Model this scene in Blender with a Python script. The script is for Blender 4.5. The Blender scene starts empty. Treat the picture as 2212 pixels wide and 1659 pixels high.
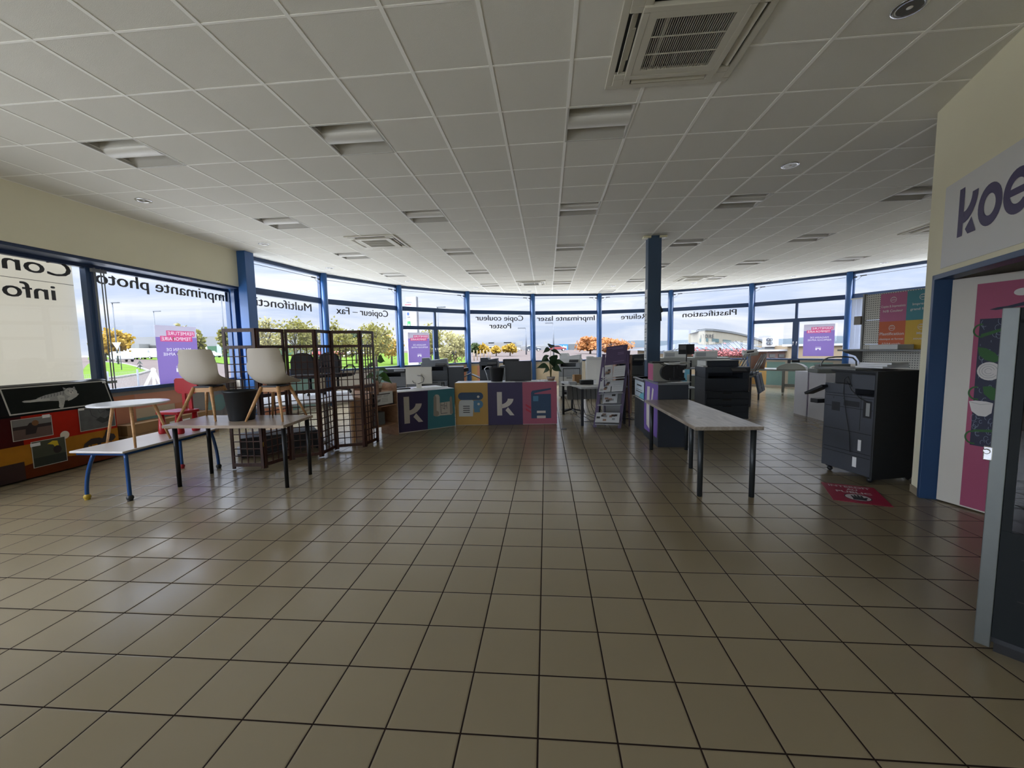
import bpy, bmesh, math, random
from mathutils import Vector, Matrix
random.seed(7)
S = bpy.context.scene
COL = S.collection
PI = math.pi
# ------------------------------------------------------------------ camera
FPX, CZ, H = 878.26, 1.512, 3.612
ROT = ((0.99606473, 0.08678681, -0.01797497), (0.01011349, 0.09018774, 0.99587343), (-0.0880498, 0.99213619, -0.08895511))
cam_d = bpy.data.cameras.new('camera'); cam = bpy.data.objects.new('camera', cam_d); COL.objects.link(cam)
cam_d.sensor_fit = 'HORIZONTAL'; cam_d.sensor_width = 36; cam_d.lens = FPX / 2212 * 36; cam_d.clip_start = .05; cam_d.clip_end = 2000
CAMR, CAMU, CAMF = (Vector(v) for v in ROT)
m_ = Matrix.Identity(4)
for i in range(3): m_[i][0] = CAMR[i]; m_[i][1] = CAMU[i]; m_[i][2] = -CAMF[i]; m_[i][3] = (0, 0, CZ)[i]
cam.matrix_world = m_
S.camera = cam
# ------------------------------------------------------------------ colour management
S.view_settings.view_transform = 'Standard'; S.view_settings.look = 'None'
S.view_settings.exposure = 0.0; S.view_settings.gamma = 1; S.view_settings.use_curve_mapping = False
S.cycles.max_bounces = 9; S.cycles.diffuse_bounces = 6; S.cycles.glossy_bounces = 4; S.cycles.transparent_max_bounces = 24
S.cycles.transmission_bounces = 4; S.cycles.caustics_reflective = False; S.cycles.caustics_refractive = False
S.cycles.sample_clamp_indirect = 6; S.cycles.use_denoising = True
# ------------------------------------------------------------------ world: overcast sky, lighter towards the zenith and behind the camera
wd = bpy.data.worlds.new('world'); S.world = wd; wd.use_nodes = True
nt = wd.node_tree; nt.nodes.clear()
def nd(t, **k):
    n = nt.nodes.new(t)
    for a, b in k.items(): setattr(n, a, b)
    return n
def lk(a, b): nt.links.new(a, b)
def mth(op, a, b=None, c=None, clamp=False):
    n = nd('ShaderNodeMath', operation=op); n.use_clamp = clamp
    for i, v in enumerate((a, b, c)):
        if v is None: continue
        if hasattr(v, 'links') or hasattr(v, 'default_value'): lk(v, n.inputs[i])
        else: n.inputs[i].default_value = v
    return n.outputs[0]
def mixc(f, a, b):
    n = nd('ShaderNodeMix', data_type='RGBA')
    for s, v in ((n.inputs[0], f), (n.inputs[6], a), (n.inputs[7], b)):
        if isinstance(v, (tuple, float, int)): s.default_value = v if not isinstance(v, tuple) else (*v, 1)
        else: lk(v, s)
    return n.outputs[2]
tc = nd('ShaderNodeTexCoord'); sp = nd('ShaderNodeSeparateXYZ'); lk(tc.outputs['Generated'], sp.inputs[0])
X, Y, Z = sp.outputs
zc = mth('MAXIMUM', Z, 0.0)
mp = nd('ShaderNodeMapping'); mp.inputs['Scale'].default_value = (1.2, 1.2, 7.5); lk(tc.outputs['Generated'], mp.inputs[0])
n1 = nd('ShaderNodeTexNoise'); n1.inputs['Scale'].default_value = 2.2; n1.inputs['Detail'].default_value = 6; n1.inputs['Roughness'].default_value = .55; n1.inputs['Distortion'].default_value = .6
lk(mp.outputs[0], n1.inputs[0])
cr = nd('ShaderNodeValToRGB'); lk(n1.outputs[0], cr.inputs[0])
cr.color_ramp.elements[0].position = .38; cr.color_ramp.elements[0].color = (0, 0, 0, 1); cr.color_ramp.elements[1].position = .62; cr.color_ramp.elements[1].color = (1, 1, 1, 1)
blue = (0.56, 0.66, 0.86); white = (0.90, 0.93, 0.98)
base = mixc(cr.outputs[0], blue, white)
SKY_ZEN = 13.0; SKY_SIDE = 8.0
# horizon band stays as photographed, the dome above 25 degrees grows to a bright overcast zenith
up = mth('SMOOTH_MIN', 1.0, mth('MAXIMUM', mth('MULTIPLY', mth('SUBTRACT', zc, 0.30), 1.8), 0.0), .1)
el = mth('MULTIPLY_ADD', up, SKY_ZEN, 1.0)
# sky glow added behind the camera to the left, brightening the room
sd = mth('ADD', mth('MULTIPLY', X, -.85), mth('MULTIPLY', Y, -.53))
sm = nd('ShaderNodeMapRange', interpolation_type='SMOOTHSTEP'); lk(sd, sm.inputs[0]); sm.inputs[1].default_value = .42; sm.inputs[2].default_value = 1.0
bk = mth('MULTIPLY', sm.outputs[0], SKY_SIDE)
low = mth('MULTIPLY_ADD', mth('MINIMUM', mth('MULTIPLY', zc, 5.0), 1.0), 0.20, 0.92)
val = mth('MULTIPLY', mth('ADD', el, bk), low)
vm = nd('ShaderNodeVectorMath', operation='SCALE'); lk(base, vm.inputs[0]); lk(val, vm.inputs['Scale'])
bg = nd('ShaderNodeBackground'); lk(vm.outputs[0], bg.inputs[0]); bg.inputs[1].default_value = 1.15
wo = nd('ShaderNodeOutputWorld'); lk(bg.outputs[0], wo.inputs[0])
wd.cycles.sampling_method = 'MANUAL'; wd.cycles.sample_map_resolution = 1024
# ------------------------------------------------------------------ helpers
def lin(c):
    return tuple(((v/255)/12.92 if v/255 <= .04045 else ((v/255+.055)/1.055)**2.4) for v in c)
MATS = {}
def M(name, rgb=None, rough=.6, metal=0.0, var=.06, scale=6.0, bump=0.0, spec=.5, trans=0.0, coat=0.0):
    if name in MATS: return MATS[name]
    m = bpy.data.materials.new(name); m.use_nodes = True; t = m.node_tree; b = t.nodes['Principled BSDF']
    c = lin(rgb)
    b.inputs['Roughness'].default_value = rough; b.inputs['Metallic'].default_value = metal
    b.inputs['Specular IOR Level'].default_value = spec
    b.inputs['Coat Weight'].default_value = coat
    x = t.nodes.new('ShaderNodeTexCoord'); n = t.nodes.new('ShaderNodeTexNoise'); n.inputs['Scale'].default_value = scale; n.inputs['Detail'].default_value = 4
    t.links.new(x.outputs['Object'], n.inputs[0])
    r = t.nodes.new('ShaderNodeMapRange'); r.inputs[3].default_value = 1 - var; r.inputs[4].default_value = 1 + var
    t.links.new(n.outputs[0], r.inputs[0])
    v = t.nodes.new('ShaderNodeVectorMath'); v.operation = 'SCALE'; v.inputs[0].default_value = c; t.links.new(r.outputs[0], v.inputs['Scale'])
    t.links.new(v.outputs[0], b.inputs['Base Color'])
    if bump:
        bp = t.nodes.new('ShaderNodeBump'); bp.inputs['Strength'].default_value = bump; bp.inputs['Distance'].default_value = .01
        t.links.new(n.outputs[0], bp.inputs['Height']); t.links.new(bp.outputs[0], b.inputs['Normal'])
    if trans:
        tr = t.nodes.new('ShaderNodeBsdfTranslucent'); t.links.new(v.outputs[0], tr.inputs[0])
        mx = t.nodes.new('ShaderNodeMixShader'); mx.inputs[0].default_value = trans
        o = t.nodes['Material Output']; t.links.new(b.outputs[0], mx.inputs[1]); t.links.new(tr.outputs[0], mx.inputs[2]); t.links.new(mx.outputs[0], o.inputs[0])
    MATS[name] = m
    return m
def wood(name, a, b, rough=.5, scale=3.0, axis=(1, 12, 12)):
    if name in MATS: return MATS[name]
    m = bpy.data.materials.new(name); m.use_nodes = True; t = m.node_tree; bs = t.nodes['Principled BSDF']
    x = t.nodes.new('ShaderNodeTexCoord'); mp = t.nodes.new('ShaderNodeMapping'); mp.inputs['Scale'].default_value = axis
    n = t.nodes.new('ShaderNodeTexNoise'); n.inputs['Scale'].default_value = scale; n.inputs['Detail'].default_value = 6; n.inputs['Distortion'].default_value = 1.2
    r = t.nodes.new('ShaderNodeValToRGB'); r.color_ramp.elements[0].position = .35; r.color_ramp.elements[1].position = .65
    r.color_ramp.elements[0].color = (*lin(a), 1); r.color_ramp.elements[1].color = (*lin(b), 1)
    t.links.new(x.outputs['Object'], mp.inputs[0]); t.links.new(mp.outputs[0], n.inputs[0]); t.links.new(n.outputs[0], r.inputs[0]); t.links.new(r.outputs[0], bs.inputs['Base Color'])
    bs.inputs['Roughness'].default_value = rough
    MATS[name] = m; return m
def glass_mat(name, tint=(1, 1, 1), refl=1.45):
    if name in MATS: return MATS[name]
    m = bpy.data.materials.new(name); m.use_nodes = True; t = m.node_tree
    t.nodes.remove(t.nodes['Principled BSDF'])
    a = t.nodes.new('ShaderNodeBsdfTransparent'); a.inputs[0].default_value = (*tint, 1)
    g = t.nodes.new('ShaderNodeBsdfGlossy'); g.inputs['Roughness'].default_value = .01
    f = t.nodes.new('ShaderNodeFresnel'); f.inputs[0].default_value = refl
    mx = t.nodes.new('ShaderNodeMixShader'); t.links.new(f.outputs[0], mx.inputs[0]); t.links.new(a.outputs[0], mx.inputs[1]); t.links.new(g.outputs[0], mx.inputs[2])
    t.links.new(mx.outputs[0], t.nodes['Material Output'].inputs[0]); MATS[name] = m; return m

class MB:
    """collects shapes and links them as ONE mesh object"""
    def __init__(s, T=None): s.v = []; s.f = []; s.m = []; s.cur = None; s.T = T; s.sm = []
    def mat(s, m): s.cur = m; return s
    def _add(s, vs, fs, smooth=False):
        o = len(s.v)
        for p in vs:
            p = Vector(p); s.v.append(s.T @ p if s.T else p)
        for f in fs: s.f.append(tuple(o + i for i in f)); s.m.append(s.cur); s.sm.append(smooth)
        return s
    def box(s, c, d, rz=0.0, rx=0.0, ry=0.0):
        hx, hy, hz = d[0]/2, d[1]/2, d[2]/2
        R = Matrix.Rotation(rz, 3, 'Z') @ Matrix.Rotation(ry, 3, 'Y') @ Matrix.Rotation(rx, 3, 'X')
        c = Vector(c)
        vs = [c + R @ Vector((x*hx, y*hy, z*hz)) for x in (-1, 1) for y in (-1, 1) for z in (-1, 1)]
        return s._add(vs, [(0,1,3,2),(4,6,7,5),(0,4,5,1),(2,3,7,6),(0,2,6,4),(1,5,7,3)])
    def b2(s, x0, x1, y0, y1, z0, z1): return s.box(((x0+x1)/2, (y0+y1)/2, (z0+z1)/2), (abs(x1-x0), abs(y1-y0), abs(z1-z0)))
    def rbox(s, c, d, r=.02, rz=0.0, n=3):
        """box with rounded vertical edges"""
        pts = []
        hx, hy = d[0]/2 - r, d[1]/2 - r
        for cx, cy, a0 in ((hx, hy, 0), (-hx, hy, 90), (-hx, -hy, 180), (hx, -hy, 270)):
            for k in range(n+1):
                a = math.radians(a0 + 90*k/n); pts.append((cx + r*math.cos(a), cy + r*math.sin(a)))
        cr_, sr_ = math.cos(rz), math.sin(rz)
        pts = [(c[0] + x*cr_ - y*sr_, c[1] + x*sr_ + y*cr_) for x, y in pts]
        return s.prism(pts, c[2]-d[2]/2, c[2]+d[2]/2)
    def prism(s, pts, z0, z1):
        n = len(pts); vs = [(x, y, z0) for x, y in pts] + [(x, y, z1) for x, y in pts]
        a = sum(pts[i][0]*pts[(i+1) % n][1] - pts[(i+1) % n][0]*pts[i][1] for i in range(n))
        fs = [tuple(range(n-1, -1, -1)), tuple(range(n, 2*n))] + [(i, (i+1) % n, n+(i+1) % n, n+i) for i in range(n)]
        if a < 0: fs = [tuple(reversed(f)) for f in fs]
        return s._add(vs, fs)
    def ext(s, pts, o, xd, yd, nd_, t):
        """polygon (x,y) in plane o,xd,yd extruded by t along nd_"""
        o, xd, yd, nd_ = map(Vector, (o, xd, yd, nd_)); n = len(pts)
        vs = [o + xd*x + yd*y for x, y in pts]; vs += [v + nd_*t for v in vs]
        fs = [tuple(range(n-1, -1, -1)), tuple(range(n, 2*n))] + [(i, (i+1) % n, n+(i+1) % n, n+i) for i in range(n)]
        return s._add(vs, fs)
    def quad(s, *p): return s._add(p, [tuple(range(len(p)))])
    def cyl(s, p0, p1, r0, r1=None, n=12, caps=True):
        r1 = r0 if r1 is None else r1
        p0, p1 = Vector(p0), Vector(p1); d = (p1-p0).normalized()
        a = d.orthogonal().normalized(); b = d.cross(a); vs = []
        for p, r in ((p0, r0), (p1, r1)):
            for k in range(n):
                t = 2*PI*k/n; vs.append(p + a*r*math.cos(t) + b*r*math.sin(t))
        s._add(vs, [(k, (k+1) % n, n+(k+1) % n, n+k) for k in range(n)], True)
        if caps: 
            o = len(s.v) - 2*n
            s.f.append(tuple(o+k for k in range(n-1, -1, -1))); s.f.append(tuple(o+n+k for k in range(n))); s.m += [s.cur]*2; s.sm += [False]*2
        return s
    def tube(s, pts, r, n=8, closed=False):
        pts = [Vector(p) for p in pts]; N = len(pts); vs = []; up = None
        rr = r if isinstance(r, (list, tuple)) else [r]*N
        for i, p in enumerate(pts):
            d = (pts[min(i+1, N-1)] - pts[max(i-1, 0)]).normalized()
            if up is None: up = d.orthogonal().normalized()
            up = (up - d*up.dot(d)).normalized(); b = d.cross(up)
            for k in range(n):
                t = 2*PI*k/n; vs.append(p + up*rr[i]*math.cos(t) + b*rr[i]*math.sin(t))
        fs = [(i*n+k, i*n+(k+1) % n, (i+1)*n+(k+1) % n, (i+1)*n+k) for i in range(N-1) for k in range(n)]
        fs += [tuple(range(n-1, -1, -1)), tuple((N-1)*n+k for k in range(n))]
        return s._add(vs, fs, True)
    def lathe(s, prof, c=(0, 0, 0), n=24, sx=1.0, sy=1.0):
        c = Vector(c); vs = []
        for r, z in prof:
            for k in range(n):
                t = 2*PI*k/n; vs.append(c + Vector((r*sx*math.cos(t), r*sy*math.sin(t), z)))
        m = len(prof)
        fs = [(i*n+k, i*n+(k+1) % n, (i+1)*n+(k+1) % n, (i+1)*n+k) for i in range(m-1) for k in range(n)]
        s._add(vs, fs, True)
        o = len(s.v) - m*n
        if prof[0][0] > 1e-4: s.f.append(tuple(o+k for k in range(n-1, -1, -1))); s.m.append(s.cur); s.sm.append(False)
        if prof[-1][0] > 1e-4: s.f.append(tuple(o+(m-1)*n+k for k in range(n))); s.m.append(s.cur); s.sm.append(False)
        return s
    def ball(s, c, r, n=10, sz=1.0):
        return s.lathe([(max(r*math.sin(PI*i/n), 1e-5), -r*sz*math.cos(PI*i/n)) for i in range(n+1)], c, 2*n)
    def build(s, name, mat=None, parent=None, bevel=0.0, world=False, solid=0.0, subsurf=0):
        me = bpy.data.meshes.new(name)
        vs = s.v
        if world and parent is not None:
            inv = parent_world(parent).inverted(); vs = [inv @ v for v in s.v]
        me.from_pydata([tuple(v) for v in vs], [], s.f)
        mats = []
        for i, p in enumerate(me.polygons):
            mm = s.m[i] or mat
            if mm not in mats: mats.append(mm)
            p.material_index = mats.index(mm); p.use_smooth = s.sm[i]
        for mm in mats: me.materials.append(mm)
        me.validate(); me.update()
        o = bpy.data.objects.new(name, me); COL.objects.link(o)
        if parent is not None: o.parent = parent
        if bevel:
            b = o.modifiers.new('edge', 'BEVEL'); b.width = bevel; b.segments = 2; b.limit_method = 'ANGLE'; b.angle_limit = math.radians(40)
        if solid: q = o.modifiers.new('thick', 'SOLIDIFY'); q.thickness = solid; q.offset = 0
        if subsurf: q = o.modifiers.new('smooth', 'SUBSURF'); q.levels = subsurf; q.render_levels = subsurf
        return o
def parent_world(o):
    m = Matrix.LocRotScale(o.location, o.rotation_euler, o.scale)
    return parent_world(o.parent) @ m if o.parent else m
def tag(o, label=None, cat=None, group=None, kind=None):
    if label: o['label'] = label
    if cat: o['category'] = cat
    if group: o['group'] = group
    if kind: o['kind'] = kind
    return o
def thing(name, label, cat, loc=(0, 0, 0), rz=0.0, group=None):
    o = bpy.data.objects.new(name, None); COL.objects.link(o); o.empty_display_size = .1
    o.location = loc; o.rotation_euler = (0, 0, rz)
    return tag(o, label, cat, group)
def dup(root, loc=None, rz=None, label=None, parent=None):
    kids = [c for c in bpy.data.objects if c.parent == root]
    c = root.copy(); COL.objects.link(c)
    if parent: c.parent = parent
    if loc is not None: c.location = loc
    if rz is not None: c.rotation_euler = (0, 0, rz)
    if label: c['label'] = label
    for k in kids: dup(k, parent=c)
    return c
def struct(o, label=None): 
    o['kind'] = 'structure'
    if label: o['label'] = label
    return o
def ray(u, v):
    d = Vector(((u-1106)/FPX, -(v-829.5)/FPX, 1.0)); return CAMR*d.x + CAMU*d.y + CAMF*d.z
def fl(u, v, z=0.0):
    d = ray(u, v); t = (z-CZ)/d.z; return Vector((d.x*t, d.y*t, z))
def at(u, v, y):
    d = ray(u, v); t = y/d.y; return Vector((d.x*t, y, CZ+d.z*t))
# -- text as mesh, placed on any plane: o = left/bottom of the string, xd reading direction, yd up
FC = {}
def text_mesh(mb, s, o, xd, yd, width=None, cap=.1, depth=.003, bold=0.0, right=False):
    key = (s, bold)
    if key not in FC:
        cu = bpy.data.curves.new('t', 'FONT'); cu.body = s; cu.size = 1; cu.offset = bold; cu.resolution_u = 3; cu.fill_mode = 'FRONT'
        ob = bpy.data.objects.new('t', cu); COL.objects.link(ob); dg = bpy.context.evaluated_depsgraph_get()
        me = bpy.data.meshes.new_from_object(ob.evaluated_get(dg)); FC[key] = ([v.co.copy() for v in me.vertices], [tuple(p.vertices) for p in me.polygons])
        bpy.data.objects.remove(ob); bpy.data.curves.remove(cu); bpy.data.meshes.remove(me)
    vs, fs = FC[key]
    x0 = min(v.x for v in vs); x1 = max(v.x for v in vs)
    sy = cap / .69; sx = (width/(x1-x0)) if width else sy
    o, xd, yd = Vector(o), Vector(xd), Vector(yd); n = xd.cross(yd).normalized()
    P = [o + xd*((v.x-x0)*sx) + yd*(v.y*sy) for v in vs]
    mb._add(P, fs); mb._add([p - n*depth for p in P], [tuple(reversed(f)) for f in fs])
    return (x1-x0)*sx
class Pan:
    """a flat printed face: o = lower left, xd right, yd up, n outward"""
    def __init__(s, mb, o, xd, yd=(0, 0, 1)):
        s.mb = mb; s.o = Vector(o); s.x = Vector(xd).normalized(); s.y = Vector(yd).normalized(); s.n = s.x.cross(s.y).normalized(); s.k = 0
    def P(s, x, y, z=0): return s.o + s.x*x + s.y*y + s.n*z
    def poly(s, pts, mat, lift=None):
        if lift is None: s.k += 1; lift = .0012*s.k
        s.mb.mat(mat)._add([s.P(x, y, lift) for x, y in pts], [tuple(range(len(pts)))]); return s
    def rect(s, x0, y0, x1, y1, mat, lift=None): return s.poly([(x0, y0), (x1, y0), (x1, y1), (x0, y1)], mat, lift)
    def disc(s, x, y, r, mat, ry=None, n=20, a0=0, a1=360, lift=None):
        ry = ry or r
        return s.poly([(x + r*math.cos(math.radians(a0+(a1-a0)*i/n)), y + ry*math.sin(math.radians(a0+(a1-a0)*i/n))) for i in range(n + (0 if a1-a0 >= 360 else 1))], mat, lift)
    def ring(s, x, y, r, w, mat, a0=0, a1=360, ry=None, n=28, lift=None):
        ry = ry or r
        if lift is None: s.k += 1; lift = .0012*s.k
        s.mb.mat(mat); q = []
        for i in range(n+1):
            a = math.radians(a0+(a1-a0)*i/n); q.append((s.P(x+r*math.cos(a), y+ry*math.sin(a), lift), s.P(x+(r-w)*math.cos(a), y+(ry-w)*math.sin(a), lift)))
        for i in range(n): s.mb._add([q[i][0], q[i+1][0], q[i+1][1], q[i][1]], [(0, 1, 2, 3)])
        return s
    def line(s, pts, w, mat, lift=None):
        if lift is None: s.k += 1; lift = .0012*s.k
        for (xa, ya), (xb, yb) in zip(pts, pts[1:]):
            L = math.hypot(xb-xa, yb-ya) or 1; nx, ny = -(yb-ya)/L*w/2, (xb-xa)/L*w/2
            s.mb.mat(mat)._add([s.P(xa+nx, ya+ny, lift), s.P(xa-nx, ya-ny, lift), s.P(xb-nx, yb-ny, lift), s.P(xb+nx, yb+ny, lift)], [(0, 1, 2, 3)])
        return s
    def text(s, t, x, y, mat, width=None, cap=.05, bold=0.0, lift=None):
        if lift is None: s.k += 1; lift = .0012*s.k
        s.mb.mat(mat); text_mesh(s.mb, t, s.P(x, y, lift), s.x, s.y, width, cap, 0.0005, bold); return s
    def logo_k(s, x, y, h, mat, W=None, lift=None):
        """the k mark: upright bar, curved arm, loose foot"""
        if lift is None: s.k += 1; lift = .0012*s.k
        w = (W or h*.66); b = w*.30
        s.poly([(x, y), (x+b, y), (x+b, y+h), (x, y+h)], mat, lift)
        pts = []; cx, cy = x+b, y+h*.68
        outer = [(x+b, y+h*.30)]; n = 8
        for i in range(n+1):
            a = math.radians(-90+86*i/n); outer.append((x+b*.6+(w-b*.6)*math.cos(a), y+h*.73+h*.43*math.sin(a)))
        inner = []
        for i in range(n+1):
            a = math.radians(-4-86*i/n); inner.append((x+b*.6+(w-b*1.75)*math.cos(a), y+h*.73+h*.26*math.sin(a)))
        inner.append((x+b, y+h*.47))
        s.mb.mat(mat)
        A = outer[1:]; B = list(reversed(inner[:-1]))
        for i in range(n): s.mb._add([s.P(*A[i], lift), s.P(*A[i+1], lift), s.P(*B[i+1], lift), s.P(*B[i], lift)], [(0, 1, 2, 3)])
        s.mb._add([s.P(*outer[0], lift), s.P(*A[0], lift), s.P(*B[0], lift), s.P(*inner[-1], lift)], [(0, 1, 2, 3)])
        s.poly([(x+w*.50, y+h*.22), (x+w*.78, y), (x+w*1.04, y), (x+w*.66, y+h*.35)], mat, lift)
        return s
BLUE = M('blue_paint', (46, 92, 150), .35, 0, .03)
WHITEP = M('white_plastic', (222, 220, 212), .45, 0, .02)
DARKP = M('dark_plastic', (40, 43, 48), .5, 0, .05)
BLACKP = M('black_plastic', (20, 21, 24), .45, 0, .05)
GREYP = M('grey_plastic', (140, 143, 142), .5, 0, .04)
LGREY = M('light_grey_plastic', (198, 200, 196), .5, 0, .03)
CHROME = M('chrome', (210, 212, 215), .18, 1.0, .02)
STEEL = M('brushed_steel', (150, 155, 155), .38, .85, .06, 20)
PAPER = M('paper', (225, 227, 228), .7, 0, .03)
PURPLE = M('purple_print', (58, 52, 88), .55, 0, .05)
PURPLE2 = M('light_purple_print', (112, 88, 160), .55, 0, .04)
PINKP = M('pink_print', (170, 84, 120), .55, 0, .05)
OCHRE = M('ochre_print', (184, 146, 74), .55, 0, .05)
TEALP = M('teal_print', (66, 130, 144), .55, 0, .05)
PALE = M('pale_print', (205, 200, 192), .6, 0, .03)
NAVY = M('navy_print', (44, 70, 100), .55, 0, .05)
MIDBL = M('mid_blue_print', (76, 124, 156), .55, 0, .05)
INK = M('ink', (50, 52, 58), .6, 0, .02)
BWOOD = wood('beech_wood', (186, 140, 92), (208, 164, 116), .5)
CARD = M('cardboard', (150, 116, 78), .8, 0, .08)
RED = M('red_plastic', (178, 22, 36), .35, 0, .03)
DMETAL = M('black_metal', (24, 24, 26), .45, .3, .04)
# ================================================================== SETTING
CC = Vector((2.235, 8.097, 0)); ANG = [-89.9, -72.1, -54.3, -36.5, -18.7, -0.9, 16.9, 34.7, 52.5, 70.3, 88.1]
def arc(a, r=8.8): a = math.radians(a); return Vector((CC.x + r*math.sin(a), CC.y + r*math.cos(a), 0))
XW = -6.75                                              # plane of the left shop windows
ROOM = [(XW-.1, -5.2), (11.15, -5.2)] + [tuple(arc(a, 8.9)[:2]) for a in reversed(ANG)] + [(XW-.1, 8.1)]
# floor tiles .305 m laid almost square to the camera
def floor_mat():
    m = bpy.data.materials.new('floor_tiles'); m.use_nodes = True; t = m.node_tree; b = t.nodes['Principled BSDF']; N = t.nodes.new; L = t.links.new
    x = N('ShaderNodeTexCoord'); mp = N('ShaderNodeMapping'); mp.vector_type = 'TEXTURE'
    mp.inputs['Rotation'].default_value = (0, 0, .003517); mp.inputs['Scale'].default_value = (.305, .305, 1)
    L(x.outputs['Object'], mp.inputs[0])
    a = N('ShaderNodeVectorMath'); a.operation = 'SUBTRACT'; L(mp.outputs[0], a.inputs[0]); a.inputs[1].default_value = (-.15644, 4.75481, 0)
    sx = N('ShaderNodeSeparateXYZ'); L(a.outputs[0], sx.inputs[0])
    def m2(op, p, q=None):
        n = N('ShaderNodeMath'); n.operation = op
        for i, v in enumerate((p, q)):
            if v is None: continue
            if isinstance(v, (int, float)): n.inputs[i].default_value = v
            else: L(v, n.inputs[i])
        return n.outputs[0]
    d = []
    for o in (sx.outputs[0], sx.outputs[1]):
        fr = m2('FRACT', o); d.append(m2('MINIMUM', fr, m2('SUBTRACT', 1.0, fr)))
    dm = m2('MINIMUM', d[0], d[1])
    mr = N('ShaderNodeMapRange'); mr.inputs[1].default_value = .010; mr.inputs[2].default_value = .0155; L(dm, mr.inputs[0])
    fc = N('ShaderNodeVectorMath'); fc.operation = 'FLOOR'; L(a.outputs[0], fc.inputs[0])
    wn = N('ShaderNodeTexWhiteNoise'); wn.noise_dimensions = '2D'; L(fc.outputs[0], wn.inputs[0])
    n = N('ShaderNodeTexNoise'); n.inputs['Scale'].default_value = 2.5; n.inputs['Detail'].default_value = 5; L(x.outputs['Object'], n.inputs[0])
    tone = m2('MULTIPLY', wn.outputs[0], .07)
    v = N('ShaderNodeVectorMath'); v.operation = 'SCALE'; v.inputs[0].default_value = lin((140, 128, 104)); L(m2('ADD', tone, .955), v.inputs['Scale'])
    mx = N('ShaderNodeMix'); mx.data_type = 'RGBA'; L(mr.outputs[0], mx.inputs[0]); mx.inputs[6].default_value = (*lin((46, 38, 34)), 1); L(v.outputs[0], mx.inputs[7]); L(mx.outputs[2], b.inputs['Base Color'])
    n3 = N('ShaderNodeTexNoise'); n3.inputs['Scale'].default_value = 9; n3.inputs['Detail'].default_value = 3; L(x.outputs['Object'], n3.inputs[0])
    rr = N('ShaderNodeMapRange'); rr.inputs[3].default_value = .17; rr.inputs[4].default_value = .25; L(n3.outputs[0], rr.inputs[0])
    r2 = N('ShaderNodeMix'); r2.data_type = 'FLOAT'; L(mr.outputs[0], r2.inputs[0]); r2.inputs[2].default_value = .8; L(rr.outputs[0], r2.inputs[3]); L(r2.outputs[0], b.inputs['Roughness'])
    b.inputs['IOR'].default_value = 1.6; b.inputs['Specular IOR Level'].default_value = .6; sl = m2('MULTIPLY', mr.outputs[0], .6); L(sl, b.inputs['Specular IOR Level'])
    # pillowed tile edges and a slightly wavy glaze
    e = N('ShaderNodeMapRange'); e.inputs[1].default_value = .005; e.inputs[2].default_value = .03; L(dm, e.inputs[0])
    hh = e.outputs[0]
    bp = N('ShaderNodeBump'); bp.inputs['Strength'].default_value = .5; bp.inputs['Distance'].default_value = .002; L(hh, bp.inputs['Height']); L(bp.outputs[0], b.inputs['Normal'])
    return m
OUTER = [(XW, -5.2), (12.2, -5.2), (12.2, 8.1)] + [tuple(arc(a, 8.95)[:2]) for a in reversed(ANG)] + [(XW, 8.1)]
fb = MB(floor_mat()); fb = MB(); fb.mat(bpy.data.materials['floor_tiles']); fb.prism(ROOM, -.12, 0); struct(fb.build('floor'), 'beige square floor tiles with dark joints')
# ceiling: 60 cm lay-in tiles cut on the grid, openings where the fittings sit
GX, GY = .19851, .21815
CEIL = M('ceiling_tile', (222, 220, 210), .95, 0, .03, 260, .25)
TBAR = M('ceiling_bar', (246, 245, 238), .55, 0, .01)
LIGHTS = [(-8, 1), (-4, 1), (0, 1), (-8, 5), (-4, 5), (0, 5), (4, 5), (8, 5), (-8, 9), (-4, 9), (0, 9), (4, 9), (8, 9), (-8, 13), (-4, 13), (0, 13), (4, 13), (8, 13), (12, 13), (-4, 17), (0, 17), (4, 17), (8, 17), (3, 21)]
def cell(k, m): return (GX + .6*k, GY + 3.0 + .6*m)
bm = bmesh.new(); bm.faces.new([bm.verts.new((x, y, H)) for x, y in ROOM])
for k in range(-12, 20):
    g = bm.verts[:] + bm.edges[:] + bm.faces[:]; bmesh.ops.bisect_plane(bm, geom=g, plane_co=(GX+.6*k, 0, 0), plane_no=(1, 0, 0))
for k in range(-10, 30):
    g = bm.verts[:] + bm.edges[:] + bm.faces[:]; bmesh.ops.bisect_plane(bm, geom=g, plane_co=(0, GY+.6*k, 0), plane_no=(0, 1, 0))
holes = {(k, m) for k, m in LIGHTS}
for f in bm.faces[:]:
    c = f.calc_center_median(); kk = (math.floor((c.x-GX)/.6), math.floor((c.y-GY-3.0)/.6))
    if kk in holes: bmesh.ops.delete(bm, geom=[f], context='FACES_ONLY')
bmesh.ops.recalc_face_normals(bm, faces=bm.faces[:])
me = bpy.data.meshes.new('ceiling'); bm.to_mesh(me); bm.free(); me.materials.append(CEIL)
o = bpy.data.objects.new('ceiling', me); COL.objects.link(o); struct(o, 'suspended ceiling of off-white square tiles')
def clip(axis, c):
    """interval of the grid line inside the room outline"""
    hit = []; n = len(ROOM)
    for i in range(n):
        p, q = ROOM[i], ROOM[(i+1) % n]; a, b = p[axis]-c, q[axis]-c
        if a*b < 0: t = a/(a-b); hit.append(p[1-axis] + t*(q[1-axis]-p[1-axis]))
    return (min(hit), max(hit)) if len(hit) > 1 else None
g = MB(); g.mat(TBAR)
for k in range(-12, 20):
    r = clip(0, GX+.6*k)
    if r: g.b2(GX+.6*k-.014, GX+.6*k+.014, r[0], r[1], H-.004, H+.03)
for k in range(-10, 30):
    r = clip(1, GY+.6*k)
    if r: g.b2(r[0], r[1], GY+.6*k-.008, GY+.6*k+.008, H-.003, H+.029)
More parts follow.
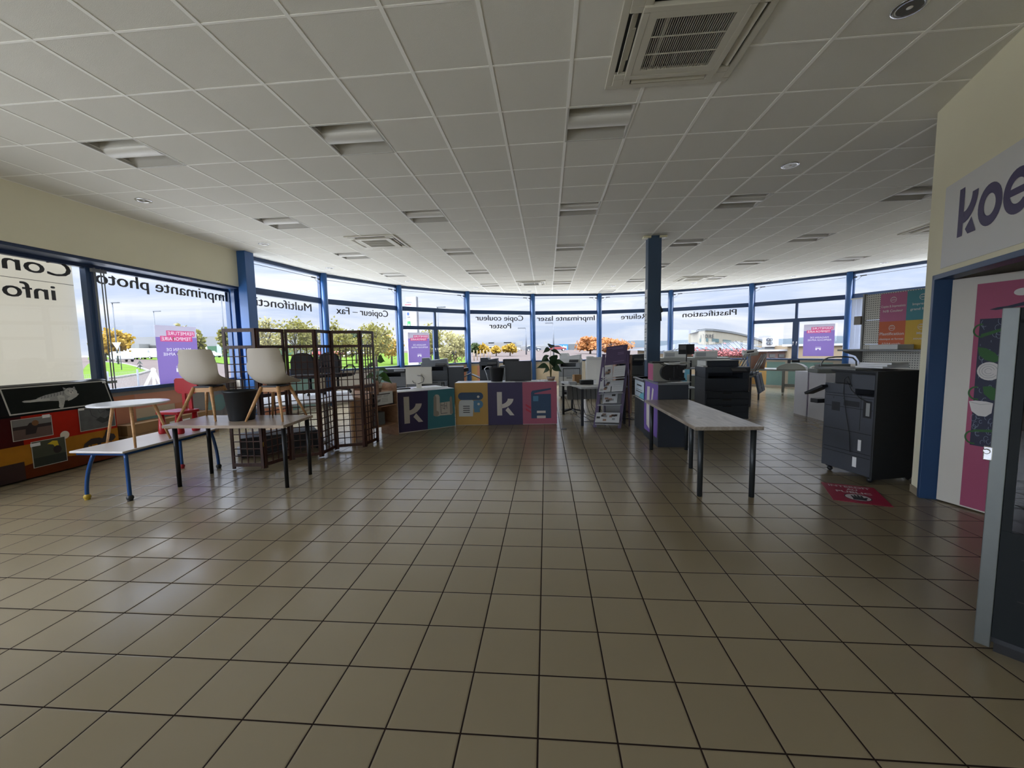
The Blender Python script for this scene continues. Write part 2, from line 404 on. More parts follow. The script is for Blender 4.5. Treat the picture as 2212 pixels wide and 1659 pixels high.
struct(g.build('trim_1'), 'pale metal bars of the ceiling grid')
rf = MB(); rf.mat(M('roof_void', (120, 118, 112), .9)); rf.prism(OUTER, H+.22, H+.42); struct(rf.build('roof_slab'))
PLASTER = M('cream_plaster', (232, 227, 200), .85, 0, .05, 1.5, .06)
PLASTW = M('white_plaster', (205, 202, 192), .85, 0, .03, 1.5, .05)
# left wall: apron under the windows with a faded mural, lintel, bulkhead
w = MB(); w.mat(M('mural_grey', (150, 146, 142), .8, 0, .12, 2.5))
w.b2(XW-.18, XW, -5.2, 8.36, 0, .93)
pn = Pan(w, (XW+.001, -5.2, 0), (0, 1, 0)); pn.n = Vector((1, 0, 0))
OR, TE, CRM, PK = M('mural_orange', (205, 138, 106), .75), M('mural_teal', (130, 165, 160), .75), M('mural_cream', (205, 188, 160), .75), M('mural_pink', (212, 150, 128), .75)
def Yp(y): return y+5.2
pn.rect(Yp(5.45), .0, Yp(6.05), .86, OR).rect(Yp(6.05), .28, Yp(6.75), .62, CRM).rect(Yp(6.05), .36, Yp(6.75), .46, TE).rect(Yp(6.05), .62, Yp(7.1), .86, PK)
pn.rect(Yp(6.75), .25, Yp(7.1), .62, OR).disc(Yp(7.75), .5, .17, TE).disc(Yp(7.55), .42, .13, TE).rect(Yp(7.1), .0, Yp(8.3), .22, CRM)
struct(w.build('wall_left'), 'low wall under the left windows painted with orange, cream and teal shapes')
w = MB(); w.mat(PLASTER); w.b2(XW-.18, -6.4, -5.2, 8.10, 2.88, H); struct(w.build('wall_left_bulkhead'), 'cream plaster band between the left windows and the ceiling')
w = MB(); w.mat(M('lintel_navy', (28, 50, 84), .5, 0, .03)); w.b2(XW-.05, -6.42, -5.2, 8.10, 2.84, 2.88).b2(XW-.05, XW+.03, -5.2, 8.25, 2.79, 2.85); struct(w.build('trim_2'), 'blue lintel over the left windows')
# shop windows ---------------------------------------------------------------
GL = glass_mat('window_glass')
LET = M('window_lettering', (70, 72, 78), .6, 0, .02)
FRAME = M('blue_window_frame', (38, 66, 104), .35, 0, .03)
def bar(mb, A, B, z0, z1, inn, out, s0=None, s1=None):
    """box along A-B from z0 to z1, reaching inn metres into the room and out metres outwards"""
    A, B = Vector(A[:2]), Vector(B[:2]); L = (B-A).length; d = (B-A)/L; n = Vector((-d.y, d.x))
    if s0 is None: s0, s1 = 0, L
    p, q = A+d*s0, A+d*s1
    return mb.prism([tuple(p-n*inn), tuple(q-n*inn), tuple(q+n*out), tuple(p+n*out)], z0, z1)
LETTERS = {0: [('Multifonction', 2.31, 2.17, 2.556)], 1: [('Copieur \u2013 Fax', 2.30, 1.88, 2.565)], 3: [('Copie couleur', 2.32, 1.98, 2.566), ('Poster', 1.79, .91, 2.268)],
           4: [('Imprimante laser', 2.54, 2.37, 2.559)], 5: [('Reliure', 1.83, .98, 2.565)], 6: [('Plastification', 2.26, 1.83, 2.557)]}
wn_ = 0
for i in range(len(ANG)-1):
    A, B = arc(ANG[i]), arc(ANG[i+1]); L = (B-A).length; d = (B-A)/L; n = Vector((-d.y, d.x, 0)); wn_ += 1
    m = MB(); m.mat(FRAME)
    bar(m, A, B, 3.53, H, .05, .05); bar(m, A, B, 2.80, 2.945, .05, .05); bar(m, A, B, .93, .985, .06, .06)
    for s0, s1 in ((.0, .10), (L-.10, L)): bar(m, A, B, .985, 3.53, .04, .04, s0, s1)
    casement = i in (2, 7)
    if casement:
        bar(m, A, B, 2.19, 2.31, .045, .045, .1, L-.1); bar(m, A, B, 2.31, 2.80, .04, .04, L/2-.035, L/2+.035); bar(m, A, B, .985, 2.19, .05, .05, L/2-.085, L/2+.085)
    fr = m.build('window_%d' % wn_, bevel=.004); struct(fr, 'blue framed shop window in the curved glass front')
    g = MB(); g.mat(GL)
    g.quad(A+Vector((0, 0, .97)), B+Vector((0, 0, .97)), B+Vector((0, 0, 3.54)), A+Vector((0, 0, 3.54))).build('pane', parent=fr)
    # transom opener rod just inside the glass
    r = MB(); r.mat(M('dark_rod', (60, 60, 62), .4, .5)); zz = 3.455
    q0, q1 = A+d*.12-n*.05, B-d*.12-n*.05
    r.tube([q0+Vector((0, 0, zz)), q1+Vector((0, 0, zz))], .006, 5); e = q0 if i > 4 else q1; sg = 1 if i > 4 else -1
    r.box(e+d*sg*.22+Vector((0, 0, zz)), (.16, .02, .028), math.atan2(d.y, d.x)); r.box(e+d*sg*.02+Vector((0, 0, zz-.02)), (.08, .02, .03), math.atan2(d.y, d.x))
    r.tube([e+d*sg*.2+Vector((0, 0, zz)), e+d*sg*.1+Vector((0, 0, zz-.09)), e+Vector((0, 0, zz-.13))], .004, 4)
    r.build('window_rod', parent=fr)
    if casement:
        for s in (L/2-.045, L/2+.045):
            hnd = MB(); hnd.mat(CHROME); p = A+d*s-n*.06
            hnd.box(p+Vector((0, 0, 1.52)), (.02, .02, .06)).tube([p+Vector((0, 0, 1.54))-n*.02, p+Vector((0, 0, 1.42))-n*.03], .007, 6); hnd.build('window_handle', parent=fr)
    if i in LETTERS:
        t = MB(); t.mat(LET)
        for s_, so, wd_, z in LETTERS[i]:
            for sh in (0, .012): text_mesh(t, s_, A+d*(so-sh)+n*(.006+sh*.02)+Vector((0, 0, z)), -d, (0, 0, 1), wd_-.012, .2, .001, 0)
        t.build('lettering', parent=fr)
    aw = MB(); aw.mat(M('apron_plaster', (190, 182, 166), .85, 0, .05)); bar(aw, A, B, 0, .93, .02, .14)
    ap = Pan(aw, A-n*.0225+Vector((0, 0, 0)), d); 
    ap.n = -n
    ps = {2: [(1.55, 2.6, OR), (1.3, 1.5, PALE)], 3: [(.1, .75, M('mural_yellow', (214, 176, 110), .75)), (.35, .62, PK), (2.2, 2.6, CRM)], 4: [(.15, 1.2, CRM)], 6: [(.4, 1.8, CRM), (1.9, 2.5, M('mural_yellow'))],
          7: [(.0, .55, M('mural_yellow')), (.55, 1.1, TE), (1.2, 2.4, TE)], 0: [(.2, 1.4, OR), (1.4, 2.2, TE)], 1: [(.3, 1.5, PALE), (1.5, 2.3, TE)]}
    for a_, b_, mm in ps.get(i, []): ap.rect(a_, .06, b_, .86, mm)
    struct(aw.build('wall_back_%d' % wn_), 'low painted wall under the curved window front')
for i, a in enumerate(ANG[:-1]):
    if i == 0: continue
    c = arc(a, 8.70); m = MB(); m.mat(BLUE); m.cyl(c, c+Vector((0, 0, H)), .082, n=20); m.box(arc(a, 8.80)+Vector((0, 0, H/2)), (.12, .10, H), -math.radians(a))
    tag(m.build('column'), None, None, None, 'structure')
m = MB(); m.mat(BLUE); m.b2(-6.41, -6.22, 8.10, 8.36, 0, H); m.b2(XW-.05, -6.41, 8.2, 8.36, 0, H); struct(m.build('column', bevel=.006), 'square blue steel column where the left windows meet the curve')
# left windows
ML = [(-5.2, -2.5), (-2.5, .1), (.1, 2.83), (2.83, 5.56), (5.56, 8.25)]
for i, (y0, y1) in enumerate(ML):
    wn_ += 1; m = MB(); m.mat(FRAME)
    m.b2(XW-.05, XW+.05, y0, y0+.07, .98, 2.80).b2(XW-.05, XW+.05, y1-.07, y1, .98, 2.80).b2(XW-.06, XW+.06, y0, y1, .925, .985)
    fr = m.build('window_%d' % wn_, bevel=.004); struct(fr, 'large blue framed window in the left wall')
    g = MB(); g.mat(GL); g.quad((XW, y0, .96), (XW, y1, .96), (XW, y1, 2.82), (XW, y0, 2.82)).build('pane', parent=fr)
    if i >= 3:
        t = MB(); t.mat(LET)
        for sh in (0, .013):
            if i == 4: text_mesh(t, 'Imprimante photo', (XW-.006-sh*.02, 8.19-sh, 2.592), (0, -1, 0), (0, 0, 1), 2.52, .195, .001, 0)
            else: text_mesh(t, 'Conseil', (XW-.006-sh*.02, 5.35-sh, 2.615), (0, -1, 0), (0, 0, 1), 1.31, .205, .001, 0); text_mesh(t, 'informatique', (XW-.006-sh*.02, 5.135-sh, 2.275), (0, -1, 0), (0, 0, 1), 1.94, .205, .001, 0)
        t.build('lettering', parent=fr)
bl = MB(); bl.mat(M('blind_fabric', (226, 216, 192), .8, 0, .05, 1.2, 0, .3, .11))
for za, zb in ((.80, 2.534), (2.541, 2.82)): bl.quad((XW-.16, 2.75, za), (XW-.16, 5.485, za), (XW-.16, 5.485, zb), (XW-.16, 2.75, zb))
bl.mat(M('blind_seam', (90, 76, 60), .8)); bl.quad((XW-.16, 2.75, 2.534), (XW-.16, 5.485, 2.534), (XW-.16, 5.485, 2.541), (XW-.16, 2.75, 2.541))
tag(bl.build('window_blind'), 'cream fabric blind hanging outside the leftmost window', 'blind')
# rods of the blind runner at the mullion
m = MB(); m.mat(GREYP)
for y_, r__ in ((5.575, .012), (5.66, .008), (5.70, .008)): m.cyl((XW+.09, y_, .99), (XW+.09, y_, 2.80), r__, n=8)
m.box((XW+.09, 5.63, 1.1), (.03, .18, .04)); m.box((XW+.09, 5.63, 2.76), (.04, .2, .05))
tag(m.build('blind_rail'), 'thin grey vertical blind rods beside the blue mullion of the left windows', 'rail')
# free-standing blue column
m = MB(); m.mat(M('column_paint', (64, 86, 112), .45, 0, .04)); m.b2(1.955, 2.205, 8.24, 8.46, 0, H); colm = struct(m.build('column', bevel=.008), 'free-standing square blue column in the middle of the shop')
# rear wall and right outer wall, unseen from here but closing the room
w = MB(); w.mat(PLASTW); w.b2(XW-.2, 12.2, -5.4, -5.2, 1.75, H).b2(XW-.2, 12.2, -5.4, -5.2, 0, .25).b2(2.4, 12.2, -5.4, -5.2, .25, 1.75); struct(w.build('wall_rear'))
for k in range(3):  # unseen windows added, kept low so ground bounce lights the ceiling
    wn_ += 1; x0 = XW+3.05*k; m = MB(); m.mat(FRAME); m.b2(x0, x0+.08, -5.36, -5.26, .25, 1.75).b2(x0+2.97, x0+3.05, -5.36, -5.26, .25, 1.75); fr = struct(m.build('window_%d' % wn_), 'low window added behind the camera to light the ceiling')
    g = MB(); g.mat(GL); g.quad((x0, -5.3, .25), (x0+3.05, -5.3, .25), (x0+3.05, -5.3, 1.75), (x0, -5.3, 1.75)).build('pane', parent=fr)
w = MB(); w.mat(PLASTW); w.b2(11.15, 11.35, -5.2, 8.1, 0, H); struct(w.build('wall_right_outer'))
# right partition with the doorway
W1 = Vector((3.629, 4.314, 0)); DP = Vector((-.347, -.938, 0)).normalized(); NP = Vector((.938, -.347, 0)).normalized()
def PW(s, z, n=0): return W1 + DP*s + NP*n + Vector((0, 0, z))
w = MB(); w.mat(PLASTER)
def pbox(mb, s0, s1, z0, z1, n0, n1):
    return mb.prism([tuple(PW(s0, 0, n0)[:2]), tuple(PW(s1, 0, n0)[:2]), tuple(PW(s1, 0, n1)[:2]), tuple(PW(s0, 0, n1)[:2])], z0, z1)
pbox(w, 0, .16, 0, H, 0, .1); pbox(w, .16, 2.3, 2.10, H, 0, .1); pbox(w, 2.3, 9.9, 0, H, 0, .1)
struct(w.build('wall_right'), 'cream partition wall on the right with a doorway')
w = MB(); w.mat(M('door_frame_blue', (38, 68, 106), .4, 0, .03)); pbox(w, .155, .20, 0, 2.105, -.012, .125); pbox(w, 2.26, 2.30, 0, 2.105, -.012, .125); pbox(w, .155, 2.30, 2.06, 2.105, -.012, .125)
struct(w.build('trim_3', bevel=.003), 'blue metal door frame in the right partition')
w = MB(); w.mat(M('skirting_tile', (150, 138, 118), .4)); pbox(w, -.008, .15, 0, .075, -.008, .0); pbox(w, 2.31, 9.0, 0, .075, -.008, 0); struct(w.build('baseboard_right'))
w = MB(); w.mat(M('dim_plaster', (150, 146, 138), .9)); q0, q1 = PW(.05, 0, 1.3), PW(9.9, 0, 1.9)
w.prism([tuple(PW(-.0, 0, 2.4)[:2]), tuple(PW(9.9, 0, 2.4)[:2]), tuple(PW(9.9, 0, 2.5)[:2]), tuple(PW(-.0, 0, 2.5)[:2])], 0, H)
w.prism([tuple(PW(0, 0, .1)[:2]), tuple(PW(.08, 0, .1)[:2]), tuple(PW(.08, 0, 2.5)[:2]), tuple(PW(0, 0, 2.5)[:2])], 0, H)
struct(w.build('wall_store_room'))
# open door leaf with the pink poster
HG = Vector((3.655, 4.075, 0)); DL = Vector((.29, -.956, 0)).normalized(); NL = Vector((-.956, -.29, 0)).normalized()
m = MB(); m.mat(M('door_white', (204, 200, 190), .5, 0, .02)); q = [HG, HG+DL*.93, HG+DL*.93-NL*.04, HG-NL*.04]
m.prism([tuple(v[:2]) for v in q], .012, 2.05); dr = struct(m.build('door_1'), 'white door leaf standing open inside the blue frame')
# ================================================================== CEILING FITTINGS
LAM = M('luminaire_white', (214, 212, 204), .4, 0, .02); LAMI = M('luminaire_inner', (186, 184, 176), .5, 0, .02)
def make_luminaire():
    t = thing('ceiling_light', 'unlit recessed square ceiling light with a curved white centre bar', 'ceiling light', (0, 0, 0))
    s = .6; b = MB(); b.mat(LAMI); z1 = .13; w = .287
    b.quad((-w, -w, 0), (-w, w, 0), (-w, w, z1), (-w, -w, z1)).quad((w, -w, 0), (w, -w, z1), (w, w, z1), (w, w, 0))
    b.quad((-w, -w, 0), (-w, -w, z1), (w, -w, z1), (w, -w, 0)).quad((-w, w, 0), (w, w, 0), (w, w, z1), (-w, w, z1)).quad((-w, -w, z1), (-w, w, z1), (w, w, z1), (w, -w, z1))
    # sloping reflector wings on both sides of the centre bar
    for sg in (-1, 1): b.quad((-w, sg*w, .0), (w, sg*w, .0), (w, sg*.09, .115), (-w, sg*.09, .115))
    for sg in (-1, 1): b.b2(-.3, .3, sg*.285, sg*.3, -.006, .02); b.b2(sg*.285, sg*.3, -.3, .3, -.006, .02)
    b.build('housing', parent=t)
    d = MB(); d.mat(LAM); n = 12; prof = [(.095*math.cos(PI*i/n), .03 - .04*math.sin(PI*i/n)) for i in range(n+1)]
    vs = [(x_, y, z) for x_ in (-w, w) for y, z in prof]; d._add(vs, [(i, i+1, n+2+i, n+1+i) for i in range(n)], True)
    for sg in (-1, 1): d.b2(-w, w, sg*.095-.004, sg*.095+.004, .03, .10)
    d.build('centre_bar', parent=t); return t
base_l = make_luminaire()
names_r = {1: 'nearest row', 5: 'second row', 9: 'third row', 13: 'fourth row', 17: 'fifth row', 21: 'last row'}
cols = {-8: 'file next to the left windows', -4: 'second file from the left windows', 0: 'third file from the left windows', 4: 'fourth file from the left windows', 8: 'fifth file from the left windows', 12: 'sixth file from the left windows', 3: 'near the curved windows'}
for j, (k, m_) in enumerate(LIGHTS):
    x_, y_ = cell(k, m_); o = base_l if j == 0 else dup(base_l)
    o.location = (x_+.3, y_+.3, H); o['group'] = 'recessed ceiling lights'
    o['label'] = 'recessed square ceiling light, %s, %s' % (names_r[m_], cols[k])
def make_spot():
    t = thing('ceiling_spotlight', 'x', 'spotlight')
    b = MB(); b.mat(CHROME); b.lathe([(.062, .0), (.068, -.006), (.092, -.005), (.095, .0)], n=28).build('rim', parent=t)
    b = MB(); b.mat(M('spot_reflector', (120, 118, 112), .25, .9)); b.lathe([(.088, -.0045), (.084, -.003), (.06, .0), (.055, .03), (.03, .05), (.02, .052)], n=24)
    b.build('reflector', parent=t)
    b = MB(); b.mat(M('spot_bulb', (210, 208, 200), .2)); b.ball((0, 0, .012), .03, 8, .7).build('bulb', parent=t); return t
SPOTS = [(-5.495, 5.316, 'above the leftmost windows'), (-5.487, 7.688, 'beside the square blue corner column'), (-5.5, 10.12, 'over the folding screen, near the first curved window'), (-4.303, 12.495, 'near the second curved window'),
         (2.895, 5.317, 'large in view between the vent and the partition'), (2.302, 2.983, 'cut by the top edge of the picture'), (-2.453, 14.171, 'near the lettering for colour copies'), (-.668, 15.508, 'below the small middle vent'),
         (1.356, 16.088, 'above the lettering for laser printers'), (2.335, 14.856, 'just left of the free-standing column'), (3.542, 16.055, 'behind the free-standing column top'), (5.034, 14.678, 'below the right small vent'), (7.837, 13.933, 'above the right casement window'), (9.086, 12.071, 'near the partition edge')]
base_s = make_spot()
for j, (x_, y_, s_) in enumerate(SPOTS):
    o = base_s if j == 0 else dup(base_s); o.location = (x_, y_, H-.001); o['group'] = 'round ceiling spotlights'; o['label'] = 'round chrome ceiling spotlight ' + s_
# air conditioning cassettes
VENTW = M('vent_cream', (200, 196, 180), .5, 0, .02)
def make_vent():
    t = thing('ceiling_vent', 'x', 'ceiling vent')
    b = MB(); b.mat(VENTW); h = .475; z0 = -.035
    def ringbox(r0, r1, za, zb):
        b.b2(-r1, r1, -r1, -r0, za, zb).b2(-r1, r1, r0, r1, za, zb).b2(-r1, -r0, -r0, r0, za, zb).b2(r0, r1, -r0, r0, za, zb)
    ringbox(.425, h, -.02, .0); ringbox(.30, .345, -.036, -.004); 
    for sx in (-1, 1):
        for sy in (-1, 1): b.b2(sx*.425, sx*.345, sy*.425, sy*.345, -.026, 0); b.b2(sx*.345, sx*.29, sy*.425, sy*.345, -.026, 0); b.b2(sx*.425, sx*.345, sy*.345, sy*.29, -.026, 0)
    b.build('frame', parent=t, bevel=.004)
    b = MB(); b.mat(BLACKP); b.b2(-.43, .43, -.43, .43, -.0035, -.001); b.build('cavity_shade', parent=t)  # flat black plate, paints the shade inside the vent
    for k in range(4):
        b = MB(); b.mat(VENTW); T = Matrix.Rotation(k*PI/2, 4, 'Z'); b.T = T
        b.box((0, .385, -.014), (.56, .045, .006), rx=math.radians(-28)); b.box((0, .37, -.012), (.3, .03, .006), rx=math.radians(-10)); b.build('flap', parent=t)
    b = MB(); b.mat(VENTW); b.b2(-.30, .30, -.30, -.245, -.034, -.012).b2(-.30, .30, .245, .30, -.034, -.012).b2(-.30, -.245, -.245, .245, -.034, -.012).b2(.245, .30, -.245, .245, -.034, -.012)
    for k in range(33): x_ = -.235 + .47*k/32; b.b2(x_-.0013, x_+.0013, -.25, .25, -.032, -.020)
    for y_ in (-.083, .083): b.b2(-.245, .245, y_-.003, y_+.003, -.033, -.026)
    b.build('grille', parent=t); return t
base_v = make_vent()
for j, (x_, y_, s_) in enumerate([(.96, 3.10, 'large in view at the top of the picture'), (-3.255, 7.88, 'over the folding screen on the left'), (-.515, 13.61, 'small in the middle, near the curved windows'), (4.66, 13.72, 'right of the free-standing blue column'), (7.4, 8.45, 'half hidden by the partition edge')]):
    o = base_v if j == 0 else dup(base_v); o.location = (x_, y_, H); o['group'] = 'square air conditioning vents in the ceiling'; o['label'] = 'square cream ceiling air vent ' + s_
# little twin lamps on the column head
for j, (dx, s_) in enumerate(((-.15, 'left'), (.15, 'right'))):
    b = MB(); b.mat(M('lamp_cream', (222, 216, 180), .35)); x_ = 2.08+dx
    b.b2(x_-.07, x_+.07, 8.2, 8.34, H-.05, H-.012); b.mat(LGREY); 
    for q in range(4): b.b2(x_-.06+q*.035, x_-.05+q*.035, 8.195, 8.345, H-.056, H-.05)
    tag(b.build('emergency_light', bevel=.004), 'small cream emergency light on the %s side of the free-standing column head' % s_, 'light')
# ================================================================== LEFT SIDE
# printed animal display (a wide plotter wrapped in photographs) against the left wall
t = thing('display_stand', 'savanna-print display stand with animal photos below the leftmost window', 'display stand', (-6.35, 4.7, 0))
SX, SY0, SY1 = -6.35, 4.02, 5.40
SUN = M('sunset_red', (170, 34, 16), .35, 0, .25, 5, spec=.12); SAV = M('savanna_gold', (168, 112, 30), .4, 0, .35, 5, spec=.12); SAVD = M('savanna_brown', (96, 44, 18), .4, 0, .4, 6, spec=.12); MAR = M('maroon', (64, 14, 14), .4, 0, .2, spec=.12)
b = MB(); b.mat(DMETAL); b.prism([(SX, SY0), (SX, SY1), (SX-.36, SY1), (SX-.36, SY0)], .02, .80)
pn = Pan(b, (SX, SY0, .02), (0, 1, 0)); pn.n = Vector((1, 0, 0)); L = SY1-SY0
pn.rect(0, .42, L, .80, SUN).rect(0, .42, .30, .80, MAR).rect(0, .0, L, .42, SAV).poly([(0, 0), (L, 0), (L, .17), (.9, .14), (.5, .20), (0, .12)], SAVD).rect(0, 0, .28, .22, M('savanna_dark', (44, 20, 12), .5, 0, .3, 6))  # print is darker brown in its lower left corner
pn.disc(.72, .455, .052, M('poster_sun', (214, 205, 190), .6))
sil = M('silhouette', (30, 14, 10), .6)
pn.poly([(.90, .20), (.93, .28), (1.02, .335), (1.12, .33), (1.16, .31), (1.19, .34), (1.22, .42), (1.25, .42), (1.26, .36), (1.32, .34), (1.34, .29), (1.30, .25), (1.14, .25), (1.12, .20), (1.10, .20), (1.09, .25), (.98, .25), (.94, .20)], sil)
for x_ in (.96, 1.0, 1.2, 1.26): pn.rect(x_, .17, x_+.012, .26, sil)
b.build('cabinet', parent=t, world=True)
b = MB(); b.mat(M('gloss_black', (12, 12, 13), .3, spec=.12)); sx2 = SX-.05
b.ext([(0, 0), (0, .02), (-.10, .36), (-.16, .38), (-.36, .30), (-.36, 0)], (SX+.005, SY0+.10, .79), (1, 0, 0), (0, 0, 1), (0, 1, 0), L-.10)
nrm = Vector((.959, 0, .282)); yd = Vector((-.10, 0, .34)).normalized()
p2 = Pan(b, Vector((SX+.006, SY0+.10, .81)), (0, 1, 0), yd); p2.n = nrm
LL = L-.10; WP = M('print_border', (190, 188, 180), .45)
p2.rect(.10, .005, LL-.03, .345, WP).rect(.115, .02, LL-.045, .33, M('night_print', (16, 20, 14), .35, 0, .5, 7, spec=.12))
TG = M('tiger_grey', (150, 150, 146), .5, 0, .2, 16); TGL = M('tiger_light', (178, 178, 172), .5, 0, .15, 16)
p2.poly([(.36, .150), (.42, .185), (.50, .212), (.58, .226), (.66, .238), (.74, .255), (.80, .24), (.84, .19), (.80, .135), (.72, .115), (.64, .118), (.54, .13), (.44, .135)], TG)
p2.poly([(.255, .158), (.28, .168), (.34, .165), (.44, .175), (.54, .165), (.53, .14), (.42, .138), (.33, .138), (.27, .145)], TGL)
p2.poly([(.62, .18), (.66, .20), (.70, .17), (.685, .11), (.655, .05), (.64, .022), (.61, .02), (.598, .04), (.615, .09), (.62, .13)], TGL)
p2.poly([(.72, .105), (.76, .115), (.83, .15), (.87, .185), (.84, .205), (.78, .175), (.72, .14)], TGL)
p2.disc(.785, .222, .072, TGL, .060).poly([(.715, .255), (.712, .295), (.745, .277)], TG).poly([(.82, .278), (.845, .295), (.85, .255)], TG)
p2.disc(.758, .240, .007, INK, .005).disc(.805, .240, .007, INK, .005).disc(.780, .205, .026, PALE, .018).disc(.780, .214, .009, INK, .006).line([(.770, .192), (.780, .197), (.792, .192)], .003, INK)
for q in range(8): p2.line([(.44+.034*q, .165+.004*q), (.452+.034*q, .185+.006*q), (.45+.034*q, .200+.006*q)], .0045, INK)
for q in range(4): p2.line([(.755+.015*q, .262), (.757+.015*q, .274)], .003, INK); p2.line([(.62, .07+.025*q), (.66, .065+.025*q)], .003, INK)
p2.rect(LL-.10, .30, LL-.05, .335, PAPER)
b.build('top_panel', parent=t, world=True)
def photo(y0, z0, w_, h_, cols_, tilt=0.0, lift=.006):
    b = MB(); p = Pan(b, (SX+lift, SY0+y0, z0), (0, math.cos(tilt), math.sin(tilt)), (0, -math.sin(tilt), math.cos(tilt))); p.n = Vector((1, 0, 0))
    p.rect(0, 0, w_, h_, WP); p.rect(.008, .008, w_-.008, h_-.008, cols_[0]); return b, p
b, p = photo(.20, .50, .40, .26, [M('dusk_print', (92, 70, 62), .4, 0, .25, 9)], .0)
p.rect(.01, .13, .39, .17, sil).rect(.01, .17, .39, .25, M('dusk_sky', (120, 118, 116), .4)).poly([(.12, .06), (.13, .15), (.17, .20), (.24, .20), (.25, .15), (.22, .06)], sil).disc(.225, .19, .035, M('lion_mane', (120, 78, 38), .5, 0, .2, 30)).rect(.30, .235, .38, .275, PAPER)
b.build('lion_photo', parent=t, world=True)
b, p = photo(.90, .475, .46, .315, [M('rhino_grey', (86, 88, 88), .45, 0, .45, 12)])
p.line([(.14, .29), (.16, .20), (.24, .14), (.30, .10)], .007, INK).line([(.24, .27), (.26, .22), (.33, .24)], .006, INK).poly([(.20, .13), (.28, .07), (.36, .09), (.38, .17), (.32, .13), (.26, .17)], M('rhino_dark', (40, 42, 42), .5, 0, .3, 12)).disc(.37, .26, .03, M('rhino_dark')).rect(.0, .29, .07, .32, PAPER)
b.build('rhino_photo', parent=t, world=True)
b, p = photo(.36, .13, .36, .33, [M('forest_print', (58, 62, 44), .4, 0, .3, 8)])
p.rect(.008, .008, .35, .12, M('forest_dark', (24, 34, 20), .5)).poly([(.16, .27), (.22, .30), (.27, .29), (.28, .22), (.24, .21), (.22, .25)], M('beak_yellow', (206, 178, 30), .4)).disc(.26, .18, .045, sil, .05).rect(-.01, .27, .09, .31, PAPER)
b.build('toucan_photo', parent=t, world=True)
b = MB(); b.mat(WHITEP); b.ext([(.0, .0), (.02, .12), (-.03, .30), (-.10, .36), (-.22, .36), (-.34, .26), (-.34, 0)], (SX-.03, SY0-.02, .82), (1, 0, 0), (0, 0, 1), (0, 1, 0), .11); b.build('end_cap', parent=t, world=True, bevel=.012)
# second wrapped stand cut by the left edge of the picture
t2 = thing('display_stand', 'brown savanna-print stand cut by the left edge of the picture', 'display stand', (-6.35, 3.3, 0))
b = MB(); b.mat(SAVD); b.b2(SX-.34, SX-.0, 2.85, 3.96, .02, .62); pn = Pan(b, (SX, 2.85, .02), (0, 1, 0)); pn.n = Vector((1, 0, 0)); pn.rect(0, .25, 1.11, .58, SAV); b.mat(GREYP).b2(SX-.34, SX-.02, 2.85, 3.96, .62, .80); b.build('cabinet', parent=t2, world=True)
# long boxes by the wall
t = thing('cardboard_box', 'long brown cardboard box on the flat pack behind the low blue-legged bench', 'box', (-6.55, 6.3, .22)); b = MB(); b.mat(CARD); b.b2(-6.68, -6.42, 5.60, 7.20, .262, .425); b.mat(M('tape', (160, 130, 92), .5)).b2(-6.56, -6.54, 5.598, 7.202, .2625, .4255)
b.mat(PAPER).b2(-6.66, -6.60, 5.597, 5.60, .28, .40).b2(-6.4195, -6.4185, 6.3, 6.7, .30, .36); b.build('carton', parent=t, world=True)
b = MB(); b.mat(M('cardboard_worn', (126, 98, 70), .85, 0, .1)); b.b2(-6.70, -6.36, 5.50, 7.25, .0, .13); tag(b.build('cardboard_box', bevel=.004), 'flat worn cardboard pack lying on the floor along the left wall', 'box')
b = MB(); b.mat(CARD); b.b2(-6.69, -6.38, 5.55, 7.2, .13, .26); tag(b.build('cardboard_box', bevel=.004), 'middle cardboard pack of the stack along the left wall', 'box')
# low bench with curved blue legs
BZ = .53
t = thing('bench', 'long low white bench with curved blue legs and ball feet', 'bench', (-4.62, 4.30, 0))
b = MB(); b.mat(M('bench_top', (206, 200, 196), .3, 0, .02)); b.prism([(-4.93, 3.70), (-4.31, 3.69), (-4.33, 4.93), (-4.95, 4.95)], BZ-.022, BZ); b.build('bench_top', parent=t, world=True, bevel=.006)
b = MB(); b.mat(M('blue_tube', (20, 70, 130), .35)); b.prism([(-4.90, 3.74), (-4.335, 3.73), (-4.355, 4.90), (-4.92, 4.92)], BZ-.05, BZ-.022); b.build('apron', parent=t, world=True)
for x_, y_, sx, cl, nm in ((-4.84, 3.75, .13, (180, 150, 40), 'yellow'), (-4.335, 3.74, 0, (30, 34, 36), 'dark'), (-4.83, 4.86, 0, (150, 20, 34), 'red'), (-4.32, 4.87, -.07, (30, 34, 36), 'dark')):
    b = MB(); b.mat(M('blue_tube')); b.tube([(x_+sx*(1-q/10)**2, y_, BZ-.04-(BZ-.075)*q/10) for q in range(11)], .018, 10); lg = b.build('leg', parent=t, world=True)
    b = MB(); b.mat(M('foot_'+nm, cl, .5)); b.ball((x_, y_, .032), .032, 8).cyl((x_, y_, 0.0), (x_, y_, .012), .024); b.build('foot', parent=lg, world=True)
# round white side table on the bench
t = thing('side_table', 'round white-topped side table with three wooden legs on the bench', 'table', (-4.60, 4.07, BZ+.001)); RT = .345
b = MB(); b.mat(M('white_lacquer', (222, 224, 228), .25)); b.lathe([(RT-.02, .435), (RT-.004, .440), (RT, .447), (RT-.004, .455), (RT-.01, .457)], n=48); b.build('table_top', parent=t)
for (fx, fy) in ((-.33, .0), (.26, -.22), (.22, .22)):
    b = MB(); b.mat(BWOOD); b.cyl((fx, fy, 0), (fx*.62, fy*.62, .437), .011, .018, 12); b.build('leg', parent=t)
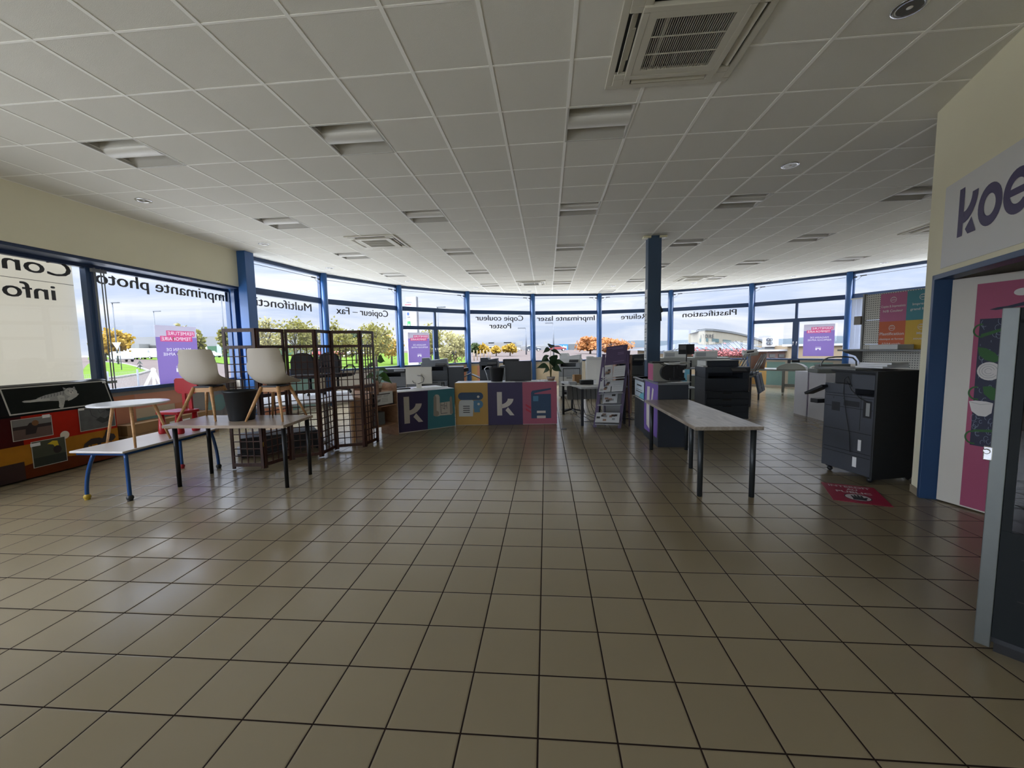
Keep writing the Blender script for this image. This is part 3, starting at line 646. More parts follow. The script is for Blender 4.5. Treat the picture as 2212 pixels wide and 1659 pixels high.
# red children's chair on the bench
t = thing('child_chair', 'small red plastic children\'s chair on the far end of the bench', 'chair', (-4.62, 4.66, BZ), math.radians(-4))
b = MB(); b.mat(RED); b.rbox((0, 0, .26), (.34, .30, .035), .03); b.build('seat', parent=t, bevel=.008)
for sx in (-1, 1):
    for sy in (-1, 1):
        b = MB(); b.mat(RED); b.lathe([(.036, 0), (.044, .012), (.044, .03), (.027, .24)], (sx*.125, sy*.105, 0), 16); b.build('leg', parent=t)
b = MB(); b.mat(RED); n = 12
b.box((-.045, .14, .40), (.05, .025, .25)).box((.045, .14, .40), (.05, .025, .25)); b.build('back_post', parent=t, bevel=.006)
b = MB(); b.mat(RED); b.ext([(-.15, .0), (-.11, -.02), (.11, -.02), (.15, .0), (.17, .03), (.17, .16), (.14, .18), (-.14, .18), (-.17, .16), (-.17, .03)], (0, .155, .49), (1, 0, 0), (0, 0, 1), (0, -1, 0), .028); b.build('backrest', parent=t, bevel=.008)
# wooden table with black legs
TZ = .72
TW = wood('grey_oak', (150, 134, 118), (178, 160, 144), .32, 2.0)
t = thing('table', 'oak-topped table with four black legs carrying two white chairs', 'table', (-3.56, 4.45, 0))
b = MB(); b.mat(TW); b.prism([(-4.28, 4.10), (-2.85, 4.10), (-2.93, 4.79), (-4.36, 4.79)], TZ-.032, TZ); b.build('table_top', parent=t, world=True, bevel=.002)
for x_, y_ in ((-4.195, 4.17), (-2.915, 4.19), (-2.93, 4.66), (-4.235, 4.66)):
    b = MB(); b.mat(DMETAL); b.cyl((x_, y_, 0), (x_, y_, TZ-.032), .021, .024, 16); b.build('leg', parent=t, world=True)
# two white shell chairs
SHELL = M('white_shell', (196, 188, 174), .5, 0, .02)
def shell_mesh():
    """one-piece bucket: rows follow the centre line from the top of the back down to the seat's front lip"""
    prof = [(-.255, .435, .180), (-.25, .42, .200), (-.235, .34, .212), (-.225, .26, .222), (-.215, .18, .232), (-.195, .10, .235), (-.155, .045, .232), (-.09, .015, .228), (0, .005, .226), (.09, .01, .224), (.16, .022, .218), (.205, .022, .20), (.225, .008, .17)]
    b = MB(); b.mat(SHELL); nx = 10; vs = []
    for i, (y, z, hw) in enumerate(prof):
        for k in range(nx+1):
            u = -1 + 2*k/nx; curl = abs(u)**3
            lift = (.10 if 4 <= i <= 7 else .085 if i == 8 else .055 if i == 9 else .03 if i == 10 else .012)*curl if i > 3 else 0
            fwd = (.085*curl if i < 4 else .07*curl if i == 4 else .05*curl if i == 5 else .02*curl if i == 6 else 0)
            vs.append((u*hw, y+fwd, z+lift))
    b._add(vs, [(i*(nx+1)+k, i*(nx+1)+k+1, (i+1)*(nx+1)+k+1, (i+1)*(nx+1)+k) for i in range(len(prof)-1) for k in range(nx)], True)
    return b
def make_shell_chair():
    t = thing('shell_chair', 'x', 'chair')
    s_ = shell_mesh().build('seat_shell', parent=t, solid=.009, subsurf=2); s_.location = (0, 0, .40)
    for sx in (-1, 1):
        for sy, fy in ((-1, -.235), (1, .225)):
            b = MB(); b.mat(BWOOD); top = Vector((sx*.10, sy*.10, .385)); foot = Vector((sx*.225, fy, 0)); d = foot-top
            b.tube([top, top+d*.5, foot], [.021, .018, .011], 10); b.build('leg', parent=t)
    b = MB(); b.mat(BWOOD); b.box((0, .095, .355), (.22, .03, .05)).box((0, -.095, .355), (.22, .03, .05)).box((.10, 0, .355), (.03, .2, .045)).box((-.10, 0, .355), (.03, .2, .045)); b.build('seat_frame', parent=t)
    b = MB(); b.mat(BLACKP); b.box((0, .0, .392), (.20, .22, .016)); b.build('mounting_plate', parent=t)
    return t
c1 = make_shell_chair(); c1.location = (-4.09, 4.56, TZ+.003); c1.rotation_euler = (0, 0, math.radians(5)); c1['group'] = 'white shell chairs on the table'; c1['label'] = 'white shell chair standing on the table, left of the black bin'
c2 = dup(c1, (-3.22, 4.54, TZ+.003), math.radians(0), 'white shell chair standing on the table, right of the black bin')
# black bin
b = MB(); b.mat(M('bin_black', (26, 30, 34), .5, 0, .03)); b.lathe([(.02, .006), (.128, .0), (.133, .01), (.168, .33), (.178, .335), (.178, .352), (.166, .352), (.128, .02), (.01, .016)], n=40)
o = b.build('waste_bin'); o.location = (-3.615, 4.47, TZ); tag(o, 'black plastic waste bin standing on the table between the white chairs', 'bin')
# folding screen, six lattice leaves
DW = wood('dark_wood', (52, 26, 16), (74, 38, 24), .45, 3, (12, 12, 1.5))
SP = [(-4.087, 4.821), (-3.661, 4.85), (-3.562, 5.259), (-3.216, 5.427), (-3.236, 5.855), (-2.842, 6.005), (-2.80, 6.38)]
t = thing('folding_screen', 'dark wooden six-leaf folding screen with an open lattice', 'folding screen', (-3.4, 5.4, 0))
HS = 1.815
for i in range(6):
    A, B = Vector((*SP[i], 0)), Vector((*SP[i+1], 0)); L = (B-A).length; d = (B-A)/L; a = math.atan2(d.y, d.x)
    b = MB(Matrix.Translation(A) @ Matrix.Rotation(a, 4, 'Z')); b.mat(DW); g = .006
    def bb(x0, x1, z0, z1, th=.018): b.b2(x0, x1, -th/2, th/2, z0, z1)
    bb(g, g+.035, .012, HS, .02); bb(L-g-.035, L-g, .012, HS, .02)
    for z0, z1 in ((.04, .085), (.93, .975), (1.56, 1.60), (HS-.045, HS)): bb(g+.035, L-g-.035, z0, z1, .018)
    x0, x1 = g+.035, L-g-.035
    for (z0, z1, nz) in ((.085, .93, 9), (.975, 1.56, 6)):
        for k in range(1, 4): xx = x0+(x1-x0)*k/4; bb(xx-.006, xx+.006, z0, z1, .012)
        for k in range(1, nz): zz = z0+(z1-z0)*k/nz; bb(x0, x1, zz-.006, zz+.006, .012)
    lf = b.build('screen_leaf', parent=t, world=True)
    hb = MB(); hb.mat(M('brass', (150, 120, 60), .35, .9))
    for zz in (.3, 1.52): hb.cyl(B+Vector((0, 0, zz)), B+Vector((0, 0, zz+.06)), .006)
    hb.build('hinge', parent=lf, world=True)
b = MB(); b.mat(BWOOD); b.cyl((-2.80, 6.40, 0), (-2.79, 6.42, 1.02), .012)
# wooden post unit at the right end of the screen
b = MB(); b.mat(wood('pale_trim', (150, 112, 84), (172, 132, 104))); b.box((-2.83, 6.44, .50), (.035, .03, 1.0)).box((-2.80, 6.42, .90), (.05, .05, .22)); tag(b.build('wooden_post'), 'pale wooden post standing at the right end of the folding screen', 'post')
# desks behind the screen
SILV = M('silver_leg', (170, 174, 180), .35, .6, .03)
t = thing('desk', 'long white desk behind the folding screen with silver T-legs', 'desk', (-4.3, 5.9, 0))
b = MB(); b.mat(M('white_top', (214, 214, 218), .35, 0, .02)); P0, P1 = fl(505, 886, .745), fl(768, 864, .745)
dd = (P1-P0).normalized(); nn = Vector((-dd.y, dd.x, 0)); P0 = P0+nn*.12; P1 = P1+nn*.12; q = [P0, P1, P1+nn*1.6+dd*.3, P0+nn*1.6]
b.prism([tuple(v[:2]) for v in q], .72, .745); b.build('desk_top', parent=t, world=True)
for s in (.30, (P1-P0).length-.35):
    b = MB(); b.mat(SILV); c = P0+dd*s+nn*.33; b.box((c.x, c.y, .37), (.05, .09, .70), math.atan2(dd.y, dd.x)); b.tube([c+nn*.30+Vector((0, 0, .04-.745)), c-nn*.34+Vector((0, 0, .04-.745))], .024, 8)
    for sg in (-1, 1): b.cyl(c+nn*sg*.30+Vector((0, 0, -.745)), c+nn*sg*.30+Vector((0, 0, .03-.745)), .02)
    b.build('leg', parent=t, world=True)
b = MB(); b.mat(BWOOD); c = P1-dd*.03; b.prism([tuple((P1-dd*.03)[:2]), tuple(P1[:2]), tuple((P1+nn*.16)[:2]), tuple((P1-dd*.03+nn*.16)[:2])], 0, .72); b.build('end_panel', parent=t, world=True)
DESKA, DESKD, DESKN = P0, dd, nn
DL_ = (P1-P0).length
b = MB(); b.mat(M('cabinet_dark', (44, 46, 50), .5)); c = P0+dd*.55+nn*.45
b.box((c.x, c.y, .18), (1.0, .5, .22), math.atan2(dd.y, dd.x)); b.box((c.x, c.y, .06), (1.1, .56, .04), math.atan2(dd.y, dd.x))
for sx in (-1, 1):
    for sy in (-1, 1): w_ = c+dd*sx*.48+nn*sy*.22; b.ball((w_.x, w_.y, .024), .024, 6)
tag(b.build('floor_cabinet'), 'low dark cabinet on castors under the desk behind the screen', 'cabinet')
# two dark office chairs lifted on the desk
OFF = M('chair_fabric', (38, 36, 38), .9, 0, .1, 40)
def make_office():
    t = thing('office_chair', 'x', 'chair')
    b = MB(); b.mat(OFF); b.rbox((0, 0, .33), (.42, .40, .06), .08); b.build('seat', parent=t, bevel=.015)
    b = MB(); b.mat(OFF); b.ext([(-.20, 0), (.20, 0), (.205, .22), (.17, .31), (.09, .355), (0, .365), (-.09, .355), (-.17, .31), (-.205, .22)], (0, -.20, .38), (1, 0, 0), (0, 0, 1), (0, -1, 0), .045); b.build('backrest', parent=t, bevel=.015)
    for sx in (-1, 1):
        b = MB(); b.mat(M('chair_arm', (54, 62, 84), .35)); b.tube([(sx*.23, .16, .32), (sx*.25, .19, .42), (sx*.255, .10, .50), (sx*.255, -.05, .51), (sx*.25, -.16, .46), (sx*.235, -.19, .36)], .014, 8); b.build('armrest', parent=t)
    b = MB(); b.mat(DMETAL); b.cyl((0, 0, .09), (0, 0, .31), .022)
    for k in range(5): a = 2*PI*k/5; b.tube([(0, 0, .09), (.24*math.cos(a), .24*math.sin(a), .055)], [.022, .014], 8)
    b.build('base', parent=t)
    for k in range(5):
        a = 2*PI*k/5; b = MB(); b.mat(BLACKP); b.ball((.24*math.cos(a), .24*math.sin(a), .027), .027, 6); b.build('castor', parent=t)
    return t
o1 = make_office(); p_ = fl(672, 856, .745); q_ = fl(743, 848, .745)
def pu(p): q = Vector(p)-Vector((0, 0, CZ)); return 1106+FPX*q.dot(CAMR)/q.dot(CAMF)
def ondesk(u, n):
    s = 0.0
    while pu(DESKA+DESKD*s+DESKN*n) < u and s < DL_+.02: s += .01
    return DESKA+DESKD*s+DESKN*n
o1.location = ondesk(672, 1.18); o1.location.z = .746; o1.rotation_euler = (0, 0, math.radians(4)); o1['group'] = 'office chairs on the desk behind the screen'; o1['label'] = 'dark office chair on the desk, seen through the middle leaf of the screen'
l2 = ondesk(744, 1.22); l2.z = .746
dup(o1, l2, math.radians(-6), 'dark office chair on the desk, seen through the fifth leaf of the screen')
# ================================================================== CENTRE
def frame_at(A, B):
    """matrix: x along A-B, y pointing away (left normal), z up"""
    A, B = Vector((A[0], A[1], 0)), Vector((B[0], B[1], 0)); d = (B-A).normalized(); return Matrix.Translation(A) @ Matrix.Rotation(math.atan2(d.y, d.x), 4, 'Z'), (B-A).length
# ---- wooden shelf unit
SW = wood('shelf_wood', (158, 122, 96), (176, 140, 112), .5, 2)
T, L = frame_at((-2.906, 6.397), (-2.652, 6.92))
t = thing('shelf_unit', 'wooden shelf unit with an open back between the screen and the purple counter', 'shelf unit', (-2.906, 6.397, 0))
b = MB(T); b.mat(SW)
for x0 in (0, L-.02): b.b2(x0, x0+.02, 0, .42, 0, .93 if x0 else .84)
b.b2(0, L, .40, .42, .22, .93); b.build('side_panel', parent=t, world=True)
for z in (.80, .565, .23): MB(T).mat(SW).b2(.02, L-.02, .005, .40, z-.018, z).build('shelf', parent=t, world=True)
b = MB(T); b.mat(M('dark_binder', (30, 36, 44), .5)); b.b2(.03, .15, .05, .35, .566, .77).b2(.47, .545, .05, .35, .566, .76); tag(b.build('binder'), 'dark folders standing behind the white notice in the shelf unit', 'folder')
b = MB(T); b.mat(PAPER); b.b2(.08, .47, -.012, -.004, .59, .805)
p = Pan(b, T @ Vector((.08, -.0125, .59)), T.to_3x3() @ Vector((1, 0, 0)))
b.T = None; p.rect(.04, .17, .33, .185, INK, .001)
for k, (x0, x1) in enumerate(((.05, .15), (.19, .30), (.05, .13), (.18, .28))): p.rect(x0, .15-.018*(k//2*1), x1, .155-.018*(k//2), GREYP, .001)
for z in (.10, .075, .05): p.rect(.15, z, .28, z+.005, GREYP, .001)
p.poly([(.05, .045), (.11, .06), (.12, .10), (.055, .085)], GREYP, .001)
o = b.build('notice_sheet'); tag(o, 'white printed notice hanging on the front of the shelf unit', 'notice')
b = MB(T); b.mat(M('tin_print', (110, 116, 118), .5, 0, .3, 30)); b.b2(.05, .36, .08, .3, .232, .45); tag(b.build('storage_box', bevel=.006), 'grey patterned box on the bottom shelf of the shelf unit', 'box')
# ---- counter left
T, L = frame_at((-2.673, 7.01), (-1.814, 7.74)); R3 = T.to_3x3()
def wr(T, x, y, z): return T @ Vector((x, y, z))
t = thing('reception_counter', 'lower reception counter with the purple k panel and the turquoise plan panel', 'counter', (-2.673, 7.01, 0))
b = MB(T); b.mat(M('counter_white', (216, 218, 222), .3, 0, .02)); b.b2(-.005, L, .012, .86, .715, .75); b.build('counter_top', parent=t, world=True)
b = MB(T); b.mat(PALE); b.b2(0, L, .02, .04, .02, .715).b2(0, .02, .02, .84, .02, .715).b2(L-.02, L, .02, .84, .02, .715).b2(0, L, .012, .03, 0, .02); b.build('counter_body', parent=t, world=True)
b = MB(); p = Pan(b, wr(T, 0, .01, 0), R3 @ Vector((1, 0, 0))); b.mat(PURPLE)
p.poly([(.0, .02), (.552, .012), (.578, .742), (.0, .745)], PURPLE, 0).poly([(.552, .012), (L, .012), (L, .748), (.578, .742)], TEALP, 0)
p.logo_k(.105, .17, .49, PALE, .345, .002)
GB = M('grey_beige_print', (160, 152, 142), .6)
p.poly([(.675, .255), (.69, .61), (.72, .65), (.76, .655), (.80, .64), (.815, .60), (.806, .24), (.74, .235)], PALE, .002).poly([(.675, .255), (.69, .61), (.72, .65), (.745, .60), (.74, .235)], GB, .003).disc(.735, .29, .055, GB, lift=.004)
p.poly([(.806, .245), (1.06, .235), (1.05, .50), (.815, .49)], PALE, .0035).poly([(1.02, .26), (1.022, .56), (1.045, .60), (1.07, .58), (1.085, .26), (1.05, .245)], GB, .005)
PL = M('plan_ink', (36, 50, 64), .6)
p.line([(.83, .485), (.83, .28), (.965, .28)], .009, PL, .006).line([(.83, .44), (.90, .445)], .007, PL, .006).line([(.875, .445), (.875, .37), (.91, .37)], .007, PL, .006).line([(.91, .49), (.91, .35)], .007, PL, .006).line([(.91, .42), (.955, .42)], .007, PL, .006).line([(.955, .48), (.955, .36)], .007, PL, .006)
b.build('front_banner', parent=t, world=True)
# ---- counter right
T2, L2 = frame_at((-1.822, 7.80), (.162, 7.93)); R2 = T2.to_3x3()
t = thing('reception_counter', 'higher reception counter with yellow, purple k and pink copier panels', 'counter', (-1.822, 7.80, 0))
b = MB(T2); b.mat(M('counter_white')); b.b2(0, L2, .012, .50, .81, .84); b.build('counter_top', parent=t, world=True)
b = MB(T2); b.mat(PALE); b.b2(0, L2, .02, .04, .0, .81).b2(0, .02, .02, .48, 0, .81).b2(L2-.02, L2, .02, .48, 0, .81); b.build('counter_body', parent=t, world=True)
b = MB(); p = Pan(b, wr(T2, 0, .01, 0), R2 @ Vector((1, 0, 0)))
p.rect(.0, .01, .646, .842, OCHRE, 0).rect(.646, .0, 1.327, .838, PURPLE, 0).rect(1.327, .01, L2+.01, .838, M('rose_print', (164, 88, 110), .55, 0, .04), 0)
q = [(.135, .50)] + [(.135+.075*math.cos(math.radians(a)), .577+.075*math.sin(math.radians(a))) for a in range(270, 89, -20)] + [(.48+.075*math.cos(math.radians(a)), .577+.075*math.sin(math.radians(a))) for a in range(90, -91, -20)]
p.poly(q, NAVY, .002).disc(.458, .565, .024, PALE, lift=.004)
p.poly([(.36, .49)] + [(.465+.085*math.cos(math.radians(a)), .415+.085*math.sin(math.radians(a))) for a in range(90, -91, -20)] + [(.36, .33)], MIDBL, .0025).disc(.462, .42, .024, PALE, lift=.004).rect(.37, .257, .485, .335, MIDBL, .0022)
p.poly([(.068, .178), (.343, .178), (.355, .30), (.365, .47), (.345, .503), (.12, .503), (.085, .48), (.068, .40)], M('sheet_print', (196, 200, 200), .6), .003)
for z in (.38, .34, .30, .26): p.poly([(.158, z-.008), (.282, z-.008), (.288, z), (.282, z+.008), (.158, z+.008), (.152, z)], INK, .004)
p.logo_k(.825, .187, .465, PALE, .325, .002)
p.poly([(1.495, .12), (1.882, .12), (1.882, .60), (1.56, .60), (1.56, .618), (1.885, .685), (1.885, .715), (1.52, .668), (1.495, .63)], NAVY, .002).rect(1.533, .46, 1.635, .562, MIDBL, .003)
p.rect(1.605, .225, 1.776, .27, PALE, .003).rect(1.605, .122, 1.776, .172, PALE, .003)
RS = M('red_stripe', (178, 52, 74), .55); p.poly([(1.387, .41), (1.49, .345), (1.49, .305), (1.387, .37)], RS, .0015).poly([(1.387, .325), (1.49, .26), (1.49, .225), (1.387, .285)], RS, .0015)
b.build('front_banner', parent=t, world=True)
# ---- things on the counters
def monitor(name, label, cat, loc, rz, w_, h_, back, z_low, foot=True, thick=.03, screen=INK):
    t = thing(name, label, cat, loc, rz)
    b = MB(); b.mat(back); b.rbox((0, 0, 0), (w_, thick, h_), .01); 
    b = MB(); b.mat(back); b.b2(-w_/2, w_/2, -thick/2, thick/2, z_low, z_low+h_); b.build('display', parent=t, bevel=.006)
    b = MB(); b.mat(screen); b.b2(-w_/2+.012, w_/2-.012, thick/2-.002, thick/2+.002, z_low+.03, z_low+h_-.012); b.build('screen', parent=t)
    if foot:
        b = MB(); b.mat(back if back is not BLACKP else DARKP); b.b2(-.05, .05, -thick/2-.05, -thick/2-.035, 0.0, z_low+h_*.6); b.b2(-.05, .05, -thick/2-.036, -thick/2, z_low+h_*.45, z_low+h_*.6); b.b2(-.10, .10, -.13, .09, 0, .008); b.build('stand', parent=t, bevel=.003)
    return t
t = monitor('monitor', 'white desktop monitor seen from behind on the lower counter', 'monitor', (-2.55, 7.87, .751), math.radians(8), .51, .335, WHITEP, .075)
b = MB(); b.mat(M('cable_grey', (60, 62, 66), .6)); b.tube([(-.02, -.07, .25), (.07, -.075, .24), (.11, -.07, .19), (.09, -.07, .12), (0, -.07, .085), (-.1, -.03, .10), (-.13, -.018, .14)], .006, 6); b.build('cable', parent=t)
b = MB(); b.mat(BLACKP); T_ = T @ Matrix.Translation((.02, .5, .75)); b.T = T_; b.b2(0, .42, 0, .13, .001, .02); tag(b.build('keyboard', bevel=.004), 'black keyboard on the lower counter left of the white monitor', 'keyboard')
rs = random.Random(3)
for k, (x_, y_, a_) in enumerate(((.55, .3, .2), (.68, .42, -.3), (.8, .25, .5), (.9, .5, .1), (.35, .15, -.2), (.12, .12, .1), (1.0, .35, -.4))):
    b = MB(T); b.mat(PAPER); b.box((x_, y_, .7525+.0015*(k % 4)), (.297, .21, .001), a_)
    tag(b.build('paper_sheet'), 'loose white paper on the lower reception counter, %s' % ('by the monitor foot', 'under the next sheets', 'near the front edge', 'near the plastic cup', 'beside the keyboard', 'on the left corner', 'at the right end')[k], 'paper', 'papers on the lower counter')
b = MB(); b.mat(glass_mat('clear_plastic', (.93, .95, .97), 1.4)); b.lathe([(.03, 0), (.036, .09), (.034, .09), (.028, .004), (.001, .003)], n=20); b.mat(PAPER); b.lathe([(.026, .01), (.031, .06)], n=16); o = b.build('plastic_cup'); o.location = (-2.13, 8.1, .751); tag(o, 'clear plastic cup holding slips on the lower counter', 'cup')
# potted plants
POTW = M('pot_white', (206, 198, 184), .5); POTB = M('pot_base', (124, 98, 82), .8, 0, .15, 20); LEAF = M('leaf_green', (58, 96, 38), .45, 0, .25, 14, 0, .5, .25); LEAF2 = M('leaf_dark', (40, 62, 40), .45, 0, .2, 14, 0, .5, .2); STEM = M('stem', (92, 86, 48), .7)
def leaf(b, base, tip, w_, droop=.0):
    base, tip = Vector(base), Vector(tip); d = tip-base; side = d.cross(Vector((.4*math.sin(91*tip.x), -.9, .55+.4*math.sin(53*tip.z)))); side = side.normalized() if side.length > 1e-4 else Vector((1, 0, 0)); vs = []; n = 7
    shp = [0.0, .55, .92, 1.0, .85, .5, .18, 0]
    for i in range(n+1):
        s = i/n; c = base+d*s+Vector((0, 0, -droop*s*s+.02*math.sin(PI*s))); ww = w_*shp[i]
        vs += [c-side*ww+Vector((0, 0, ww*.25)), c, c+side*ww+Vector((0, 0, ww*.25))]
    b._add(vs, [(i*3+j, i*3+j+1, i*3+4+j, i*3+3+j) for i in range(n) for j in range(2)], True)
def plant(label, loc, leaves, pot, mat, stems_low=True, scale=1.0):
    t = thing('potted_plant', label, 'plant', loc)
    b = MB(); b.mat(pot[0]); b.lathe([(.001, 0), (pot[2]*.7, 0), (pot[2]*.85, pot[3]*.5)], n=28); b.mat(pot[1]); b.lathe([(pot[2]*.85, pot[3]*.5), (pot[2], pot[3]), (pot[2]*.94, pot[3]), (pot[2]*.9, pot[3]*.85), (.001, pot[3]*.85)], n=28); b.build('pot', parent=t)
    b = MB(); b.mat(STEM)
    for (x_, y_, z_, dx, dy, dz, w_) in leaves: b.tube([(x_*.08, y_*.1, pot[3]*.8), (x_*.4, y_*.4, pot[3]+(z_-pot[3])*.5), (x_, y_, z_)], [.007, .005, .003], 5)
    if stems_low:
        for k in range(9): a = k*.7; b.tube([(.02*math.cos(a), .02*math.sin(a), pot[3]*.8), (.12*math.cos(a), .06*math.sin(a), pot[3]+.13+.02*(k % 3))], .004, 4)
    b.build('stems', parent=t)
    b = MB(); b.mat(mat)
    for (x_, y_, z_, dx, dy, dz, w_) in leaves: leaf(b, (x_, y_, z_), (x_+dx, y_+dy, z_+dz), w_, .03)
    f = b.build('leaves', parent=t); return t
plant('leafy green plant in a white and brown pot on the wooden shelf unit', (-2.90, 6.68, .801), [(.02, .0, .52, .13, .02, .02, .075), (-.02, -.02, .46, -.20, .02, -.06, .06), (.03, 0, .36, .16, -.04, .02, .04), (.02, .02, .28, .20, .02, -.04, .055), (-.05, 0, .27, -.18, .0, -.03, .055), (.0, -.05, .24, .03, -.14, -.02, .05), (.06, .03, .22, .18, .06, -.07, .05), (-.04, .05, .32, -.10, .12, .02, .05), (.05, .0, .40, .18, -.02, -.06, .022)], (POTB, POTW, .085, .14), LEAF)
plant('dark leafy plant in a small round pot on the higher counter', (.06, 8.16, .841), [(0, 0, .64, .03, .0, .10, .075), (.0, 0, .62, -.16, .0, -.05, .05), (.0, .0, .60, .22, .02, -.08, .05), (-.03, 0, .50, -.18, .0, -.12, .05), (.03, -.02, .50, .06, .0, -.18, .10), (-.03, 0, .40, -.16, .02, .0, .06), (.0, .0, .42, .08, -.02, -.16, .08), (.04, 0, .34, .26, .0, .02, .06), (-.04, 0, .27, -.26, .02, .0, .075), (.02, .0, .25, .20, -.04, -.05, .075), (-.02, .03, .22, -.14, .05, -.06, .07)], (POTB, M('pot_grey', (170, 160, 150), .6), .09, .08), LEAF2, False)
# bin and black television on the higher counter
b = MB(); b.mat(BLACKP); b.lathe([(.02, .004), (.11, 0), (.12, .01), (.15, .26), (.156, .262), (.156, .275), (.145, .275), (.11, .02), (.01, .012)], n=32); o = b.build('waste_bin'); o.location = (-1.03, 8.14, .841); tag(o, 'round black bin standing on the higher counter beside the black screen', 'bin')
b = MB(); b.mat(CHROME); b.tube([(-1.22, 8.24, .842), (-1.25, 8.24, .98), (-1.29, 8.24, 1.09), (-1.25, 8.24, 1.13), (-1.17, 8.24, 1.13), (-1.13, 8.24, 1.12)], .008, 8); tag(b.build('metal_hoop'), 'bent chrome hoop standing on the higher counter left of the bin', 'rod')
t = monitor('television', 'black flat screen standing on the higher counter', 'screen', (-.60, 8.22, .841), math.radians(-3), .53, .40, BLACKP, .0, False, .04)
b = MB(); b.mat(DARKP); b.b2(-.15, .15, -.09, .07, 0, .012); b.build('stand', parent=t)
for k, (x_, y_, a_, s_) in enumerate(((-.32, 8.05, .2, 'in front of the black screen'), (-.15, 8.12, -.3, 'left of the dark plant'), (-.02, 8.0, .6, 'in front of the dark plant'), (-.75, 7.98, .05, 'in front of the bin'))):
    b = MB(); b.mat(PAPER); b.box((x_, y_, .8425), (.21, .15, .004+.002*k), a_); tag(b.build('leaflet'), 'small white leaflet on the higher counter ' + s_, 'leaflet', 'leaflets on the higher counter')
b = MB(); b.mat(CHROME)
for k in range(9): b.tube([(-.18+.022*k, 8.02, .842), (-.18+.022*k, 8.02, .885), (-.175+.022*k, 8.05, .885), (-.175+.022*k, 8.05, .842)], .002, 4)
b.b2(-.19, .01, 8.0, 8.07, .841, .846); tag(b.build('wire_rack'), 'small wire rack on the higher counter in front of the dark plant', 'rack')
# ---- office machines
def copier(label, loc, rz, w_, d_, h_, body, body2, feeder=.12, finisher=0, tray=0, low=False, name='copier', front_details=True):
    t = thing(name, label, 'copier', loc, rz); z0 = .055
    b = MB(); b.mat(body); b.b2(-w_/2, w_/2, 0, d_, z0, h_*.56); b.b2(-w_/2, w_/2, .02, d_, h_*.56, h_*.80); b.b2(-w_/2, -w_/2+.06, .02, d_, h_*.80, h_*.9).b2(w_/2-.12, w_/2, .02, d_, h_*.80, h_*.9).b2(-w_/2, w_/2, d_*.75, d_, h_*.80, h_*.9); b.build('body', parent=t, bevel=.008)
    for k in range(4):
        zz = z0+.02+(h_*.54-z0)*k/4; b = MB(); b.mat(body2); b.b2(-w_/2+.02, w_/2-.02, -.012, .0, zz, zz+(h_*.54-z0)/4-.012); dr = b.build('drawer', parent=t, bevel=.004)
        b = MB(); b.mat(BLACKP); b.b2(-.08, .08, -.016, -.011, zz+.09, zz+.11); b.build('handle', parent=dr)
    b = MB(); b.mat(body2); b.b2(-w_/2-.005, w_/2+.005, 0, d_, h_*.90, h_); b.build('scanner', parent=t, bevel=.008)
    if feeder:
        b = MB(); b.mat(body2); b.ext([(-w_/2+.02, 0), (-w_/2+.02, feeder), (-w_/2+.22, feeder), (-w_/2+.26, feeder*.45), (w_/2-.05, feeder*.75), (w_/2-.01, feeder*.75), (w_/2-.01, 0)], (0, .05, h_), (1, 0, 0), (0, 0, 1), (0, 1, 0), d_-.1); b.build('document_feeder', parent=t, bevel=.006)
    b = MB(); b.mat(DARKP); b.box((w_*.22, -.06, h_*.95), (.26, .12, .03), rx=math.radians(25)); b.build('control_panel', parent=t, bevel=.004)
    if finisher:
        b = MB(); b.mat(body); b.b2(w_/2+.015, w_/2+finisher, .04, d_, z0, h_*.88); f = b.build('finisher', parent=t, bevel=.01)
        b = MB(); b.mat(DARKP); b.box((w_/2+finisher+.09, d_*.5, h_*.66), (.24, d_*.5, .012), ry=math.radians(-28)); b.box((w_/2+finisher+.06, d_*.5, h_*.80), (.14, d_*.5, .10), ry=math.radians(-10)); b.build('output_tray', parent=f)
    if tray:
        b = MB(); b.mat(DARKP); b.box((-w_/2-.14, d_*.5, h_*.62), (.30, d_*.5, .02), ry=math.radians(25)); b.build('side_tray', parent=t, bevel=.004)
    for sx in (-1, 1):
        for sy in (.08, d_-.08): b = MB(); b.mat(BLACKP); b.ball((sx*(w_/2-.07), sy, .027), .027, 6); b.build('castor', parent=t)
    return t
GM = M('machine_grey', (112, 117, 124), .5, 0, .04); DM = M('machine_dark', (66, 72, 80), .5, 0, .04); BK = M('machine_slate', (52, 58, 66), .5, 0, .04); LM = M('machine_light', (200, 202, 200), .5, 0, .03); MM = M('machine_mid', (150, 154, 156), .5, 0, .03)
copier('large grey copier with a finisher behind the white monitor', (-3.12, 11.0, 0), math.radians(12), .72, .7, 1.14, DM, GM, .13, .45)
copier('dark copier with an open side tray behind the green plant', (-3.95, 10.2, 0), math.radians(20), .55, .6, 1.02, GM, DM, .0, .30, 1)
t = copier('tall black copier behind the higher counter', (-1.66, 11.3, 0), math.radians(2), .50, .65, 1.14, BK, BK, .10, 0, 1)
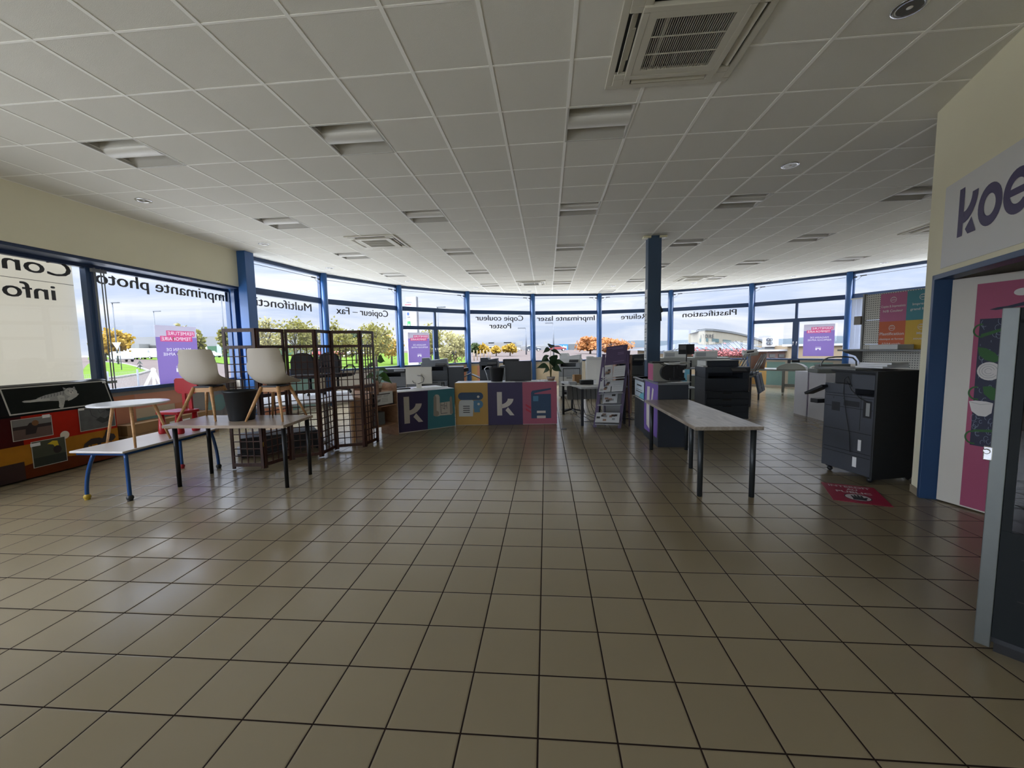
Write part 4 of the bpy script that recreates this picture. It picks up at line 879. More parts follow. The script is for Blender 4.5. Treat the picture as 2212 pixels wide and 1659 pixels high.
# printer stand with small printer
t = thing('printer', 'small black printer on a dark stand behind the black screen', 'printer', (-1.05, 11.4, 0))
b = MB(); b.mat(DM); b.b2(-.30, .40, 0, .6, .05, 1.0); b.build('cabinet', parent=t, bevel=.006)
b = MB(); b.mat(BLACKP); b.b2(-.22, .22, .1, .5, 1.03, 1.19).b2(-.18, .18, .15, .45, 1.0, 1.03); b.build('printer_body', parent=t, bevel=.02)
b = MB(); b.mat(MM)
for x_ in (-.26, -.17, -.08): b.b2(x_, x_+.06, -.01, .0, .3, .95)
b.b2(-.33, .45, -.02, .62, .0, .05); b.build('front_panel', parent=t)
copier('pale grey copier behind the dark leafy plant', (.62, 11.9, 0), math.radians(-10), .62, .65, 1.16, MM, LM, .16)
copier('white copier with a black panel behind the white desktop computer', (1.45, 11.6, 0), math.radians(-4), .75, .65, 1.10, LM, LM, .12)
# desk behind the easel
T, L = frame_at((.63, 7.55), (2.1, 7.95)); 
t = thing('desk', 'grey-topped desk with dark square legs behind the purple brochure stand', 'desk', (.63, 7.55, 0))
ddk = Vector((-.23, .973, 0)); C = Vector((.62, 7.71, 0)); e = Vector((.973, .23, 0))
b = MB(); b.mat(M('desk_grey', (176, 178, 176), .35, 0, .03)); b.prism([tuple((C+v)[:2]) for v in (Vector(), e*.93, e*.93+ddk*1.45, ddk*1.45)], .71, .745); b.build('desk_top', parent=t, world=True)
for v in (e*.04+ddk*.05, e*.04+ddk*1.40, e*.88+ddk*.05, e*.88+ddk*1.40): MB().mat(DARKP).box((*(C+v)[:2], .355), (.045, .045, .71), math.atan2(e.y, e.x)).build('leg', parent=t, world=True)
b = MB(); b.mat(GREYP); q = C+ddk*1.1; b.box((*(q+e*.46)[:2], .52), (.84, .018, .30), math.atan2(e.y, e.x)); b.build('modesty_panel', parent=t, world=True)
b = MB(); b.mat(M('desk_grey')); q = C+ddk*.10; b.box((*(q+e*.66)[:2], .38), (.40, .02, .66), math.atan2(e.y, e.x))
b.build('return_panel', parent=t, world=True)
b = MB(); b.mat(M('cable_black', (30, 30, 32), .6))
for k in range(7):
    s0 = C+e*(.1+.1*k)+ddk*.9; x1 = C+e*(.2+.16*k)+ddk*(.4+.1*(k % 3)); b.tube([(s0.x, s0.y, .68), (s0.x+.02, s0.y-.02, .35-.03*k % .2), (s0.x+.08, s0.y-.05, .08), (x1.x, x1.y, .012), (x1.x+.25, x1.y-.05, .012)], .006, 5)
tag(b.build('cable'), 'tangle of black cables hanging under the grey desk', 'cable')
t = monitor('computer', 'white all-in-one computer seen from behind on the grey desk', 'computer', (1.02, 8.28, .746), math.radians(-6), .50, .40, WHITEP, .10, True, .05)
b = MB(); b.mat(LGREY); b.ext([(-.24, 0), (.24, 0), (.26, .05), (-.2, .06)], (0, .05, .49), (1, 0, 0), (0, 0, 1), (0, -1, 0), .10); b.build('hood', parent=t)
b = MB(); b.mat(glass_mat('clear_plastic')); b.lathe([(.028, 0), (.03, .10), (.022, .12), (.01, .14), (.01, .16)], n=16); b.mat(M('label_white', (220, 222, 224), .5)).lathe([(.0305, .03), (.0305, .09)], n=16); o = b.build('bottle'); o.location = (1.12, 8.0, .746); tag(o, 'small clear dispenser bottle beside the white desktop computer', 'bottle')
b = MB(); b.mat(CARD); b.box((.62, 8.75, .83), (.16, .13, .17), .3); tag(b.build('cardboard_box', bevel=.003), 'small brown box standing on the grey desk behind the dark plant', 'box')
b = MB(); b.mat(BLACKP); b.box((.78, 8.35, .79), (.26, .16, .085), .1); b.mat(GREYP).box((.5, 8.3, .775), (.14, .2, .06), .1); tag(b.build('desk_tray', bevel=.004), 'black desk organiser on the grey desk left of the computer', 'organiser')
for k, (x_, y_, a_) in enumerate(((.42, 8.1, .3), (.62, 7.95, -.2), (.78, 7.82, .5))):
    b = MB(); b.mat(PAPER); b.box((x_, y_, .7475+.001*k), (.297, .21, .002), a_); tag(b.build('paper_sheet'), 'white sheet lying on the grey desk, %s' % ('nearest the dark plant', 'in the middle', 'near the computer foot')[k], 'paper', 'papers on the grey desk')
# mesh desk chair back behind
t = thing('desk_chair', 'mesh-backed office chair behind the small brown box', 'chair', (.55, 9.6, 0), 0)
b = MB(); b.mat(DARKP); b.b2(-.2, .2, -.02, .0, .66, .68).b2(-.2, .2, -.02, 0, .99, 1.01).b2(-.2, -.185, -.02, 0, .66, 1.0).b2(.185, .2, -.02, 0, .66, 1.0)
for k in range(1, 14): b.b2(-.2+.4*k/14-.002, -.2+.4*k/14+.002, -.012, -.008, .67, 1.0)
b.build('backrest', parent=t); b = MB(); b.mat(OFF); b.b2(-.22, .22, -.45, .0, .44, .50); b.build('seat', parent=t, bevel=.02)
b = MB(); b.mat(DARKP); b.cyl((0, -.2, .06), (0, -.2, .44), .025).b2(-.02, .02, -.03, .01, .48, .70)
for k in range(5): a = 2*PI*k/5; b.tube([(0, -.2, .07), (.28*math.cos(a), -.2+.28*math.sin(a), .03)], .018, 6)
b.build('base', parent=t)
# ---- brochure stand (easel rack)
EP = M('aubergine', (66, 48, 84), .45, 0, .04)
t = thing('brochure_stand', 'tall dark purple brochure stand with sloping shelves', 'stand', (1.08, 7.7, 0))
FL, FR = Vector((.863, 7.60, 0)), Vector((1.30, 7.52, 0)); TLp, TRp = Vector((1.047, 7.72, 1.362)), Vector((1.486, 7.66, 1.42))
for a_, c_ in ((FL, TLp), (FR, TRp)):
    b = MB(); b.mat(EP); x_ = (FR-FL).normalized(); d_ = (c_-a_).normalized(); n_ = x_.cross(d_).normalized()
    w2 = .03; vs = [a_-x_*w2, a_+x_*w2, c_+x_*w2, c_-x_*w2]; vs += [v+n_*(-.05) for v in vs]; b._add(vs, [(0, 1, 2, 3), (7, 6, 5, 4), (0, 4, 5, 1), (1, 5, 6, 2), (2, 6, 7, 3), (3, 7, 4, 0)]); b.build('side_rail', parent=t, world=True)
for a_, c_ in ((FL, TLp), (FR, TRp)):
    b = MB(); b.mat(EP); b.tube([c_*.96+Vector((0, .02, 0)), Vector((c_.x+.03, c_.y+.05, .0))], .01, 6); b.build('rear_leg', parent=t, world=True)
def onr(s, f):                      # point on the rack: s across, f up the rails
    a_ = FL+(TLp-FL)*f; c_ = FR+(TRp-FR)*f; return a_+(c_-a_)*s
SHL = M('shelf_clear', (150, 152, 156), .3, 0, .02)
specs = [(.84, 1.08, 'sign'), (.66, .80, 'mag'), (.47, .58, 'mag2'), (.32, .40, 'mag3'), (.07, .22, 'mag4')]
for f0, f1, kd in specs:
    A_, B_ = onr(.02, f0), onr(.98, f0); x_ = (B_-A_).normalized(); up_ = (onr(.5, f1)-onr(.5, f0)).normalized(); n_ = x_.cross(up_).normalized(); W_ = (B_-A_).length
    hgt = (f1-f0)*1.46
    if kd == 'sign':
        b = MB(); b.mat(EP); p = Pan(b, A_+x_*.03-n_*.0, x_, up_)
        vs = [(0.0, 0), (W_-.05, 0), (W_-.05, hgt), (0, hgt)]; b.ext(vs, p.o, x_, up_, n_, .012); p.o = p.o+n_*.012
        for yy, x0, x1 in ((.88, .05, .7), (.82, .25, .7), (.6, .5, .75), (.52, .5, .75), (.14, .35, .8)): p.rect(x0*W_, yy*hgt, x1*W_, yy*hgt+.008, M('faint_text', (120, 104, 140), .6), .001)
        b.build('header_sign', parent=t, world=True); continue
    b = MB(); b.mat(SHL); out = n_*.20+up_*(-.02)
    b._add([A_, B_, B_+out, A_+out, A_-up_*.008, B_-up_*.008, B_+out-up_*.008, A_+out-up_*.008], [(0, 1, 2, 3), (7, 6, 5, 4), (0, 4, 5, 1), (1, 5, 6, 2), (2, 6, 7, 3), (3, 7, 4, 0)]); b.build('shelf', parent=t, world=True)
    ups = (up_*.72+(-n_)*.69).normalized()
for j, (f0, s0, s1, lab) in enumerate(((.66, .02, .46, 'left, top shelf'), (.66, .48, .97, 'right, top shelf'), (.47, .0, .48, 'left, second shelf'), (.47, .5, .97, 'right, second shelf'), (.32, .22, .80, 'alone on the third shelf'), (.07, .0, .55, 'left, bottom shelf'), (.07, .52, .98, 'right, bottom shelf'))):
    A_, B_ = onr(s0, f0), onr(s1, f0); x_ = (B_-A_).normalized(); up_ = (onr(.5, 1)-onr(.5, 0)).normalized(); n_ = x_.cross(up_).normalized(); W_ = (B_-A_).length
    o_ = A_+n_*.165+up_*.012; back = (up_*.78-n_*.62).normalized(); hh = .26 if f0 > .3 else .22
    b = MB(); b.mat(M('magazine_grey', (188, 190, 190), .4, 0, .04)); nn_ = x_.cross(back).normalized(); b.ext([(0, 0), (W_-.01, 0), (W_-.01, hh), (0, hh)], o_, x_, back, nn_, .006); p = Pan(b, o_+nn_*.006, x_, back)
    rr_ = random.Random(j)
    if j in (0, 4, 5, 6, 2):
        for k in range(6): x0 = rr_.uniform(.05, .6)*W_; y0 = rr_.uniform(.05, .75)*hh; p.rect(x0, y0, x0+.25*W_, y0+.045, (M('photo_dark', (70, 66, 62), .5), GREYP, M('photo_warm', (140, 110, 90), .5))[k % 3], .001)
    else:
        for k in range(3): p.rect(.1*W_, (.2+.2*k)*hh, .8*W_, (.2+.2*k)*hh+.004, GREYP, .001)
    tag(b.build('brochure'), 'brochure on the purple stand, ' + lab, 'brochure', 'brochures on the purple stand')
# ================================================================== RIGHT SIDE
CB = M('counter_black', (46, 51, 58), .4, 0, .04)
t = thing('display_counter', 'dark counter with a purple k banner in front of the free-standing column', 'counter', (1.8, 6.6, 0))
b = MB(); b.mat(CB); b.b2(1.61, 2.04, 6.09, 6.98, .0, .93); b.b2(1.63, 2.04, 7.0, 7.80, 0, .93); b.build('counter_body', parent=t, world=True, bevel=.004)
b = MB(); b.mat(M('counter_top_grey', (110, 114, 116), .35)); b.b2(1.60, 2.05, 6.08, 6.99, .93, .955); b.b2(1.60, 2.05, 6.99, 7.82, .905, .93); b.build('counter_top', parent=t, world=True)
b = MB(); p = Pan(b, (1.608, 6.93, .12), (0, -1, 0)); p.n = Vector((-1, 0, 0))
p.poly([(0, .0), (.80, .01), (.83, .20), (.81, .5), (.84, .845), (.05, .83), (.0, .5), (-.02, .25)], PURPLE2, 0)
p.poly([(.17, .10), (.36, .06), (.34, .40), (.37, .74), (.20, .73), (.16, .4)], PALE, .003).poly([(.42, .06), (.60, .05), (.52, .30), (.45, .38), (.56, .60), (.60, .72), (.52, .74), (.42, .45)], PALE, .003)
b.build('banner', parent=t, world=True)
b = MB(); p = Pan(b, (1.628, 7.78, .59), (0, -1, 0)); p.n = Vector((-1, 0, 0)); p.rect(0, 0, .72, .29, M('poster_pale_blue', (200, 214, 224), .5), 0).poly([(.35, 0), (.72, 0), (.72, .12), (.5, .09)], M('poster_aqua', (110, 180, 196), .5), .001)
p.rect(.18, .20, .55, .225, INK, .001).rect(.12, .13, .6, .14, GREYP, .001).rect(.1, .09, .62, .105, INK, .001); p.rect(-.02, -.03, .74, -.01, LGREY, .002)
b.build('notice', parent=t, world=True)
# box and label printer on top
b = MB(); b.mat(M('carton_grey', (136, 134, 124), .7, 0, .05)); b.b2(1.49+.13, 2.03, 6.42, 6.75, .956, 1.232); b.mat(PINKP).b2(1.616, 1.62, 6.44, 6.74, .97, 1.22)
tag(b.build('carton'), 'grey carton with a pink end on the dark counter', 'box')
t = thing('label_printer', 'black reel printer in front of the grey carton on the dark counter', 'printer', (1.90, 6.28, .956))
b = MB(); b.mat(BLACKP); b.cyl((-.08, .0, .14), (-.08, .09, .14), .12, n=28); b.build('reel', parent=t)
b = MB(); b.mat(BLACKP); b.b2(-.08, .14, -.03, .12, .02, .06).b2(-.02, .13, -.02, .1, .06, .24).b2(.02, .15, -.04, .11, .20, .245); b.mat(PAPER).b2(.10, .13, -.045, -.04, .14, .18); b.build('printer_body', parent=t, bevel=.008)
b = MB(); b.mat(LGREY); b.box((.02, .03, .275), (.30, .16, .012), .2, rx=.1); b.box((.12, .02, .29), (.22, .10, .008), .5); b.build('tray', parent=t)
b = MB(); b.mat(M('cable_black')); b.tube([(-.2, .1, .28), (-.1, .04, .22), (0.02, -.02, .1), (.16, -.03, .02)], .005, 6); b.build('cable', parent=t)
for k in range(3):
    b = MB(); b.mat(PAPER); b.box((1.86+.07*k, 6.16+.02*k, .957+.002*k), (.2, .1, .002), .1*k); tag(b.build('paper_sheet'), 'white slip on the front edge of the dark counter, %s of its row' % ('left', 'middle', 'right')[k], 'paper', 'slips on the dark counter')
for k, (x_, y_, w_) in enumerate(((1.75, 6.55, .28), (1.93, 6.5, .22))):
    b = MB(); b.mat((BLACKP, DARKP)[k]); b.box((x_, y_, 1.245+.0*k), (w_ if k == 0 else .15, .2, .024), .1*k); tag(b.build('tray', bevel=.004), ('flat black tray on the grey carton, left', 'flat dark tray on the grey carton, right')[k], 'tray')
# posted sheets on the column
for k, (z0, z1) in enumerate(((1.95, 2.6), (1.55, 1.93), (1.22, 1.53))):
    b = MB(); b.mat(PAPER); b.b2(1.946, 1.9545, 8.25+.01*k, 8.45, z0, z1); pn = Pan(b, (1.946, 8.45, z0), (0, -1, 0)); pn.n = Vector((-1, 0, 0))
    for q in range(5): pn.rect(.03, .04+(z1-z0-.1)*q/5, .16, .05+(z1-z0-.1)*q/5+.02, (GREYP, MM, LGREY)[q % 3], .001)
    tag(b.build('posted_sheet'), 'tall posted sheet on the left face of the free-standing column, %s' % ('topmost', 'middle', 'lowest')[k], 'sheet', 'sheets on the column')
b = MB(); b.mat(M('torn_poster', (44, 50, 50), .6)); b.ext([(0, 0), (.05, -.12), (.01, -.14), (.02, -.30), (-.01, -.30), (-.01, .02)], (2.206, 8.25, 2.28), (1, 0, 0), (0, 0, 1), (0, 1, 0), .003); tag(b.build('torn_sheet'), 'torn dark sheet curling off the right edge of the column', 'sheet')
# things behind the counter around the column
t = monitor('monitor', 'small dark monitor on a post right of the free-standing column', 'monitor', (3.05, 9.3, 1.0), math.radians(-5), .33, .22, DARKP, .30, False)
b = MB(); b.mat(DARKP); b.cyl((0, -.02, 0), (0, -.02, .42), .012); b.b2(-.08, .08, -.09, .06, 0, .01); b.build('stand', parent=t)
pn_ = MB(); q_ = Pan(pn_, (-.15, -.0165, .40), (1, 0, 0)); q_.rect(0, 0, .14, .10, M('faint_label', (110, 112, 116), .5), .0); pn_.build('rating_label', parent=t)
t = thing('shelf_rack', 'open dark rack with office supplies right of the free-standing column', 'rack', (2.7, 9.5, 0))
b = MB(); b.mat(DARKP)
for x_ in (2.35, 3.25):
    for y_ in (9.15, 9.6): b.b2(x_-.015, x_+.015, y_-.015, y_+.015, 0, 1.05 if y_ < 9.3 else 1.15)
b.build('post', parent=t, world=True)
for z in (.985, .55): MB().mat(MM).b2(2.33, 3.27, 9.13, 9.62, z-.012, z+.012).build('shelf', parent=t, world=True)
for k, (x_, cl, nm) in enumerate((((2.45), (190, 120, 120), 'pink'), (2.55, (222, 214, 120), 'yellow'), (2.68, (210, 212, 214), 'white'), (2.84, (190, 120, 130), 'rose'), (2.97, (60, 62, 70), 'dark'))):
    b = MB(); b.mat(M('supply_'+nm, cl, .6)); b.box((x_, 9.42, 1.03), (.09, .2, .06), .04*k); tag(b.build('supply_box'), 'small %s supply box on the dark rack beside the column' % nm, 'box')
t = copier('black copier with a raised document feeder behind the free-standing column', (2.45, 12.2, 0), math.radians(-8), .9, .6, 1.16, DM, DARKP, .14)
# pinboard divider and column of shelves left of the column
t = thing('filing_rack', 'narrow wooden rack with folders left of the free-standing column', 'rack', (1.7, 9.3, 0))
b = MB(); b.mat(M('rack_brown', (140, 112, 96), .6, 0, .05)); b.b2(1.50, 1.53, 9.2, 9.6, 0, 1.30).b2(1.83, 1.86, 9.2, 9.6, 0, 1.30).b2(1.50, 1.86, 9.58, 9.6, 0, 1.3).b2(1.5, 1.86, 9.2, 9.6, 1.29, 1.31)
b.build('rack_frame', parent=t, world=True)
for z in (.86, .98, 1.12): MB().mat(M('rack_brown')).b2(1.53, 1.83, 9.21, 9.58, z-.008, z+.008).build('shelf', parent=t, world=True)
for k in range(4):
    b = MB(); b.mat((MM, M('supply_dark'), NAVY, PALE)[k]); b.b2(1.56+.055*k, 1.60+.055*k, 9.24, 9.5, .99, 1.10); tag(b.build('folder'), '%s folder standing in the narrow wooden rack' % ('grey', 'black', 'navy', 'pale')[k], 'folder', 'folders in the wooden rack')
# ---- long table on the right
t = thing('table', 'long worn oak-topped table with dark legs on the right', 'table', (1.7, 5.0, 0))
b = MB(); b.mat(wood('worn_oak', (128, 116, 102), (168, 158, 144), .28, 2.2, (6, 1, 6))); b.prism([(1.41, 4.0), (2.05, 4.02), (2.02, 6.04), (1.40, 6.02)], TZ-.035, TZ); tp = b.build('table_top', parent=t, world=True, bevel=.002)
for x_, y_ in ((1.50, 4.10), (1.995, 4.10), (1.485, 5.95), (1.975, 5.95)): MB().mat(M('leg_dark_grey', (44, 48, 50), .4, .3)).cyl((x_, y_, 0), (x_, y_, TZ-.035), .025, .027, 16).build('leg', parent=t, world=True)
for x_, y_ in ((1.735, 5.05),): MB().mat(M('leg_dark_grey')).cyl((x_, y_, 0), (x_, y_, TZ-.035), .025, .027, 16).build('leg', parent=t, world=True)
for k, (x_, y_, a_) in enumerate(((1.53, 4.62, .3), (1.62, 4.5, -.2), (1.99, 4.75, .2))):
    b = MB(); b.mat(PAPER); b.box((x_, y_, TZ+.0015), (.05, .03, .001), a_); tag(b.build('paper_scrap'), 'tiny white paper scrap on the long right table, %s' % ('on the left edge', 'a little right of the edge', 'by the far right edge')[k], 'paper scrap', 'paper scraps on the long table')
b = MB(); b.mat(M('stain_dark', (60, 54, 48), .5))
for x_, y_ in ((1.52, 4.85), (1.66, 4.95), (1.60, 5.25)): b.lathe([(.001, .0), (.028, 0)], (x_, y_, TZ+.0008), 14, 1.6, .5)
b.build('stain', parent=tp, world=False); 
# ---- copiers right
copier('black production copier behind the long right table', (3.45, 8.15, 0), math.radians(-4), .80, .72, 1.06, BK, BK, 0)
T = Matrix.Translation((3.43, 8.35, 1.062)); b = MB(T); b.mat(BK); b.b2(-.29, .31, 0, .5, 0, .125); b.mat(LGREY).b2(-.31, -.29, 0.02, .48, 0.02, .12).b2(-.38, -.30, -.05, .3, .0, .03); b.b2(-.25, .30, .0, .48, .125, .13); tag(b.build('scanner_box', bevel=.006), 'long black scanner box lying on the black production copier', 'scanner')
# near right copier seen from its side
t = thing('copier', 'big charcoal copier with open trays beside the partition corner', 'copier', (3.387, 4.502, 0))
N0 = Vector((3.387, 4.502, 0)); du = Vector((-.24, .971, 0)).normalized(); dv = Vector((.971, .24, 0)).normalized(); CH = M('machine_charcoal', (62, 66, 74), .45, 0, .04)
def cb(mb, u0, u1, v0, v1, z0, z1): return mb.prism([tuple((N0+du*a+dv*c)[:2]) for a, c in ((u0, v0), (u1, v0), (u1, v1), (u0, v1))], z0, z1)
b = MB(); b.mat(CH); cb(b, .0, .58, .0, .62, .07, .93); cb(b, .22, .58, 0, .62, .93, 1.04); b.build('body', parent=t, world=True, bevel=.006)
b = MB(); b.mat(M('machine_black', (30, 33, 36), .5, 0, .04)); cb(b, -.012, .012, -.006, .62, .05, 1.20); cb(b, .0, .55, .10, .62, 1.04, 1.17); cb(b, -.01, .57, .06, .64, 1.17, 1.195); b.build('side_cover', parent=t, world=True, bevel=.004)
b = MB(); b.mat(CH); cb(b, .01, .26, -.01, .1, 1.0, 1.16); b.build('upper_front', parent=t, world=True, bevel=.006)
pf = Pan(None, N0+Vector((0, 0, 0)), -du); 
b = MB(); p = Pan(b, N0+du*.58, -du); p.n = (-dv)
SEAM = M('seam_black', (14, 15, 17), .6)
for zz in (.26, .30, .52, .78, .90): p.rect(.02, zz, .56, zz+.006, SEAM, .001)
p.rect(.43, .55, .436, .93, SEAM, .001).rect(.46, .70, .55, .88, BLACKP, .002).rect(.49, .72, .53, .86, GREYP, .003).rect(.10, .73, .20, .83, M('slot_dark', (24, 26, 30), .5), .002).rect(.24, .80, .42, .86, M('slot_dark'), .0015)
p.rect(.425, .33, .46, .45, PAPER, .003).rect(.375, .14, .42, .25, PAPER, .003)
p.disc(.12, .88, .006, SEAM, lift=.003).disc(.24, .88, .006, SEAM, lift=.003)
b.build('side_panel', parent=t, world=True)
b = MB(); b.mat(BLACKP); c = N0+du*.66-dv*.02; b.box((c.x, c.y, .95), (.12, .26, .03), math.atan2(dv.y, dv.x), rx=-.45); c = N0+du*.64; b.box((c.x, c.y, .82), (.16, .10, .05), math.atan2(dv.y, dv.x)); b.build('side_tray', parent=t, world=True, bevel=.005)
b = MB(); b.mat(M('cable_black')); f_ = lambda u, z, v=-.02: tuple(N0+du*u+dv*v+Vector((0, 0, z)))
b.tube([f_(.24, 1.02), f_(.28, 1.13, -.03), f_(.32, 1.10, -.03), f_(.33, .95), f_(.29, .72), f_(.24, .5), f_(.22, .3)], .004, 6); b.tube([f_(.30, 1.08), f_(.24, .98), f_(.14, .90), f_(.06, .87)], .004, 6); b.build('cable', parent=t, world=True)
for u, v in ((.06, .06), (.52, .06), (.06, .55), (.52, .55)):
    c = N0+du*u+dv*v; b = MB(); b.mat(BLACKP); b.ball((c.x, c.y, .028), .028, 8); b.box((c.x, c.y, .062), (.06, .06, .02)); b.build('castor', parent=t, world=True)
b = MB(); c = N0+du*.35+dv*.2
b.mat(M('tray_grey', (110, 112, 110), .5)); c = N0+du*.5+dv*.2; b.box((c.x, c.y, 1.205), (.35, .5, .02), math.atan2(dv.y, dv.x)); tag(b.build('sheet_tray', bevel=.003), 'flat grey tray lying on the charcoal copier', 'tray')
b = MB(); b.mat(PAPER); c = N0+du*.3+dv*.42
for k in range(3): b.box((c.x+.01*k, c.y, 1.225+.02*k+.0), (.34-.02*k, .30, .018), .24+.1*k)
tag(b.build('paper_stack'), 'stack of white paper lying on the charcoal copier by the wall', 'paper')
# white cabinets
for k, (y0, y1) in enumerate(((8.72, 9.14), (8.19, 8.69))):
    b = MB(); b.mat(M('cabinet_white', (206, 206, 212), .45, 0, .02)); b.b2(5.25+.01*k, 5.72, y0, y1, .0, .915); o = tag(b.build('cabinet', bevel=.004), ('white cabinet of the pair beside the charcoal copier, far one', 'white cabinet of the pair beside the charcoal copier, near one')[k], 'cabinet')
b = MB(); b.mat(M('cabinet_purple', (74, 50, 96), .5)); b.b2(5.27, 5.70, 8.69, 8.72, .03, .90); tag(b.build('divider_board'), 'thin purple board squeezed between the two white cabinets', 'board')
# lamp hoop and grey cutter on the cabinets
t = thing('paper_cutter', 'grey guillotine cutter with a chrome hoop handle on the white cabinets', 'paper cutter', (5.52, 8.4, .917), math.radians(-4))
b = MB(); b.mat(M('cutter_grey', (120, 124, 120), .5)); b.b2(-.33, .40, -.1, .24, .0, .075).b2(-.2, .36, .1, .24, .075, .16); b.build('cutter_table', parent=t, bevel=.008)
b = MB(); b.mat(STEEL); b.tube([(-.24, -.02, .075), (-.23, -.02, .17), (-.19, -.02, .245), (-.11, -.02, .29), (.02, -.02, .305), (.2, -.02, .305), (.32, -.02, .285), (.38, -.02, .22), (.39, -.02, .075)], .014, 10); b.build('handle', parent=t)
t = thing('tape_dispenser', 'white curved dispenser on the far white cabinet', 'dispenser', (5.48, 8.93, .916))
b = MB(); b.mat(WHITEP); b.ext([(-.09, 0), (.09, 0), (.10, .04), (.07, .09), (.02, .11), (-.04, .09), (-.07, .04)], (0, -.03, 0), (1, 0, 0), (0, 0, 1), (0, 1, 0), .07); b.build('dispenser_body', parent=t, bevel=.008)
b = MB(); b.mat(GREYP); b.cyl((.02, -.04, .055), (.02, .05, .055), .028, n=20); b.build('roll', parent=t)
# grey work table on castors with a press
t = thing('work_table', 'grey work table on a castor leg behind the folding chairs', 'table', (7.0, 12.6, 0), math.radians(-42))
b = MB(); b.mat(M('table_grey', (124, 126, 118), .45)); b.b2(-1.25, 1.3, -.4, .4, .70, .745); b.build('table_top', parent=t, bevel=.004)
for x_ in (-1.15, .0, 1.2): MB().mat(M('table_grey')).b2(x_-.03, x_+.03, -.36, -.30, .08, .70).build('leg', parent=t); 
MB().mat(M('table_grey')).b2(0, 1.2, -.34, -.31, .25, .33).build('cross_bar', parent=t)
for x_ in (-1.15, 0, 1.2): MB().mat(LGREY).cyl((x_-.02, -.33, .04), (x_+.02, -.33, .04), .04, n=16).build('castor', parent=t)
t = thing('trimmer', 'rounded grey trimmer machine on the grey work table', 'machine', (6.93, 12.22, .746), math.radians(-42))
b = MB(); b.mat(M('trimmer_grey', (140, 142, 132), .5)); b.ext([(-.36, 0), (.36, 0), (.33, .08), (.24, .15), (.10, .19), (-.12, .185), (-.26, .13), (-.35, .06)], (0, -.12, 0), (1, 0, 0), (0, 0, 1), (0, 1, 0), .28); b.build('cover', parent=t, bevel=.01)
b = MB(); b.mat(BLACKP); b.b2(-.10, -.04, -.08, .0, .18, .28).box((.08, 0, .24), (.18, .07, .07), .3).tube([(.1, 0, .22), (.17, .0, .30)], .015, 6); b.build('clamp', parent=t)
# folding chairs resting upside down on a small table
t = thing('table', 'small grey table under the upturned metal chairs', 'table', (4.86, 10.12, 0), math.radians(56.5))
b = MB(); b.mat(M('table_grey')); b.b2(0, 1.5, 0, .7, .70, .74); b.build('table_top', parent=t, bevel=.003)
for x_, y_ in ((.05, .05), (1.45, .05), (.05, .65), (1.45, .65)): MB().mat(DARKP).b2(x_-.02, x_+.02, y_-.02, y_+.02, 0, .70).build('leg', parent=t)
FAB = M('chair_grey_fabric', (66, 74, 86), .8, 0, .08, 40)
def make_upturned():
    t = thing('stacking_chair', 'x', 'chair')
    b = MB(); b.mat(FAB); b.box((.0, 0, .03), (.44, .44, .05)); b.build('seat', parent=t, bevel=.015)
    b = MB(); b.mat(FAB); b.box((-.30, 0, -.22), (.05, .42, .44), ry=math.radians(12)); b.build('backrest', parent=t, bevel=.015)
    for sy in (-1, 1):
        for sx in (-1, 1):
            b = MB(); b.mat(STEEL); b.tube([(sx*.18, sy*.2, .05), (sx*.18-.20, sy*.2, .50)], .011, 8); b.build('leg', parent=t)
    b = MB(); b.mat(STEEL); b.tube([(-.2, -.2, .06), (-.2, .2, .06)], .01, 6).tube([(-.2, -.19, .05), (-.34, -.19, -.30)], .01, 6).tube([(-.2, .19, .05), (-.34, .19, -.30)], .01, 6); b.build('frame', parent=t); return t
c = make_upturned(); c.location = (4.82, 10.05, .745); c.rotation_euler = (0, 0, math.radians(165)); c['group'] = 'metal chairs upturned on the small grey table'; c['label'] = 'grey upholstered metal chair lying upturned on the small table, front one'
def tl(x, y, z): a = math.radians(56.5); return (4.86+x*math.cos(a)-y*math.sin(a), 10.12+x*math.sin(a)+y*math.cos(a), z)
c.rotation_euler = (0, 0, math.radians(146.5)); c.location = tl(.26, .215, .746)
dup(c, tl(.76, .215, .746), math.radians(146.5), 'grey upholstered metal chair lying upturned on the small table, rear one')
# tall translucent bin behind, brown boards, low grey cabinet
b = MB(); b.mat(M('bin_brown', (176, 140, 124), .4, 0, .05, 6, 0, .5, .3)); b.lathe([(.02, 0), (.20, 0), (.26, .50), (.27, .51), (.255, .51), (.19, .02)], n=32); o = b.build('waste_bin'); o.location = (6.32, 12.93, .746); tag(o, 'tall brownish plastic bin standing on the grey work table', 'bin')
b = MB(); b.mat(M('board_brown', (140, 112, 92), .7)); b.box((6.25, 14.1, .38), (.9, .05, .76), math.radians(-30)); tag(b.build('board'), 'brown board leaning under the grey work table', 'board')
b = MB(); b.mat(M('cabinet_grey', (122, 128, 122), .5)); b.box((4.35, 11.75, .33), (.8, .5, .66), math.radians(-6)); tag(b.build('cabinet', bevel=.005), 'low grey-green cabinet behind the small grey table', 'cabinet')
